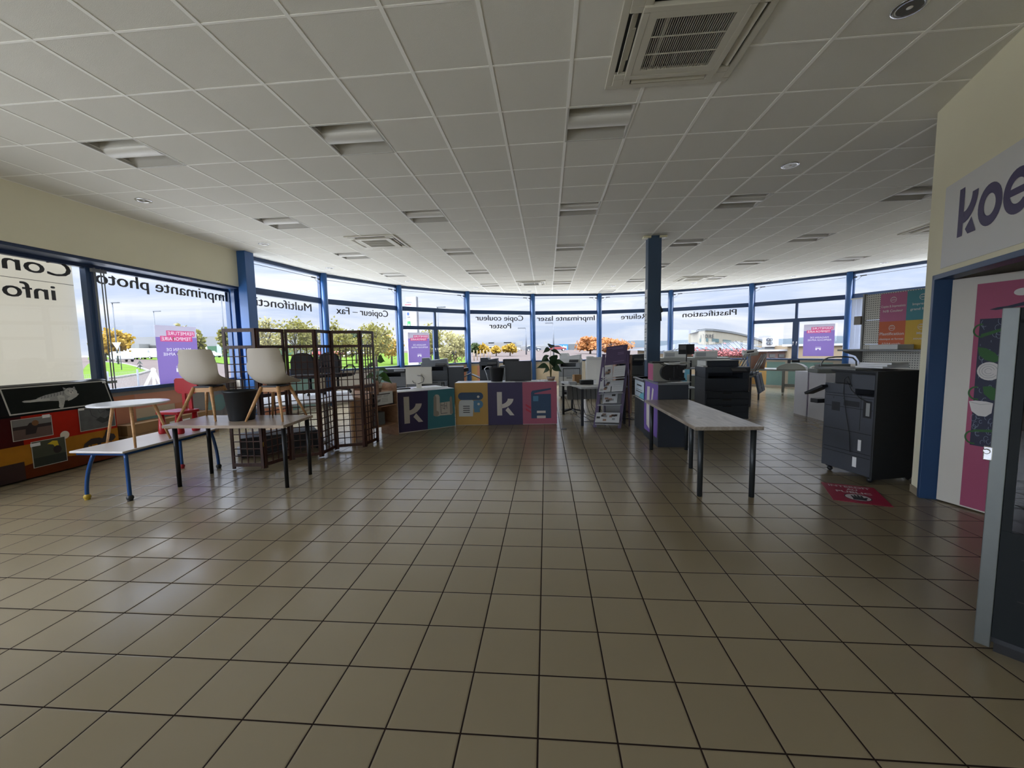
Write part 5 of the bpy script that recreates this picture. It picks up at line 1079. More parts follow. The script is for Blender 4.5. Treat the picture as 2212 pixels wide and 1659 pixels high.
# wide-format plotter and readers near the windows
t = thing('plotter', 'wide grey plotter on a cabinet base near the curved windows', 'plotter', (4.6, 13.4, 0), math.radians(-14))
b = MB(); b.mat(M('plotter_grey', (150, 154, 152), .5, 0, .02)); b.b2(-1.3, 1.0, -.3, .3, .86, 1.10).b2(-1.3, 1.0, -.33, .3, .80, .86); b.build('plotter_body', parent=t, bevel=.012)
b = MB(); b.mat(M('plotter_grey')); b.b2(.1, .9, -.22, .25, .07, .80).b2(-1.2, -1.05, -.2, .2, .05, .8); b.build('base_cabinet', parent=t, bevel=.005)
b = MB(); b.mat(M('cabinet_door_grey', (128, 132, 132), .5)); b.b2(.3, .75, -.228, -.22, .14, .74); dn = b.build('door', parent=t); b = MB(); b.mat(LGREY); b.b2(.5, .512, -.24, -.228, .38, .48); b.build('handle', parent=dn)
b = MB(); b.mat(M('plotter_print', (120, 190, 220), .5, 0, .2, 8)); b._add([(-.9, -.3, .80), (-.1, -.3, .80), (-.15, -.55, .12), (-.95, -.55, .12)], [(0, 1, 2, 3)]); p = Pan(b, (-.9, -.43, .2), (1, 0, 0)); 
b.mat(PAPER)._add([(-.9, -.302, .80), (-.6, -.302, .80), (-.85, -.552, .12), (-.95, -.552, .12)], [(0, 1, 2, 3)]); b.build('hanging_print', parent=t)
for k, (x_, lb) in enumerate(((-.55, 'left one'), (.35, 'right one'))):
    t = thing('desktop_printer', 'pale desktop printer on the wide plotter, ' + lb, 'printer', (4.6+x_*.97, 13.4-x_*.24, 1.101), math.radians(-14))
    b = MB(); b.mat(LM); b.b2(-.33, .33, -.2, .2, 0, .20); b.build('printer_body', parent=t, bevel=.015)
    b = MB(); b.mat(MM); b.b2(-.28, .0, -.206, -.2, .04, .16); b.build('front_panel', parent=t)
    b = MB(); b.mat(LGREY); b.box((-.05 if k == 0 else .1, .0, .235), (.5, .3, .02), ry=.12 if k else -.2); b.build('input_tray', parent=t)
t = thing('reader_stand', 'grey tablet reader on a slim stand right of the black production copier', 'stand', (5.30, 11.22, .741))
b = MB(); b.mat(LM); b.box((0, 0, .52), (.36, .16, .10), ry=-.12, rx=math.radians(35)); b.build('reader', parent=t, bevel=.01)
b = MB(); b.mat(DARKP); b.box((-.02, -.055, .535), (.17, .02, .07), ry=-.12, rx=math.radians(35)); b.build('screen', parent=t)
b = MB(); b.mat(MM); b.cyl((.0, 0, 0), (0, 0, .48), .02); b.tube([(-.1, 0, .0), (-.02, 0, .4)], .008, 6); b.b2(-.14, .14, -.1, .1, 0, .02); b.build('pole', parent=t)
# gondola with pegboard
G0, G1 = Vector((6.0, 8.35, 0)), Vector((6.40, 7.05, 0)); T, L = frame_at(G0, G1)
t = thing('gondola_shelf', 'cream pegboard shelving with a grey shelf near the partition', 'shelving', tuple(G0))
def peg_mat():
    m = bpy.data.materials.new('pegboard'); m.use_nodes = True; tt = m.node_tree; b = tt.nodes['Principled BSDF']; N = tt.nodes.new
    x = N('ShaderNodeTexCoord'); mp = N('ShaderNodeMapping'); mp.inputs['Scale'].default_value = (40, 40, 25); tt.links.new(x.outputs['Object'], mp.inputs[0])
    sx = N('ShaderNodeSeparateXYZ'); tt.links.new(mp.outputs[0], sx.inputs[0])
    def f(o_, w_):
        a = N('ShaderNodeMath'); a.operation = 'FRACT'; tt.links.new(o_, a.inputs[0]); c = N('ShaderNodeMath'); c.operation = 'LESS_THAN'; tt.links.new(a.outputs[0], c.inputs[0]); c.inputs[1].default_value = w_; return c.outputs[0]
    ad = N('ShaderNodeMath'); ad.operation = 'ADD'; tt.links.new(sx.outputs[0], ad.inputs[0]); tt.links.new(sx.outputs[1], ad.inputs[1])
    mu = N('ShaderNodeMath'); mu.operation = 'MULTIPLY'; tt.links.new(f(ad.outputs[0], .45), mu.inputs[0]); tt.links.new(f(sx.outputs[2], .35), mu.inputs[1])
    mx = N('ShaderNodeMix'); mx.data_type = 'RGBA'; tt.links.new(mu.outputs[0], mx.inputs[0]); mx.inputs[6].default_value = (*lin((200, 198, 186)), 1); mx.inputs[7].default_value = (*lin((70, 70, 70)), 1); tt.links.new(mx.outputs[2], b.inputs['Base Color']); b.inputs['Roughness'].default_value = .5
    return m
PEG = peg_mat(); b = MB(T); b.mat(PEG)
for z0, z1 in ((.1, .55), (.56, 1.0), (1.01, 1.45), (1.46, 1.90), (1.91, 2.38)): b.b2(.0, L, .0, .02, z0, z1)
b.build('pegboard', parent=t, world=True)
b = MB(T); b.mat(M('shelf_grey', (128, 130, 128), .4)); b.b2(-.03, .0, -.03, .04, 0, 2.40); b.b2(L, L+.03, -.03, .04, 0, 2.40); b.build('upright', parent=t, world=True)
b = MB(T); b.mat(M('shelf_grey')); b.b2(-.1, L, -.48, 0, 1.335, 1.365); sh = b.build('shelf', parent=t, world=True, bevel=.004)
b = MB(T); b.mat(M('shelf_grey')); b.ext([(0, 0), (-.46, 0), (-.40, -.03), (-.14, -.10), (-.05, -.2), (0, -.32)], (-.02, 0, 1.335), (0, 1, 0), (0, 0, 1), (1, 0, 0), .012); b.build('bracket', parent=sh, world=True)
R_ = T.to_3x3(); 
def gp(name, label, s0, z0, w_, h_, mat, lines):
    b = MB(); b.mat(mat); p = Pan(b, T @ Vector((s0, -.008, z0)), R_ @ Vector((1, 0, 0))); b.ext([(0, 0), (w_, 0), (w_, h_), (0, h_)], p.o, p.x, p.y, p.n, .003); p.o = p.o+p.n*.003
    WT = M('white_print', (216, 210, 206), .6)
    p.ring(w_/2, h_*.76, .05, .007, WT, lift=.001).rect(w_/2-.035, h_*.76-.01, w_/2+.035, h_*.76, WT, .001).rect(w_/2-.03, h_*.76+.03, w_/2+.03, h_*.76+.037, WT, .001)
    for k, (s_, cp_) in enumerate(lines): wd = min(.072*len(s_)*cp_/.1, w_*.92); p.text(s_, (w_-wd)/2, h_*.50-k*.085, WT, wd, cp_, .01, .001)
    return tag(b.build('printed_panel'), label, 'poster', 'printed panels on the pegboard')
gp('a', 'pink printed panel for copies on the pegboard', .27, 1.86, .42, .50, M('panel_pink', (180, 98, 134), .55), [('Copies & Impressions', .04), ('N/B Couleur', .04)])
gp('b', 'teal printed panel at the top right of the pegboard', .69, 1.86, .46, .50, M('panel_teal', (62, 132, 142), .55), [('Impression', .04), ('grand format', .04)])
gp('c', 'orange printed panel for laminating on the pegboard', .27, 1.37, .42, .49, M('panel_orange', (198, 96, 54), .55), [('Plastification', .05), ('classique et format', .035), ('A3/A4 souple', .035)])
gp('d', 'yellow printed panel at the bottom right of the pegboard', .69, 1.37, .46, .49, M('panel_yellow', (200, 162, 48), .55), [('Mise', .04), ('sous pli', .035)])
b = MB(T); b.mat(M('holder_brown', (130, 122, 110), .5)); b.b2(-.14, -.02, -.07, -.01, 1.83, 1.99); tag(b.build('leaflet_holder'), 'small brown holder fixed to the left edge of the pegboard', 'holder')
b = MB(T); b.mat(LM); b.b2(.45, .9, -.46, -.1, 1.366, 1.45); o = b.build('small_printer', bevel=.01)
tag(o, 'white flat device on the grey shelf under the printed panels', 'device')
b.__init__(T); b.mat(LM); 
# vertical blinds at the right windows
A, B = arc(52.5, 8.62), arc(70.3, 8.62); d = (B-A).normalized(); t = thing('vertical_blind', 'white vertical slat blind behind the pegboard shelving', 'blind', tuple(A))
b = MB(); b.mat(LGREY); b.box((*((A+B)/2)[:2], 2.78), ((B-A).length-.2, .04, .04), math.atan2(d.y, d.x)); b.build('rail', parent=t, world=True)
SB = M('slat_white', (214, 220, 232), .7, 0, .02, 6, 0, .5, .35)
b = MB(); b.mat(SB)
for k in range(20): c = A+d*(.18+.12*k); b.box((c.x, c.y, 1.80), (.112, .002, 1.92), math.atan2(d.y, d.x)+.12)
b.build('slats', parent=t, world=True)
# ---- doorway things
b = MB(); p = Pan(b, HG+DL*.17+NL*.0-NL*(-.002)+Vector((0, 0, .03)), DL); p.n = -NL*-1
nrm = DL.cross(Vector((0, 0, 1))); side = -1
b = MB(); PK2 = M('magenta_print', (158, 74, 104), .55, 0, .06); O_ = HG+DL*.175+Vector((0, 0, .025)); NN = NL*.004
class P2(Pan):
    pass
p = Pan(b, O_+NN, DL); p.n = NL.copy()
p.rect(0, 0, .74, 1.96, PK2, 0)
NV = M('navy_pattern', (40, 44, 66), .6); LN = M('pattern_line', (120, 132, 150), .6); GRN = M('print_green', (44, 92, 44), .6); WHT = M('flower_white', (206, 202, 198), .6)
p.rect(.035, .56, .52, 1.66, NV, .001)
rr_ = random.Random(11)
for k in range(170):
    x_ = rr_.uniform(.045, .50); z_ = rr_.uniform(.58, 1.64); r_c = rr_.uniform(.008, .022); p.ring(x_, z_, r_c, .003, LN, rr_.uniform(0, 180), rr_.uniform(180, 400), n=8, ry=r_c*1.5, lift=.0015)
for z_ in (1.56, 1.02, .63): p.ring(.05, z_, .055, .013, GRN, 80, 290, ry=.06, lift=.0025)
p.poly([(.05, 1.50), (.20, 1.56), (.20, 1.585), (.05, 1.53)], GRN, .0025).poly([(.05, .68), (.20, .70), (.20, .725), (.05, .70)], GRN, .0025)
p.poly([(.035, 1.42), (.09, 1.41), (.15, 1.37), (.19, 1.31), (.15, 1.29), (.09, 1.31), (.05, 1.35)], GRN, .003).poly([(.09, 1.08), (.14, 1.09), (.20, 1.05), (.22, .98), (.15, .97), (.10, 1.02)], GRN, .003)
p.disc(.122, 1.215, .078, WHT, .078, lift=.004)
for r0 in (.06, .042, .024): p.ring(.118, 1.215, r0, .003, GREYP, 20, 330, lift=.005)
p.poly([(.008, .945), (.05, .955), (.12, .955), (.165, .945), (.160, .86), (.125, .825), (.075, .825), (.03, .86)], WHT, .004).line([(.015, .94), (.085, .925), (.155, .94)], .003, GREYP, .005)
p.poly([(.09, 1.735), (.14, 1.75), (.20, 1.755), (.30, 1.78), (.30, 1.75), (.20, 1.735), (.13, 1.728)], NV, .003).disc(.28, 1.86, .05, WHT, .03, lift=.004)
o = b.build('poster'); tag(o, 'tall pink poster with white roses on a dark pattern on the open door', 'poster')
# koesio sign over the doorway
b = MB(); SG = M('sign_white', (214, 214, 212), .5, 0, .02); p = Pan(b, PW(.27, 2.15, -.004), DP); p.n = -NP
b.mat(SG).ext([(0, 0), (3.2, 0), (3.2, .70), (0, .70)], PW(.27, 2.15, -.001), DP, (0, 0, 1), -NP, .004)
LT = M('sign_letter', (66, 58, 98), .5); z0 = .235
x_ = .24; p.poly([(x_, z0-.02), (x_+.075, z0-.02), (x_+.075, z0+.37), (x_, z0+.37)], LT, .003)
n = 8; A_ = [(x_+.075+.19*math.sin(math.radians(90*i/n)), z0+.30-.22*math.cos(math.radians(90*i/n))+.0) for i in range(n+1)]; B_ = [(x_+.075+.11*math.sin(math.radians(90*i/n)), z0+.30-.13*math.cos(math.radians(90*i/n))) for i in range(n+1)]
for i in range(n): b.mat(LT)._add([p.P(*A_[i], .003), p.P(*A_[i+1], .003), p.P(*B_[i+1], .003), p.P(*B_[i], .003)], [(0, 1, 2, 3)])
p.poly([(x_+.115, z0+.025), (x_+.195, z0+.105), (x_+.265, z0-.02), (x_+.155, z0-.02)], LT, .0034)
p.ring(.66, z0+.13, .145, .075, LT, lift=.003, ry=.155).ring(.965, z0+.13, .15, .07, LT, 0, 318, ry=.155, lift=.003).rect(.845, z0+.105, 1.11, z0+.155, LT, .0032)
p.text('sio', 1.18, z0-.02, LT, .6, .30, .06, .003)
tag(b.build('wall_sign'), 'white wall sign with dark purple company lettering over the doorway', 'sign')
# drinks fridge at the right edge
F0 = Vector((2.066, 2.062, 0)); fx = Vector((.65, -.76, 0)).normalized()
t = thing('drinks_fridge', 'tall dark drinks fridge with a steel door edge at the right picture edge', 'fridge', tuple(F0))
TF = Matrix.Translation(F0) @ Matrix.Rotation(math.atan2(fx.y, fx.x), 4, 'Z')
b = MB(TF); b.mat(DARKP); b.b2(0.005, .66, .56, .60, .07, 1.64).b2(.62, .66, .04, .6, .07, 1.64).b2(.005, .03, .04, .6, .07, 1.64).b2(.005, .66, .04, .60, 1.60, 1.64).b2(.005, .66, .04, .6, .05, .10); b.build('cabinet', parent=t, world=True)
b = MB(TF); b.mat(M('fridge_steel', (104, 108, 106), .4, .7, .06, 20)); b.b2(0, .052, 0, .035, .035, 1.652); b.build('door_edge', parent=t, world=True, bevel=.003)
b = MB(TF); b.mat(M('fridge_frame', (20, 25, 27), .6, spec=.2)); b.b2(.053, .66, .004, .035, .09, .62).b2(.053, .085, .004, .035, .62, 1.60).b2(.053, .66, .004, .035, 1.58, 1.65).b2(.60, .66, .004, .035, .62, 1.6); b.mat(SEAM).b2(.12, .6, .002, .005, .50, .505).b2(.12, .6, .002, .005, .30, .305); b.build('door', parent=t, world=True, bevel=.004)
b = MB(TF); b.mat(glass_mat('dark_glass', (.25, .27, .28), 1.6)); b.quad((.085, .01, .62), (.60, .01, .62), (.60, .01, 1.58), (.085, .01, 1.58)); b.build('door_glass', parent=t, world=True)
b = MB(TF); b.mat(LGREY)
for z in (.72, 1.02, 1.32):
    for k in range(22): b.b2(.04, .6, .10+.02*k, .102+.02*k, z, z+.003)
b.build('wire_shelf', parent=t, world=True)
b = MB(TF); b.mat(BLACKP); b.b2(.06, .64, .05, .55, .0, .05); b.build('plinth', parent=t, world=True)
b = MB(TF); b.mat(CHROME); b.box((-.006, .012, .975), (.03, .026, .065)); b.cyl((-.01, -.004, .985), (-.01, -.010, .985), .012, n=16); b.build('lock', parent=t, world=True, bevel=.008)
b = MB(TF); b.mat(M('can_red', (150, 30, 40), .3)); b.cyl((.16, .15, 1.023), (.16, .15, 1.14), .033, n=20); tag(b.build('drink_can'), 'red can on the middle shelf inside the drinks fridge', 'can')
b = MB(TF); b.mat(M('can_orange', (196, 110, 60), .3)); b.cyl((.13, .12, 1.323), (.13, .12, 1.50), .036, n=20); tag(b.build('drink_bottle'), 'orange bottle on the top shelf inside the drinks fridge', 'bottle')
# red floor sign
Q = [Vector((*v, 0)) for v in ((2.719, 4.042), (3.094, 3.887), (3.37, 4.43), (3.013, 4.563))]
ex = (Q[1]-Q[0]).normalized(); ey = Vector((-ex.y, ex.x, 0)); b = MB(); SR = M('sign_red', (158, 36, 66), .4, 0, .03)
wq = .44; hq = .56; b.mat(SR).ext([(0, 0), (wq, 0), (wq, hq), (0, hq)], Q[0]+Vector((0, 0, .001)), ex, ey, (0, 0, 1), .003); p = Pan(b, Q[0]+Vector((0, 0, .004)), ex, ey)
WS = M('sign_text_white', (205, 196, 200), .6); p.text('INTERDIT', .05, .46, WS, .34, .055, .02, .001).text('AU', .18, .375, WS, .09, .05, .02, .001).text('PUBLIC', .08, .285, WS, .28, .055, .02, .001)
p.disc(.22, .155, .105, WS, .10, lift=.0015).ring(.22, .155, .105, .008, INK, ry=.10, lift=.002)
p.poly([(.17, .08), (.27, .08), (.285, .14), (.30, .165), (.29, .175), (.265, .155), (.265, .215), (.25, .22), (.245, .165), (.24, .23), (.225, .232), (.22, .165), (.213, .225), (.198, .222), (.197, .16), (.185, .205), (.172, .20), (.175, .13)], INK, .0025)
tag(b.build('floor_sign', bevel=0), 'red sign reading INTERDIT AU PUBLIC lying on the floor by the copier', 'sign')
# window posters
def cut_fill(mb, mat, rect, o, xd, yd, lines):
    """flat fill of rect = (x0, y0, x1, y1) with the letters of lines cut out, and the letters filled with white; all in one plane.
    lines: (string, right x, baseline y, width, cap height), mirrored because the sheet is printed for the street"""
    x0, y0, x1, y1 = rect; cu = bpy.data.curves.new('c', 'CURVE'); cu.dimensions = '2D'; cu.fill_mode = 'FRONT'; cu.resolution_u = 3
    def spl(pts):
        s = cu.splines.new('POLY'); s.points.add(len(pts)-1); s.use_cyclic_u = True
        for q, (x, y) in zip(s.points, pts): q.co = (x, y, 0, 1)
    spl([(x0, y0), (x1, y0), (x1, y1), (x0, y1)])
    for st, xr, yb, wd, cap in lines:
        fc = bpy.data.curves.new('t', 'FONT'); fc.body = st; fc.size = 1; fc.offset = 0; fc.resolution_u = 2; ob = bpy.data.objects.new('t', fc); COL.objects.link(ob); dg = bpy.context.evaluated_depsgraph_get(); bpy.context.view_layer.update()
        me = bpy.data.meshes.new_from_object(ob.evaluated_get(dg)); bm = bmesh.new(); bm.from_mesh(me); bmesh.ops.remove_doubles(bm, verts=bm.verts[:], dist=1e-5)
        xs = [v.co.x for v in bm.verts]; a, c = min(xs), max(xs); sx, sy = wd/(c-a), cap/.69; f = lambda v: (xr-(v.x-a)*sx, yb+v.y*sy)
        bd = [e for e in bm.edges if len(e.link_faces) == 1]; nx = {}
        for e in bd:
            l = e.link_loops[0]; nx[l.vert] = l.link_loop_next.vert
        seen = set()
        for v in list(nx):
            if v in seen: continue
            loop = []; w = v
            while w not in seen and w in nx: seen.add(w); loop.append(f(w.co)); w = nx[w]
            if len(loop) > 2: spl(loop)
        mb.mat(WTP); vs = [Vector(o)+xd*f(v.co)[0]+yd*f(v.co)[1] for v in bm.verts]; bm.verts.index_update(); mb._add(vs, [tuple(v.index for v in fa.verts) for fa in bm.faces])
        bm.free(); bpy.data.objects.remove(ob); bpy.data.curves.remove(fc); bpy.data.meshes.remove(me)
    ob = bpy.data.objects.new('c', cu); COL.objects.link(ob); dg = bpy.context.evaluated_depsgraph_get(); me = bpy.data.meshes.new_from_object(ob.evaluated_get(dg))
    mb.mat(mat)._add([Vector(o)+xd*v.co.x+yd*v.co.y for v in me.vertices], [tuple(q.vertices) for q in me.polygons])
    bpy.data.objects.remove(ob); bpy.data.curves.remove(cu); bpy.data.meshes.remove(me)
WTP = M('poster_white', (240, 236, 244), .6, 0, .02, 6, 0, .3, .16)
def wposter(label, o_, xd, w_, h_, nrm_):
    b = MB(); xd = xd.normalized(); up = Vector((0, 0, 1)); V = M('poster_violet', (142, 120, 188), .55, 0, .02, 6, 0, .3, .16); G = M('poster_greyish', (196, 190, 208), .55, 0, .02, 6, 0, .3, .16); R = M('poster_red', (214, 92, 140), .55, 0, .02, 6, 0, .3, .16)
    def F(m, x0, y0, x1, y1, lines=()): cut_fill(b, m, (x0*w_, y0*h_, x1*w_, y1*h_), o_, xd, up, [(s, a*w_, c*h_, d*w_, e*h_) for s, a, c, d, e in lines])
    F(G, 0, .915, 1, 1); F(G, 0, .82, .25, .915); F(G, .95, .82, 1, .915); F(R, .25, .82, .95, .915, [('FERMETURE', .92, .838, .64, .06)])
    F(G, 0, .80, .10, .82); F(G, .88, .80, 1, .82); F(V, 0, .725, .10, .80); F(V, .88, .725, 1, .80); F(R, .10, .725, .88, .82, [('TEMPORAIRE', .85, .743, .72, .06)])
    F(V, 0, .30, 1, .725, [('MAGASIN DE', .82, .56, .60, .052), ('REPROGRAPHIE', .90, .48, .76, .052)])
    F(M('poster_faint', (176, 160, 206), .55, 0, .02, 6, 0, .3, .16), .41, .255, .59, .30); F(V, 0, .255, .41, .30); F(V, .59, .255, 1, .30)
    F(V, 0, .19, .41, .255); F(V, .59, .19, 1, .255); F(WTP, .41, .19, .465, .255); F(WTP, .535, .19, .59, .255); F(WTP, .465, .225, .535, .255); F(V, .465, .19, .535, .225); F(V, 0, 0, 1, .19)
    return tag(b.build('poster'), label, 'poster', 'purple closing posters on the windows')
wposter('purple closing poster in the left window with the photo printer lettering', Vector((XW+.012, 6.50, .985)), Vector((0, 1, 0)), .83, 1.03, (1, 0, 0))
for i, s0, lb in ((2, .285, 'purple closing poster in the casement window left of the reception'), (7, 1.595, 'purple closing poster in the right casement window')):
    A, B = arc(ANG[i]), arc(ANG[i+1]); d = (B-A).normalized(); n = Vector((-d.y, d.x, 0)); wposter(lb, A+d*s0-n*.054+Vector((0, 0, 1.065)), d, .81, 1.02, -n)
# ================================================================== OUTSIDE
def sstep(a, b, x): t = min(max((x-a)/(b-a), 0), 1); return t*t*(3-2*t)
def gh(x, y):
    d = math.hypot(x, y); return -.16 + .62*sstep(16, 62, d)*sstep(12, -6, x-.08*d)
def gp_(u, v):
    """where the sight line through (u, v) meets the ground outside"""
    d = ray(u, v); t = 5.0
    for k in range(4000):
        x, y, z = d.x*t, d.y*t, CZ+d.z*t
        if z <= gh(x, y): break
        t += .1 if t < 60 else .4
        if t > 900: break
    return Vector((d.x*t, d.y*t, gh(d.x*t, d.y*t)))
ASPH = M('asphalt_pinkish', (76, 69, 66), .95, 0, .12, .4, spec=0); GRASS = M('lawn_green', (66, 84, 34), .95, 0, .3, .8, spec=0); KERB = M('kerb_stone', (84, 80, 76), .9)
def drape(poly, name, mat, dz, step=4.0, big=None):
    bm = bmesh.new(); bm.faces.new([bm.verts.new((p[0], p[1], 0)) for p in poly]); xs = [p[0] for p in poly]; ys = [p[1] for p in poly]
    for ax, lo, hi in ((0, min(xs), max(xs)), (1, min(ys), max(ys))):
        c = lo+step
        while c < hi:
            co = (c, 0, 0) if ax == 0 else (0, c, 0); no = (1, 0, 0) if ax == 0 else (0, 1, 0)
            bmesh.ops.bisect_plane(bm, geom=bm.verts[:]+bm.edges[:]+bm.faces[:], plane_co=co, plane_no=no); c += step
    bmesh.ops.triangulate(bm, faces=bm.faces[:])
    for v in bm.verts: v.co.z = gh(v.co.x, v.co.y)+dz
    bmesh.ops.recalc_face_normals(bm, faces=bm.faces[:])
    if sum(f.normal.z for f in bm.faces) < 0: bmesh.ops.reverse_faces(bm, faces=bm.faces[:])
    me = bpy.data.meshes.new(name); bm.to_mesh(me); bm.free(); me.materials.append(mat); o = bpy.data.objects.new(name, me); COL.objects.link(o); return o
struct(drape([(-260, -60), (300, -60), (300, 330), (-260, 330)], 'ground', ASPH, 0, 12.0), 'pale pinkish asphalt of the road and car park outside')
BOUNCE = M('pale_bounce', (192, 189, 182), .9, 0, .05, .6, spec=0)  # pale ground out of view, added to bounce daylight onto the ceiling
ring = [(XW-.2, 8.4)]+[tuple(arc(a, 9.0)[:2]) for a in ANG]+[(11.4, -5.4), (22, -5.4)]+[tuple(arc(a, 19.0)[:2]) for a in reversed(ANG)]+[(-19, 8.4)]
struct(drape(ring, 'bounce_ground', BOUNCE, .03, 3.0), 'pale ground added around the building to bounce light indoors')
struct(drape([(XW-.2, 8.39), (-18, 8.39), (-18, -18), (22, -18), (22, -5.45), (XW-.2, -5.45)], 'bounce_ground', BOUNCE, .03, 3.0), 'pale ground added beside and behind the building to bounce light indoors')
def lawn(px, label, far=None):
    o = drape([tuple(gp_(u, v)[:2]) for u, v in px], 'lawn', GRASS, .04, 3.0); tag(o, label, 'lawn', None, 'structure'); return o
lawn([(196, 783), (230, 783), (262, 786), (300, 795), (322, 803), (300, 809), (250, 817), (180, 822), (180, 800)], 'bright green lawn island in front of the roundabout road')
lawn([(190, 772), (345, 770), (345, 778), (290, 776), (190, 777)], 'green verge strip behind the white car')
lawn([(190, 767.5), (345, 766.5), (345, 768.5), (190, 769.5)], 'second green verge behind the road')
lawn([(424, 766), (540, 768), (540, 792), (480, 786), (430, 780)], 'green verge seen right of the left poster')
lawn([(540, 767), (860, 762), (930, 764), (1016, 768), (1016, 786), (860, 800), (700, 800), (540, 800)], 'wide green lawn under the autumn trees')
m = MB(); m.mat(KERB); m.tube([gp_(u, v)+Vector((0, 0, .05)) for u, v in ((196, 782), (230, 782.5), (262, 785.5), (300, 794.5), (323, 803), (300, 810), (250, 818), (180, 824))], .10, 5); tag(m.build('kerb'), 'pale kerb around the lawn island', 'kerb', None, 'structure')
# hills
rr_ = random.Random(5)
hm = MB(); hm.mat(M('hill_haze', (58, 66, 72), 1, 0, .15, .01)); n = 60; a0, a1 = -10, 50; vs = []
for i in range(n+1):
    a = math.radians(a0+(a1-a0)*i/n); r = 1400; hgt = 14+3*math.sin(i*.33)+2*math.sin(i*.9+1) - 8*sstep(40, 60, i)
    vs += [(r*math.sin(a), r*math.cos(a), -30), (r*math.sin(a), r*math.cos(a), hgt*sstep(0, 24, i)), ((r+500)*math.sin(a), (r+500)*math.cos(a), hgt*.9*sstep(0, 24, i))]
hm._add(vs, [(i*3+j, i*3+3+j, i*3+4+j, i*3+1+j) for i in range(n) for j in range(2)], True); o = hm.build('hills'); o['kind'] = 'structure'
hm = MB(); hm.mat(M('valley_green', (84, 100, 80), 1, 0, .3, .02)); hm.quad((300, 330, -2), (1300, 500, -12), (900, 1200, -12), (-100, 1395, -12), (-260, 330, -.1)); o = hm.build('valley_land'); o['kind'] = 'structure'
hm = MB(); hm.mat(M('valley_green')); hm.quad((-1200, -300, .44), (-255, -60, .44), (-255, 335, .44), (-100, 1395, .44), (-1200, 900, .44)); o = hm.build('far_land'); o['kind'] = 'structure'
# trees
BARK = M('bark', (70, 62, 52), .9, 0, .2, 20)
TREE_M = {'olive': M('foliage_olive', (100, 96, 42), .8, 0, .35, 3, 0, .3, .3), 'yellow': M('foliage_yellow', (140, 112, 34), .8, 0, .3, 3, 0, .3, .3), 'orange': M('foliage_orange', (140, 90, 46), .8, 0, .35, 3, 0, .3, .3), 'green': M('foliage_green', (44, 58, 26), .8, 0, .35, 3, 0, .3, .3), 'pale': M('foliage_pale', (122, 116, 74), .8, 0, .35, 3, 0, .3, .3)}
def tree(u, vb, vt, y, half_px, kind, label, n=900, trunk=True, lf=.16, squash=1.0, group='trees outside'):
    base = at(u, vb, y); base.z = gh(base.x, base.y); top = at(u, vt, y); hgt = top.z-base.z; rad = half_px/FPX*y*1.02
    t = thing('tree', label, 'tree', tuple(base), 0, group); r_g = random.Random(int(u*7+y))
    b = MB(); b.mat(BARK); b.tube([(0, 0, 0), (.03, 0, hgt*.3), (0, .05, hgt*.6)], [rad*.05+.05, rad*.04+.03, .03], 8)
    for k in range(9): a = 2*PI*k/9+r_g.random(); q = r_g.uniform(.5, .85)*rad; b.tube([(0, 0, hgt*(.28+.03*k)), (q*.5*math.cos(a), q*.5*math.sin(a), hgt*(.45+.03*k)), (q*math.cos(a), q*math.sin(a), hgt*(.58+.035*k))], [.05*rad/1.5, .03*rad/1.5, .01], 5)
    b.build('trunk', parent=t); f = MB(); f.mat(TREE_M[kind]); cl = []
    for k in range(34):
        while True:
            p = Vector((r_g.uniform(-1, 1), r_g.uniform(-1, 1), r_g.uniform(-1, 1)))
            if p.length < 1: break
        cl.append(Vector((p.x*rad*.86, p.y*rad*.86, hgt*.62+p.z*hgt*.34*squash)))
    for k in range(n):
        c = cl[r_g.randrange(len(cl))]; p = c+Vector((r_g.gauss(0, rad*.16), r_g.gauss(0, rad*.16), r_g.gauss(0, hgt*.055)))
        a = Vector((r_g.uniform(-1, 1), r_g.uniform(-1, 1), r_g.uniform(-1, 1))).normalized()*lf; bb = a.orthogonal().normalized()*lf*.6
        f._add([p-a, p+bb, p+a, p-bb], [(0, 1, 2, 3)])
    f.build('crown', parent=t); return t
tree(252, 768, 713, 62, 34, 'yellow', 'yellowing tree cluster behind the white car, right part', 1400, lf=.35)
tree(228, 768, 720, 64, 26, 'pale', 'pale yellow tree behind the white car, left part', 900, lf=.35)
tree(400, 770, 700, 55, 20, 'pale', 'narrow pale tree above the left purple poster', 700, lf=.28)
tree(432, 772, 715, 52, 14, 'olive', 'thin olive tree just right of the left purple poster', 500, lf=.25)
tree(488, 776, 705, 40, 12, 'olive', 'thin olive tree against the left window edge', 400, lf=.2)
for u, vt, hp, y, kd, lb in ((580, 690, 40, 30, 'pale', 'wide pale tree over the second screen leaf'), (640, 684, 42, 33, 'olive', 'tall olive tree under the first curved window lettering'), (672, 692, 30, 36, 'pale', 'pale thin tree behind the middle screen leaf'),
                              (735, 694, 34, 30, 'olive', 'olive tree right of the first round column'), (812, 694, 46, 28, 'olive', 'large olive tree under the copier and fax lettering'), (770, 712, 30, 38, 'green', 'greener tree between two olive trees'), (846, 722, 26, 36, 'yellow', 'yellow tree left of the tall pylon sign'),
                              (930, 702, 34, 30, 'olive', 'olive tree behind the middle purple poster'), (982, 714, 34, 27, 'pale', 'loose pale tree in the right half of the casement window')):
    tree(u, 778, vt, y, hp, kd, lb, 1150, lf=.12)
for u, vt, hp, kd, lb in ((1028, 742, 12, 'green', 'small green sapling in the colour copy window'), (1045, 745, 14, 'yellow', 'small yellow tree, left of three in the colour copy window'), (1072, 748, 12, 'yellow', 'small yellow tree, middle of three in the colour copy window'), (1102, 743, 16, 'yellow', 'small yellow tree, right of three in the colour copy window')):
    tree(u, 776, vt, 55, hp, kd, lb, 600, lf=.2)
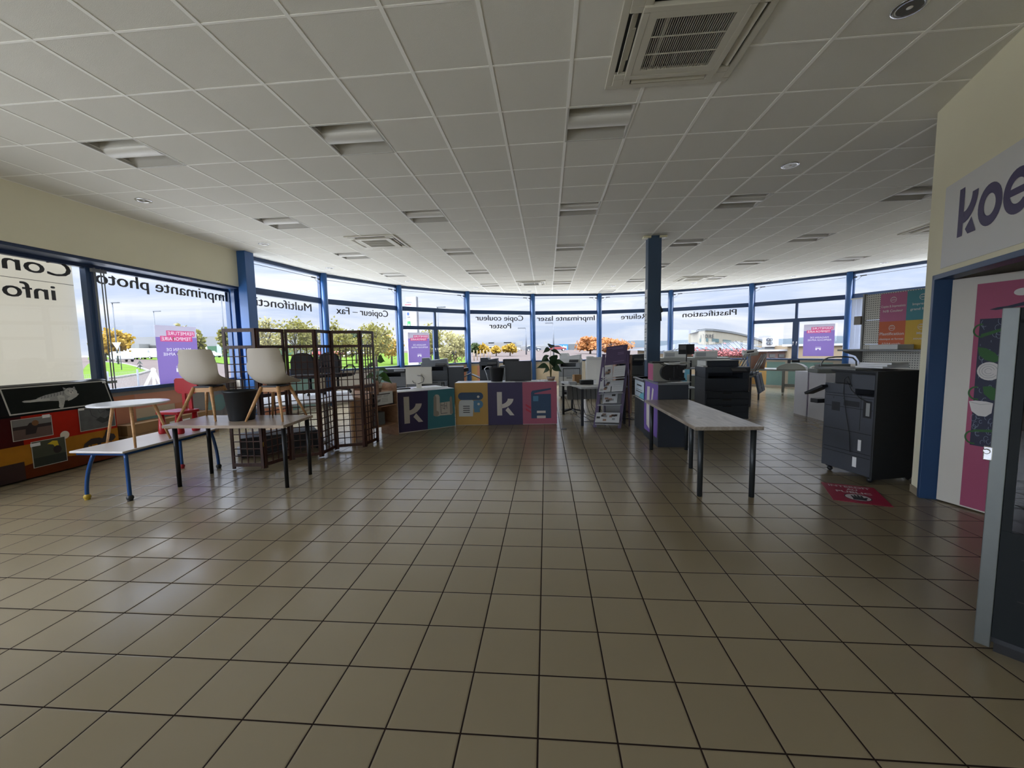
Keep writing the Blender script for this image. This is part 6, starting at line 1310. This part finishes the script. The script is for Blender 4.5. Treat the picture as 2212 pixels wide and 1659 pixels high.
tree(1275, 776, 729, 70, 34, 'orange', 'round orange tree left of the window post', 1900, lf=.26, squash=1.25); tree(1322, 778, 733, 66, 40, 'orange', 'wide orange tree right of the window post', 1900, lf=.26, squash=1.25)
# low red shrubs before the right building
b = MB(); b.mat(M('shrub_red', (110, 52, 50), .8, 0, .3, 3)); r_g = random.Random(9)
for k in range(900):
    p = at(1560+r_g.uniform(-60, 70), 768-abs(r_g.gauss(0, 6)), 33); a = Vector((r_g.uniform(-1, 1), r_g.uniform(-1, 1), r_g.uniform(-1, 1)))*.12; q = a.orthogonal().normalized()*.08
    p.y += r_g.uniform(-.4, .4); b._add([p-a, p+q, p+a, p-q], [(0, 1, 2, 3)])
pb_ = at(1560, 776, 33)
for k in range(16): q_ = at(1500+8*k, 766, 33); b.tube([(q_.x, q_.y, -.15), (q_.x+.1, q_.y, q_.z)], .03, 4)
tag(b.build('shrub_hedge'), 'row of red-leaved shrubs before the low building with the metal roof', 'hedge', None, 'stuff')
# lamp posts
POST = M('post_grey', (78, 82, 88), .7, 0)
def lamp(u, vb, vt, y, side, label):
    a = at(u, vb, y); a.z = gh(a.x, a.y); tp = at(u, vt, y); t = thing('lamp_post', label, 'lamp post', tuple(a), 0, 'lamp posts outside'); h_ = tp.z-a.z; s = y/60
    b = MB(); b.mat(POST); b.cyl((0, 0, 0), (0, 0, h_), .09*s+.02, .05*s+.02, 10); b.build('pole', parent=t)
    b = MB(); b.mat(POST); b.b2(-.06, side*1.2*s, -.12, .12, h_-.02, h_+.12*s); b.build('lamp_head', parent=t, bevel=.02)
lamp(256, 787, 654, 40, 1, 'tall grey lamp post at the lawn island in the left window'); lamp(341, 772, 673, 75, 1, 'far lamp post behind the left purple poster')
lamp(1137, 776, 709, 60, -1, 'lamp post in the colour copy window'); lamp(1196, 776, 698, 55, -1, 'lamp post behind the dark leafy plant'); lamp(949, 780, 664, 35, 1, 'slim lamp post in the right half of the casement window'); lamp(489, 785, 640, 28, 1, 'thin light pole close to the square corner column')
# yield sign and small objects near the lawn
a = gp_(263, 800); t = thing('road_sign', 'triangular yield sign seen from behind on the lawn island', 'road sign', tuple(a))
y_ = a.y; b = MB(); b.mat(POST); zt = at(262, 742, y_).z-a.z; b.cyl((0, 0, 0), (0, 0, zt), .03); b.build('pole', parent=t)
b = MB(); b.mat(M('sign_back', (150, 140, 118), .6)); w_ = 12/FPX*y_; b.ext([(-w_, .0), (w_, .0), (0, -w_*1.5)], (-.15, -.05, zt+.1), (1, 0, 0), (0, 0, 1), (0, 1, 0), .02); b.b2(-.6, .3, -.05, -.03, zt-w_*1.5-.35, zt-w_*1.5-.15); b.build('sign_plate', parent=t)
a = gp_(303, 799); y_ = a.y; b = MB(); b.mat(M('fir_black', (38, 42, 40), .7)); k_ = y_/FPX; z0 = 0
b.ext([(-9*k_, 2*k_), (0, 10*k_), (9*k_, 2*k_), (4*k_, 4*k_), (0, 3*k_), (-4*k_, 4*k_)], (a.x, a.y, a.z+.1), (1, 0, 0), (0, 0, 1), (0, 1, 0), .04); b.ext([(-7.5*k_, 10*k_), (0, 19*k_), (7.5*k_, 10*k_), (3*k_, 12*k_), (-3*k_, 12*k_)], (a.x, a.y, a.z+.1), (1, 0, 0), (0, 0, 1), (0, 1, 0), .04); b.cyl((a.x, a.y, a.z), (a.x, a.y, a.z+.1+17*k_), .02)
tag(b.build('decoration'), 'two-tier dark fir silhouette standing at the lawn island edge', 'decoration')
t = thing('tripod', 'white tripod stand outside the left window', 'tripod', (-8.2, 7.9, 0)); top = at(331, 799, 9.6); bx = Vector((top.x, 9.6, 0))
for (du_, dy_) in ((-21, -.2), (3, -.3), (22, .3)):
    f_ = at(331+du_, 842, 9.6+dy_); f_.z = -.14 if False else f_.z; b = MB(); b.mat(WHITEP); b.cyl(top, f_+(f_-top)*1.25, .028, n=8); b.build('leg', parent=t, world=True)
b = MB(); b.mat(WHITEP); b.ball(top, .05, 8); b.build('head', parent=t, world=True)
# wire fence
t = thing('wire_fence', 'thin white wire mesh fence outside the left window', 'fence', (-9, 8.5, 0)); A_, B_ = at(150, 800, 8.2), at(350, 801, 11.5); A_.z = B_.z = 0; d_ = (B_-A_); L_ = d_.length; d_ = d_/L_; zt = at(300, 800, 10.6).z
b = MB(); b.mat(M('wire_white', (96, 100, 98), .6))
for k in range(int(L_/.06)): p = A_+d_*.06*k; b.box((p.x, p.y, (zt-.1)/2), (.004, .004, zt+.1))
for k in range(9): z = zt*k/8; c = (A_+B_)/2; b.box((c.x, c.y, z), (L_, .004, .004), math.atan2(d_.y, d_.x))
b.build('mesh', parent=t, world=True)
for k in range(4): p = A_+d_*(L_*k/3); MB().mat(POST).cyl((p.x, p.y, -.15), (p.x, p.y, zt+.04), .02).build('post', parent=t, world=True)
# cars
TYRE = M('tyre', (24, 24, 26), .8); CGL = M('car_glass', (40, 50, 58), .1)
def car(loc, rz, col_, label, kind='hatch', s=1.0):
    t = thing('van' if kind == 'van' else 'car', label, 'van' if kind == 'van' else 'car', loc, rz, None); L_, W_ = (5.2, 2.0) if kind == 'van' else (4.3, 1.78)
    cm = M('car_paint_%d_%d_%d' % col_, col_, .25, .1, .02, 6, 0, .5, 0, .5)
    if kind == 'van': side = [(-2.6, .35), (-2.6, 2.1), (-2.4, 2.3), (1.2, 2.3), (1.9, 1.45), (2.55, 1.1), (2.6, .35)]; g_ = [(1.0, 1.4), (1.15, 2.1), (1.3, 2.1), (1.85, 1.4)]
    else: side = [(-2.1, .35), (-2.15, .8), (-2.0, 1.05), (-1.55, 1.38), (-.9, 1.52), (.2, 1.52), (1.0, 1.02), (1.9, .88), (2.15, .62), (2.1, .35)]; g_ = [(-1.5, 1.05), (-1.3, 1.32), (-.8, 1.44), (.15, 1.44), (.85, 1.05)]
    b = MB(); b.mat(cm); b.ext(side, (0, -W_/2, 0), (1, 0, 0), (0, 0, 1), (0, 1, 0), W_); b.build('car_body', parent=t, bevel=.12)
    b = MB(); b.mat(CGL); b.ext(g_, (0, -W_/2-.012, 0), (1, 0, 0), (0, 0, 1), (0, 1, 0), W_+.024)
    if kind != 'van': b._add([(.22, -.70, 1.51), (.22, .70, 1.51), (1.0, .8, 1.06), (1.0, -.8, 1.06)], [(0, 3, 2, 1)])
    b.build('windows', parent=t)
    for sx in (-1.3, 1.35):
        for sy in (-1, 1): MB().mat(TYRE).cyl((sx*L_/4.3, sy*(W_/2-.16), .33), (sx*L_/4.3, sy*(W_/2+.03), .33), .33, n=20).mat(LGREY).cyl((sx*L_/4.3, sy*(W_/2+.03), .33), (sx*L_/4.3, sy*(W_/2+.035), .33), .2, n=12).build('wheel', parent=t)
    b = MB(); b.mat(CHROME); 
    for sy in (-1, 1): b.box((L_/2-.14, sy*W_*.36, .78 if kind != 'van' else .95), (.10, .32, .10))
    b.mat(DARKP).box((L_/2-.06, 0, .55), (.06, W_*.6, .16)); b.build('lights', parent=t)
    return t
def carpx(u, y, rz, col_, label, kind='hatch'):
    p = at(u, 770, y); car((p.x, p.y, gh(p.x, p.y)), math.radians(rz), col_, label, kind)
carpx(262, 54, -28, (190, 194, 196), 'white crossover car on the roundabout road in the left window')
carpx(292, 78, -20, (214, 216, 216), 'white van parked behind the white crossover, left one', 'van'); carpx(325, 82, -15, (216, 218, 218), 'white van parked behind the white crossover, right one', 'van')
carpx(432, 70, -40, (206, 208, 210), 'white van showing its nose right of the left purple poster', 'van'); carpx(456, 88, 0, (200, 202, 204), 'white car before the green building')
for u, y, c_, lb in ((990, 75, (30, 32, 36), 'black car behind the tree stakes'), (935, 66, (170, 30, 36), 'red car behind the middle purple poster'), (1205, 105, (120, 60, 60), 'red car below the white store'), (1108, 112, (180, 184, 188), 'silver car in the car park, under the lamp post'), (1152, 110, (60, 66, 74), 'dark car beside the blue window post'), (1065, 118, (196, 198, 200), 'white car in the car park, under the yellow trees'), (710, 60, (200, 60, 60), 'red car glimpsed through the screen'), (765, 64, (190, 192, 196), 'white car glimpsed through the screen')):
    carpx(u, y, 5, c_, lb)
# buildings
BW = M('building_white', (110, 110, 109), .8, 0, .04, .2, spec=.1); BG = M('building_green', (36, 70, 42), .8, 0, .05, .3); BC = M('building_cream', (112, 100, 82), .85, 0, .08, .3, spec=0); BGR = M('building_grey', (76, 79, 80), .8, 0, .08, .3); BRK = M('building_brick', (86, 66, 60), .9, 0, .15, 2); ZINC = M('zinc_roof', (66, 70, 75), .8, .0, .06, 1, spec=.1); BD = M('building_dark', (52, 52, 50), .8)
def slab(mb, u0, u1, v0, v1, y, depth, zb=None):
    a, c = at(u0, v1, y), at(u1, v0, y); z0 = (gh(a.x, a.y)-.2) if zb is None else zb; z1 = at((u0+u1)/2, v0, y).z; mb.b2(a.x, c.x, y, y+depth, z0, z1); return a.x, c.x, z0, z1
t = thing('warehouse', 'long white and green warehouse behind the road in the left window', 'building', tuple(at(400, 765, 105)))
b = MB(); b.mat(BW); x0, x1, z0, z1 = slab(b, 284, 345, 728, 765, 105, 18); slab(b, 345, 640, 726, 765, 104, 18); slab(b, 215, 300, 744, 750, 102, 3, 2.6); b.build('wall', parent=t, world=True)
b = MB(); b.mat(BG); a, c = at(436, 765, 103.9), at(640, 744, 103.9); b.b2(a.x, c.x, 103.8, 103.95, .3, c.z); b.mat(BD); a, c = at(284, 765, 104.9), at(345, 746, 104.9); b.b2(a.x, c.x, 104.7, 104.95, .3, c.z); b.build('lower_wall', parent=t, world=True)
b = MB(); b.mat(M('window_light', (120, 130, 132), .3)); a, c = at(470, 765, 103.7), at(478, 744, 103.7); b.b2(a.x, c.x, 103.6, 103.75, .4, c.z); b.build('door', parent=t, world=True)
t = thing('store', 'long white shopping centre with a curved brown canopy', 'building', tuple(at(1100, 765, 150)))
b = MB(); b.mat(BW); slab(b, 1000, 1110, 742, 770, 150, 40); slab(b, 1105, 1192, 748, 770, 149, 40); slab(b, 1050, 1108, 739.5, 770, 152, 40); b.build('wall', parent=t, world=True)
b = MB(); b.mat(M('canopy_brown', (116, 102, 86), .8)); y_ = 147; pts = [(1040, 770), (1040, 754), (1120, 751), (1128, 756), (1133, 763), (1134, 770)]; P_ = [at(u, v, y_) for u, v in pts]; b.ext([(p.x, p.z if k else -.2) for k, p in enumerate(P_)][:-1]+[(P_[-1].x, -.2)], (0, y_, 0), (1, 0, 0), (0, 0, 1), (0, 1, 0), 1.5); b.build('canopy', parent=t, world=True)
b = MB(); b.mat(M('roof_unit', (110, 112, 112), .6))
for u, v, w_ in ((1062, 738, 12), (1097, 738.5, 16), (1122, 737, 13), (1180, 738, 12)): a, c = at(u-w_/2, v+9, 153), at(u+w_/2, v, 153); b.b2(a.x, c.x, 152, 155, a.z, c.z)
b.build('roof_unit', parent=t, world=True)
t = thing('store', 'white and grey sports store with a blue sign', 'building', tuple(at(1210, 765, 140)))
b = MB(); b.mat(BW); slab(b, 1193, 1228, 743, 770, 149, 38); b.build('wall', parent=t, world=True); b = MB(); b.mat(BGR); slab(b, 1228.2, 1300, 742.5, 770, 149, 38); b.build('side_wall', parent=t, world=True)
b = MB(); a, c = at(1194, 757, 148.8), at(1227, 744, 148.8); a.x = at(1186, 757, 148.8).x; a.z = at(1206, 757, 148.8).z; c.z = at(1206, 744, 148.8).z; p = Pan(b, Vector((a.x, 148.7, a.z)), (1, 0, 0)); p.n = Vector((0, -1, 0)); p.rect(0, 0, c.x-a.x, c.z-a.z, M('store_blue', (26, 96, 150), .5), .05).text('DECATHLON', .5, .5, PAPER, c.x-a.x-1.0, c.z-a.z-1.0, .01, .12); b.build('store_sign', parent=t, world=True)
# round building with the metal roof on the right
Yb = 44; t = thing('laboratory', 'low building with a zinc hip roof and a round white drum', 'building', tuple(at(1560, 770, Yb)))
b = MB(); b.mat(BC); slab(b, 1440, 1655, 757, 775, 38, 12); b.build('wall', parent=t, world=True)
el, er = at(1427, 758.5, 37), at(1672, 756, 37); ze = el.z = (at(1500, 757.5, 37)).z; hc = at(1563, 737.5, 46); 
b = MB(); b.mat(ZINC); E0, E1 = Vector((el.x, 37, ze)), Vector((er.x, 37, ze)); R0, R1 = Vector((at(1475, 741, 46).x, 46, hc.z-.1)), Vector((at(1590, 738, 46).x, 46, hc.z)); K0, K1 = Vector((el.x, 52, ze)), Vector((er.x, 52, ze))
b.quad(E0, E1, R1, R0).quad(E1, K1, R1).quad(K0, E0, R0).quad(K1, K0, R0, R1); b.b2(el.x-.1, er.x+.1, 36.95, 37.1, ze-.22, ze+.02)
b.mat(M('seam_zinc', (80, 86, 92), .5, .3))
for k in range(26): s = (k+.5)/26; p = E0+(E1-E0)*s; q = R0+(R1-R0)*min(max((s-.32)/.42, 0), 1); f_ = 1.0 if .3 < s < .76 else (s/.32 if s <= .32 else (1-s)/.26); f_ = min(f_, 1); b.tube([p+Vector((0, 0, .04)), p+(q-p)*f_+Vector((0, 0, .04))], .03, 4)
b.build('roof', parent=t, world=True)
DP_ = [(1506, 717.5, 46), (1510, 715.5, 43.5), (1522, 714, 42.5), (1540, 714.7, 42.6), (1560, 717, 43.5), (1580, 720, 45), (1600, 724, 47), (1620, 729, 49.5), (1636, 734.5, 52), (1650, 741, 54)]
DV = [at(u, v, y) for u, v, y in DP_]
def dpt(u):                                              # point on the curved wall seen at column u: (x, y, top z)
    for (a, A), (c, C_) in zip(zip(DP_, DV), list(zip(DP_, DV))[1:]):
        if a[0] <= u <= c[0]: s = (u-a[0])/(c[0]-a[0]); return A+(C_-A)*s, (C_-A)
b = MB(); b.mat(M('drum_white', (118, 113, 100), .85, 0, .12, .5, spec=.1)); vs = []
for p in DV: q = Vector((0.9, 5.5, 0)); vs += [(p.x, p.y, 1.0), tuple(p), (p.x+q.x, p.y+q.y, p.z-.1), (p.x+q.x, p.y+q.y, 1.0)]
b._add(vs, [(4*i+j, 4*i+4+j, 4*i+4+(j+1) % 4, 4*i+(j+1) % 4) for i in range(len(DV)-1) for j in range(4)]+[(0, 1, 2, 3)]); b.build('drum', parent=t, world=True)
b = MB(); b.mat(BGR)
for A, C_ in zip(DV, DV[1:]):
    o_ = Vector((0, -.12, 0)); z_ = Vector((0, 0, .2)); b._add([A+o_, C_+o_, C_+o_+z_, A+o_+z_, A-o_*3, C_-o_*3, C_-o_*3+z_, A-o_*3+z_], [(0, 1, 2, 3), (4, 7, 6, 5), (3, 2, 6, 7), (0, 4, 5, 1)])
b.build('parapet', parent=t, world=True)
b = MB(); b.mat(M('letter_dark', (40, 40, 42), .6))
for ch, u in zip('RATOIRE', (1508, 1513, 1518, 1523.5, 1529, 1532.5, 1538)):
    p, dv_ = dpt(u); xd = Vector((dv_.x, dv_.y, 0)).normalized(); text_mesh(b, ch, p+Vector((0, -.06, -.72)), xd, (0, 0, 1), .20 if ch != 'I' else .05, .36, .03, .005)
b.build('lettering', parent=t, world=True)
b = MB(); b.mat(M('drum_window', (60, 78, 78), .3))
for u0, u1 in ((1511, 1515), (1521, 1530), (1538, 1553), (1562, 1580)):
    p, _ = dpt(u0); q, _ = dpt(u1); b._add([p+Vector((0, -.05, -1.1)), q+Vector((0, -.05, -1.1)), q+Vector((0, -.05, -.75-.0)), p+Vector((0, -.05, -.75))], [(0, 1, 2, 3)])
b.build('drum_windows', parent=t, world=True)
t = thing('outdoor_unit', 'white air conditioning unit with four round fans on the roof', 'air conditioner', tuple(at(1667, 748, 36)))
b = MB(); b.mat(M('unit_white', (150, 150, 148), .6)); a, c = at(1653, 749, 36), at(1682, 729, 36); a.z = at(1667, 749, 36).z; b.b2(a.x, c.x, 36, 36.5, a.z, c.z); b.mat(BGR).b2(a.x, c.x, 36.1, 36.6, ze-.9, a.z); b.build('casing', parent=t, world=True)
for k in range(4):
    c_ = at(1658.5+6.5*(k % 2), 733.5+8*(k//2), 35.98); b = MB(); b.mat(M('fan_dark', (60, 66, 72), .5)); b.cyl((c_.x, 35.9, c_.z), (c_.x, 36.0, c_.z), .125, n=20); b.mat(M('unit_white')).cyl((c_.x, 35.88, c_.z), (c_.x, 35.9, c_.z), .03, n=8); b.build('fan', parent=t, world=True)
t = thing('annex', 'brick and grey annex building behind the right casement window', 'building', tuple(at(1720, 770, 34)))
b = MB(); b.mat(BRK); slab(b, 1640, 1702, 757, 780, 34.5, 2.2); b.mat(BGR); slab(b, 1678, 1720, 744, 758, 38, 8); b.mat(BC); slab(b, 1703, 1900, 745, 790, 34, 12); b.build('wall', parent=t, world=True)
b = MB(); b.mat(M('coping_light', (140, 140, 140), .7)); a, c = at(1640, 758, 34.3), at(1702, 756, 34.3); b.b2(a.x, c.x, 34.2, 34.6, c.z-.08, c.z+.05); a, c = at(1696, 746, 33.8), at(1900, 743.5, 33.8); b.b2(a.x, c.x, 33.8, 34.2, c.z-.05, c.z+.12); b.build('coping', parent=t, world=True)
b = MB(); b.mat(BD)
for u in (1668, 1688): a, c = at(u-6, 772, 34.4), at(u+6, 765, 34.4); b.b2(a.x, c.x, 34.35, 34.5, a.z, c.z)
b.build('window', parent=t, world=True)
# pylon sign
t = thing('pylon_sign', 'tall white pylon sign with service symbols left of the casement window', 'sign', tuple(at(886, 790, 24)))
b = MB(); b.mat(M('pylon_white', (140, 140, 140), .5)); a, c = at(876, 642, 24), at(898, 642, 24); zt = at(886, 641, 24).z; b.b2(a.x, c.x, 24, 24.3, -.1, zt); b.mat(M('pylon_edge', (70, 72, 76), .5)).b2(c.x, c.x+.04, 24, 24.3, -.1, zt); b.build('panel', parent=t, world=True)
b = MB(); p = Pan(b, Vector((a.x, 23.99, 0)), (1, 0, 0)); p.n = Vector((0, -1, 0)); W_ = c.x-a.x; f_ = lambda v: at(886, v, 24).z
p.rect(-.05, f_(659), .33, f_(657.5), M('pylon_red', (170, 40, 50), .5), .01).text('oesio', .02, f_(654.5), M('pylon_grey_text', (70, 72, 82), .5), .36, .12, .005, .01)
p.rect(.06, f_(681), .18, f_(675), M('pylon_blue', (30, 60, 130), .5), .01).rect(.06, f_(711), .24, f_(694), M('pylon_green', (20, 110, 50), .5), .01).rect(.12, f_(711), .19, f_(700), PAPER, .015).rect(.05, f_(685.5), .25, f_(684.5), BD, .01)
b.build('symbols', parent=t, world=True)
# blue board and stakes by the trees
b = MB(); b.mat(M('board_blue', (30, 70, 150), .5)); a, c = at(952, 766, 50), at(985, 757, 50); b.b2(a.x, c.x, 50, 50.1, a.z, c.z); b.mat(PAPER); a, c = at(957, 763, 49.95), at(968, 761, 49.95); b.b2(a.x, c.x, 49.9, 49.98, a.z, c.z); b.mat(POST)
for u in (955, 982): p = at(u, 770, 50.05); b.cyl((p.x, p.y, gh(p.x, p.y)), (p.x, p.y, at(u, 762, 50).z), .05, n=6)
tag(b.build('billboard'), 'long blue board behind the trees in the casement window', 'board')
SD = M('stake_wood', (130, 108, 80), .8)
for g0, (u0, n_, y_) in enumerate(((953, 5, 40), (1024, 6, 42))):
    for k in range(n_):
        p = at(u0+11*k if g0 == 0 else u0+7*k, 776, y_+(k % 2)); p.z = gh(p.x, p.y); o = MB().mat(SD).cyl((0, 0, 0), (0, 0, 1.1), .045, n=6).build('tree_stake'); o.location = p
        tag(o, 'wooden stake %d in the row beside the %s' % (k+1, 'casement window tree' if g0 == 0 else 'saplings in the colour copy window'), 'stake', 'wooden tree stakes'); o['label'] = 'thin wooden tree stake under the pale tree in the casement window' if g0 == 0 else 'thin wooden tree stake under the saplings in the colour copy window'

o = MB().mat(DARKP).lathe([(.001, .004), (.05, .004), (.055, 0)], n=20).build('floor_socket'); p_ = fl(1218, 927); o.location = (p_.x, p_.y, 0); tag(o, 'small dark floor socket in the tiles before the purple brochure stand', 'socket')
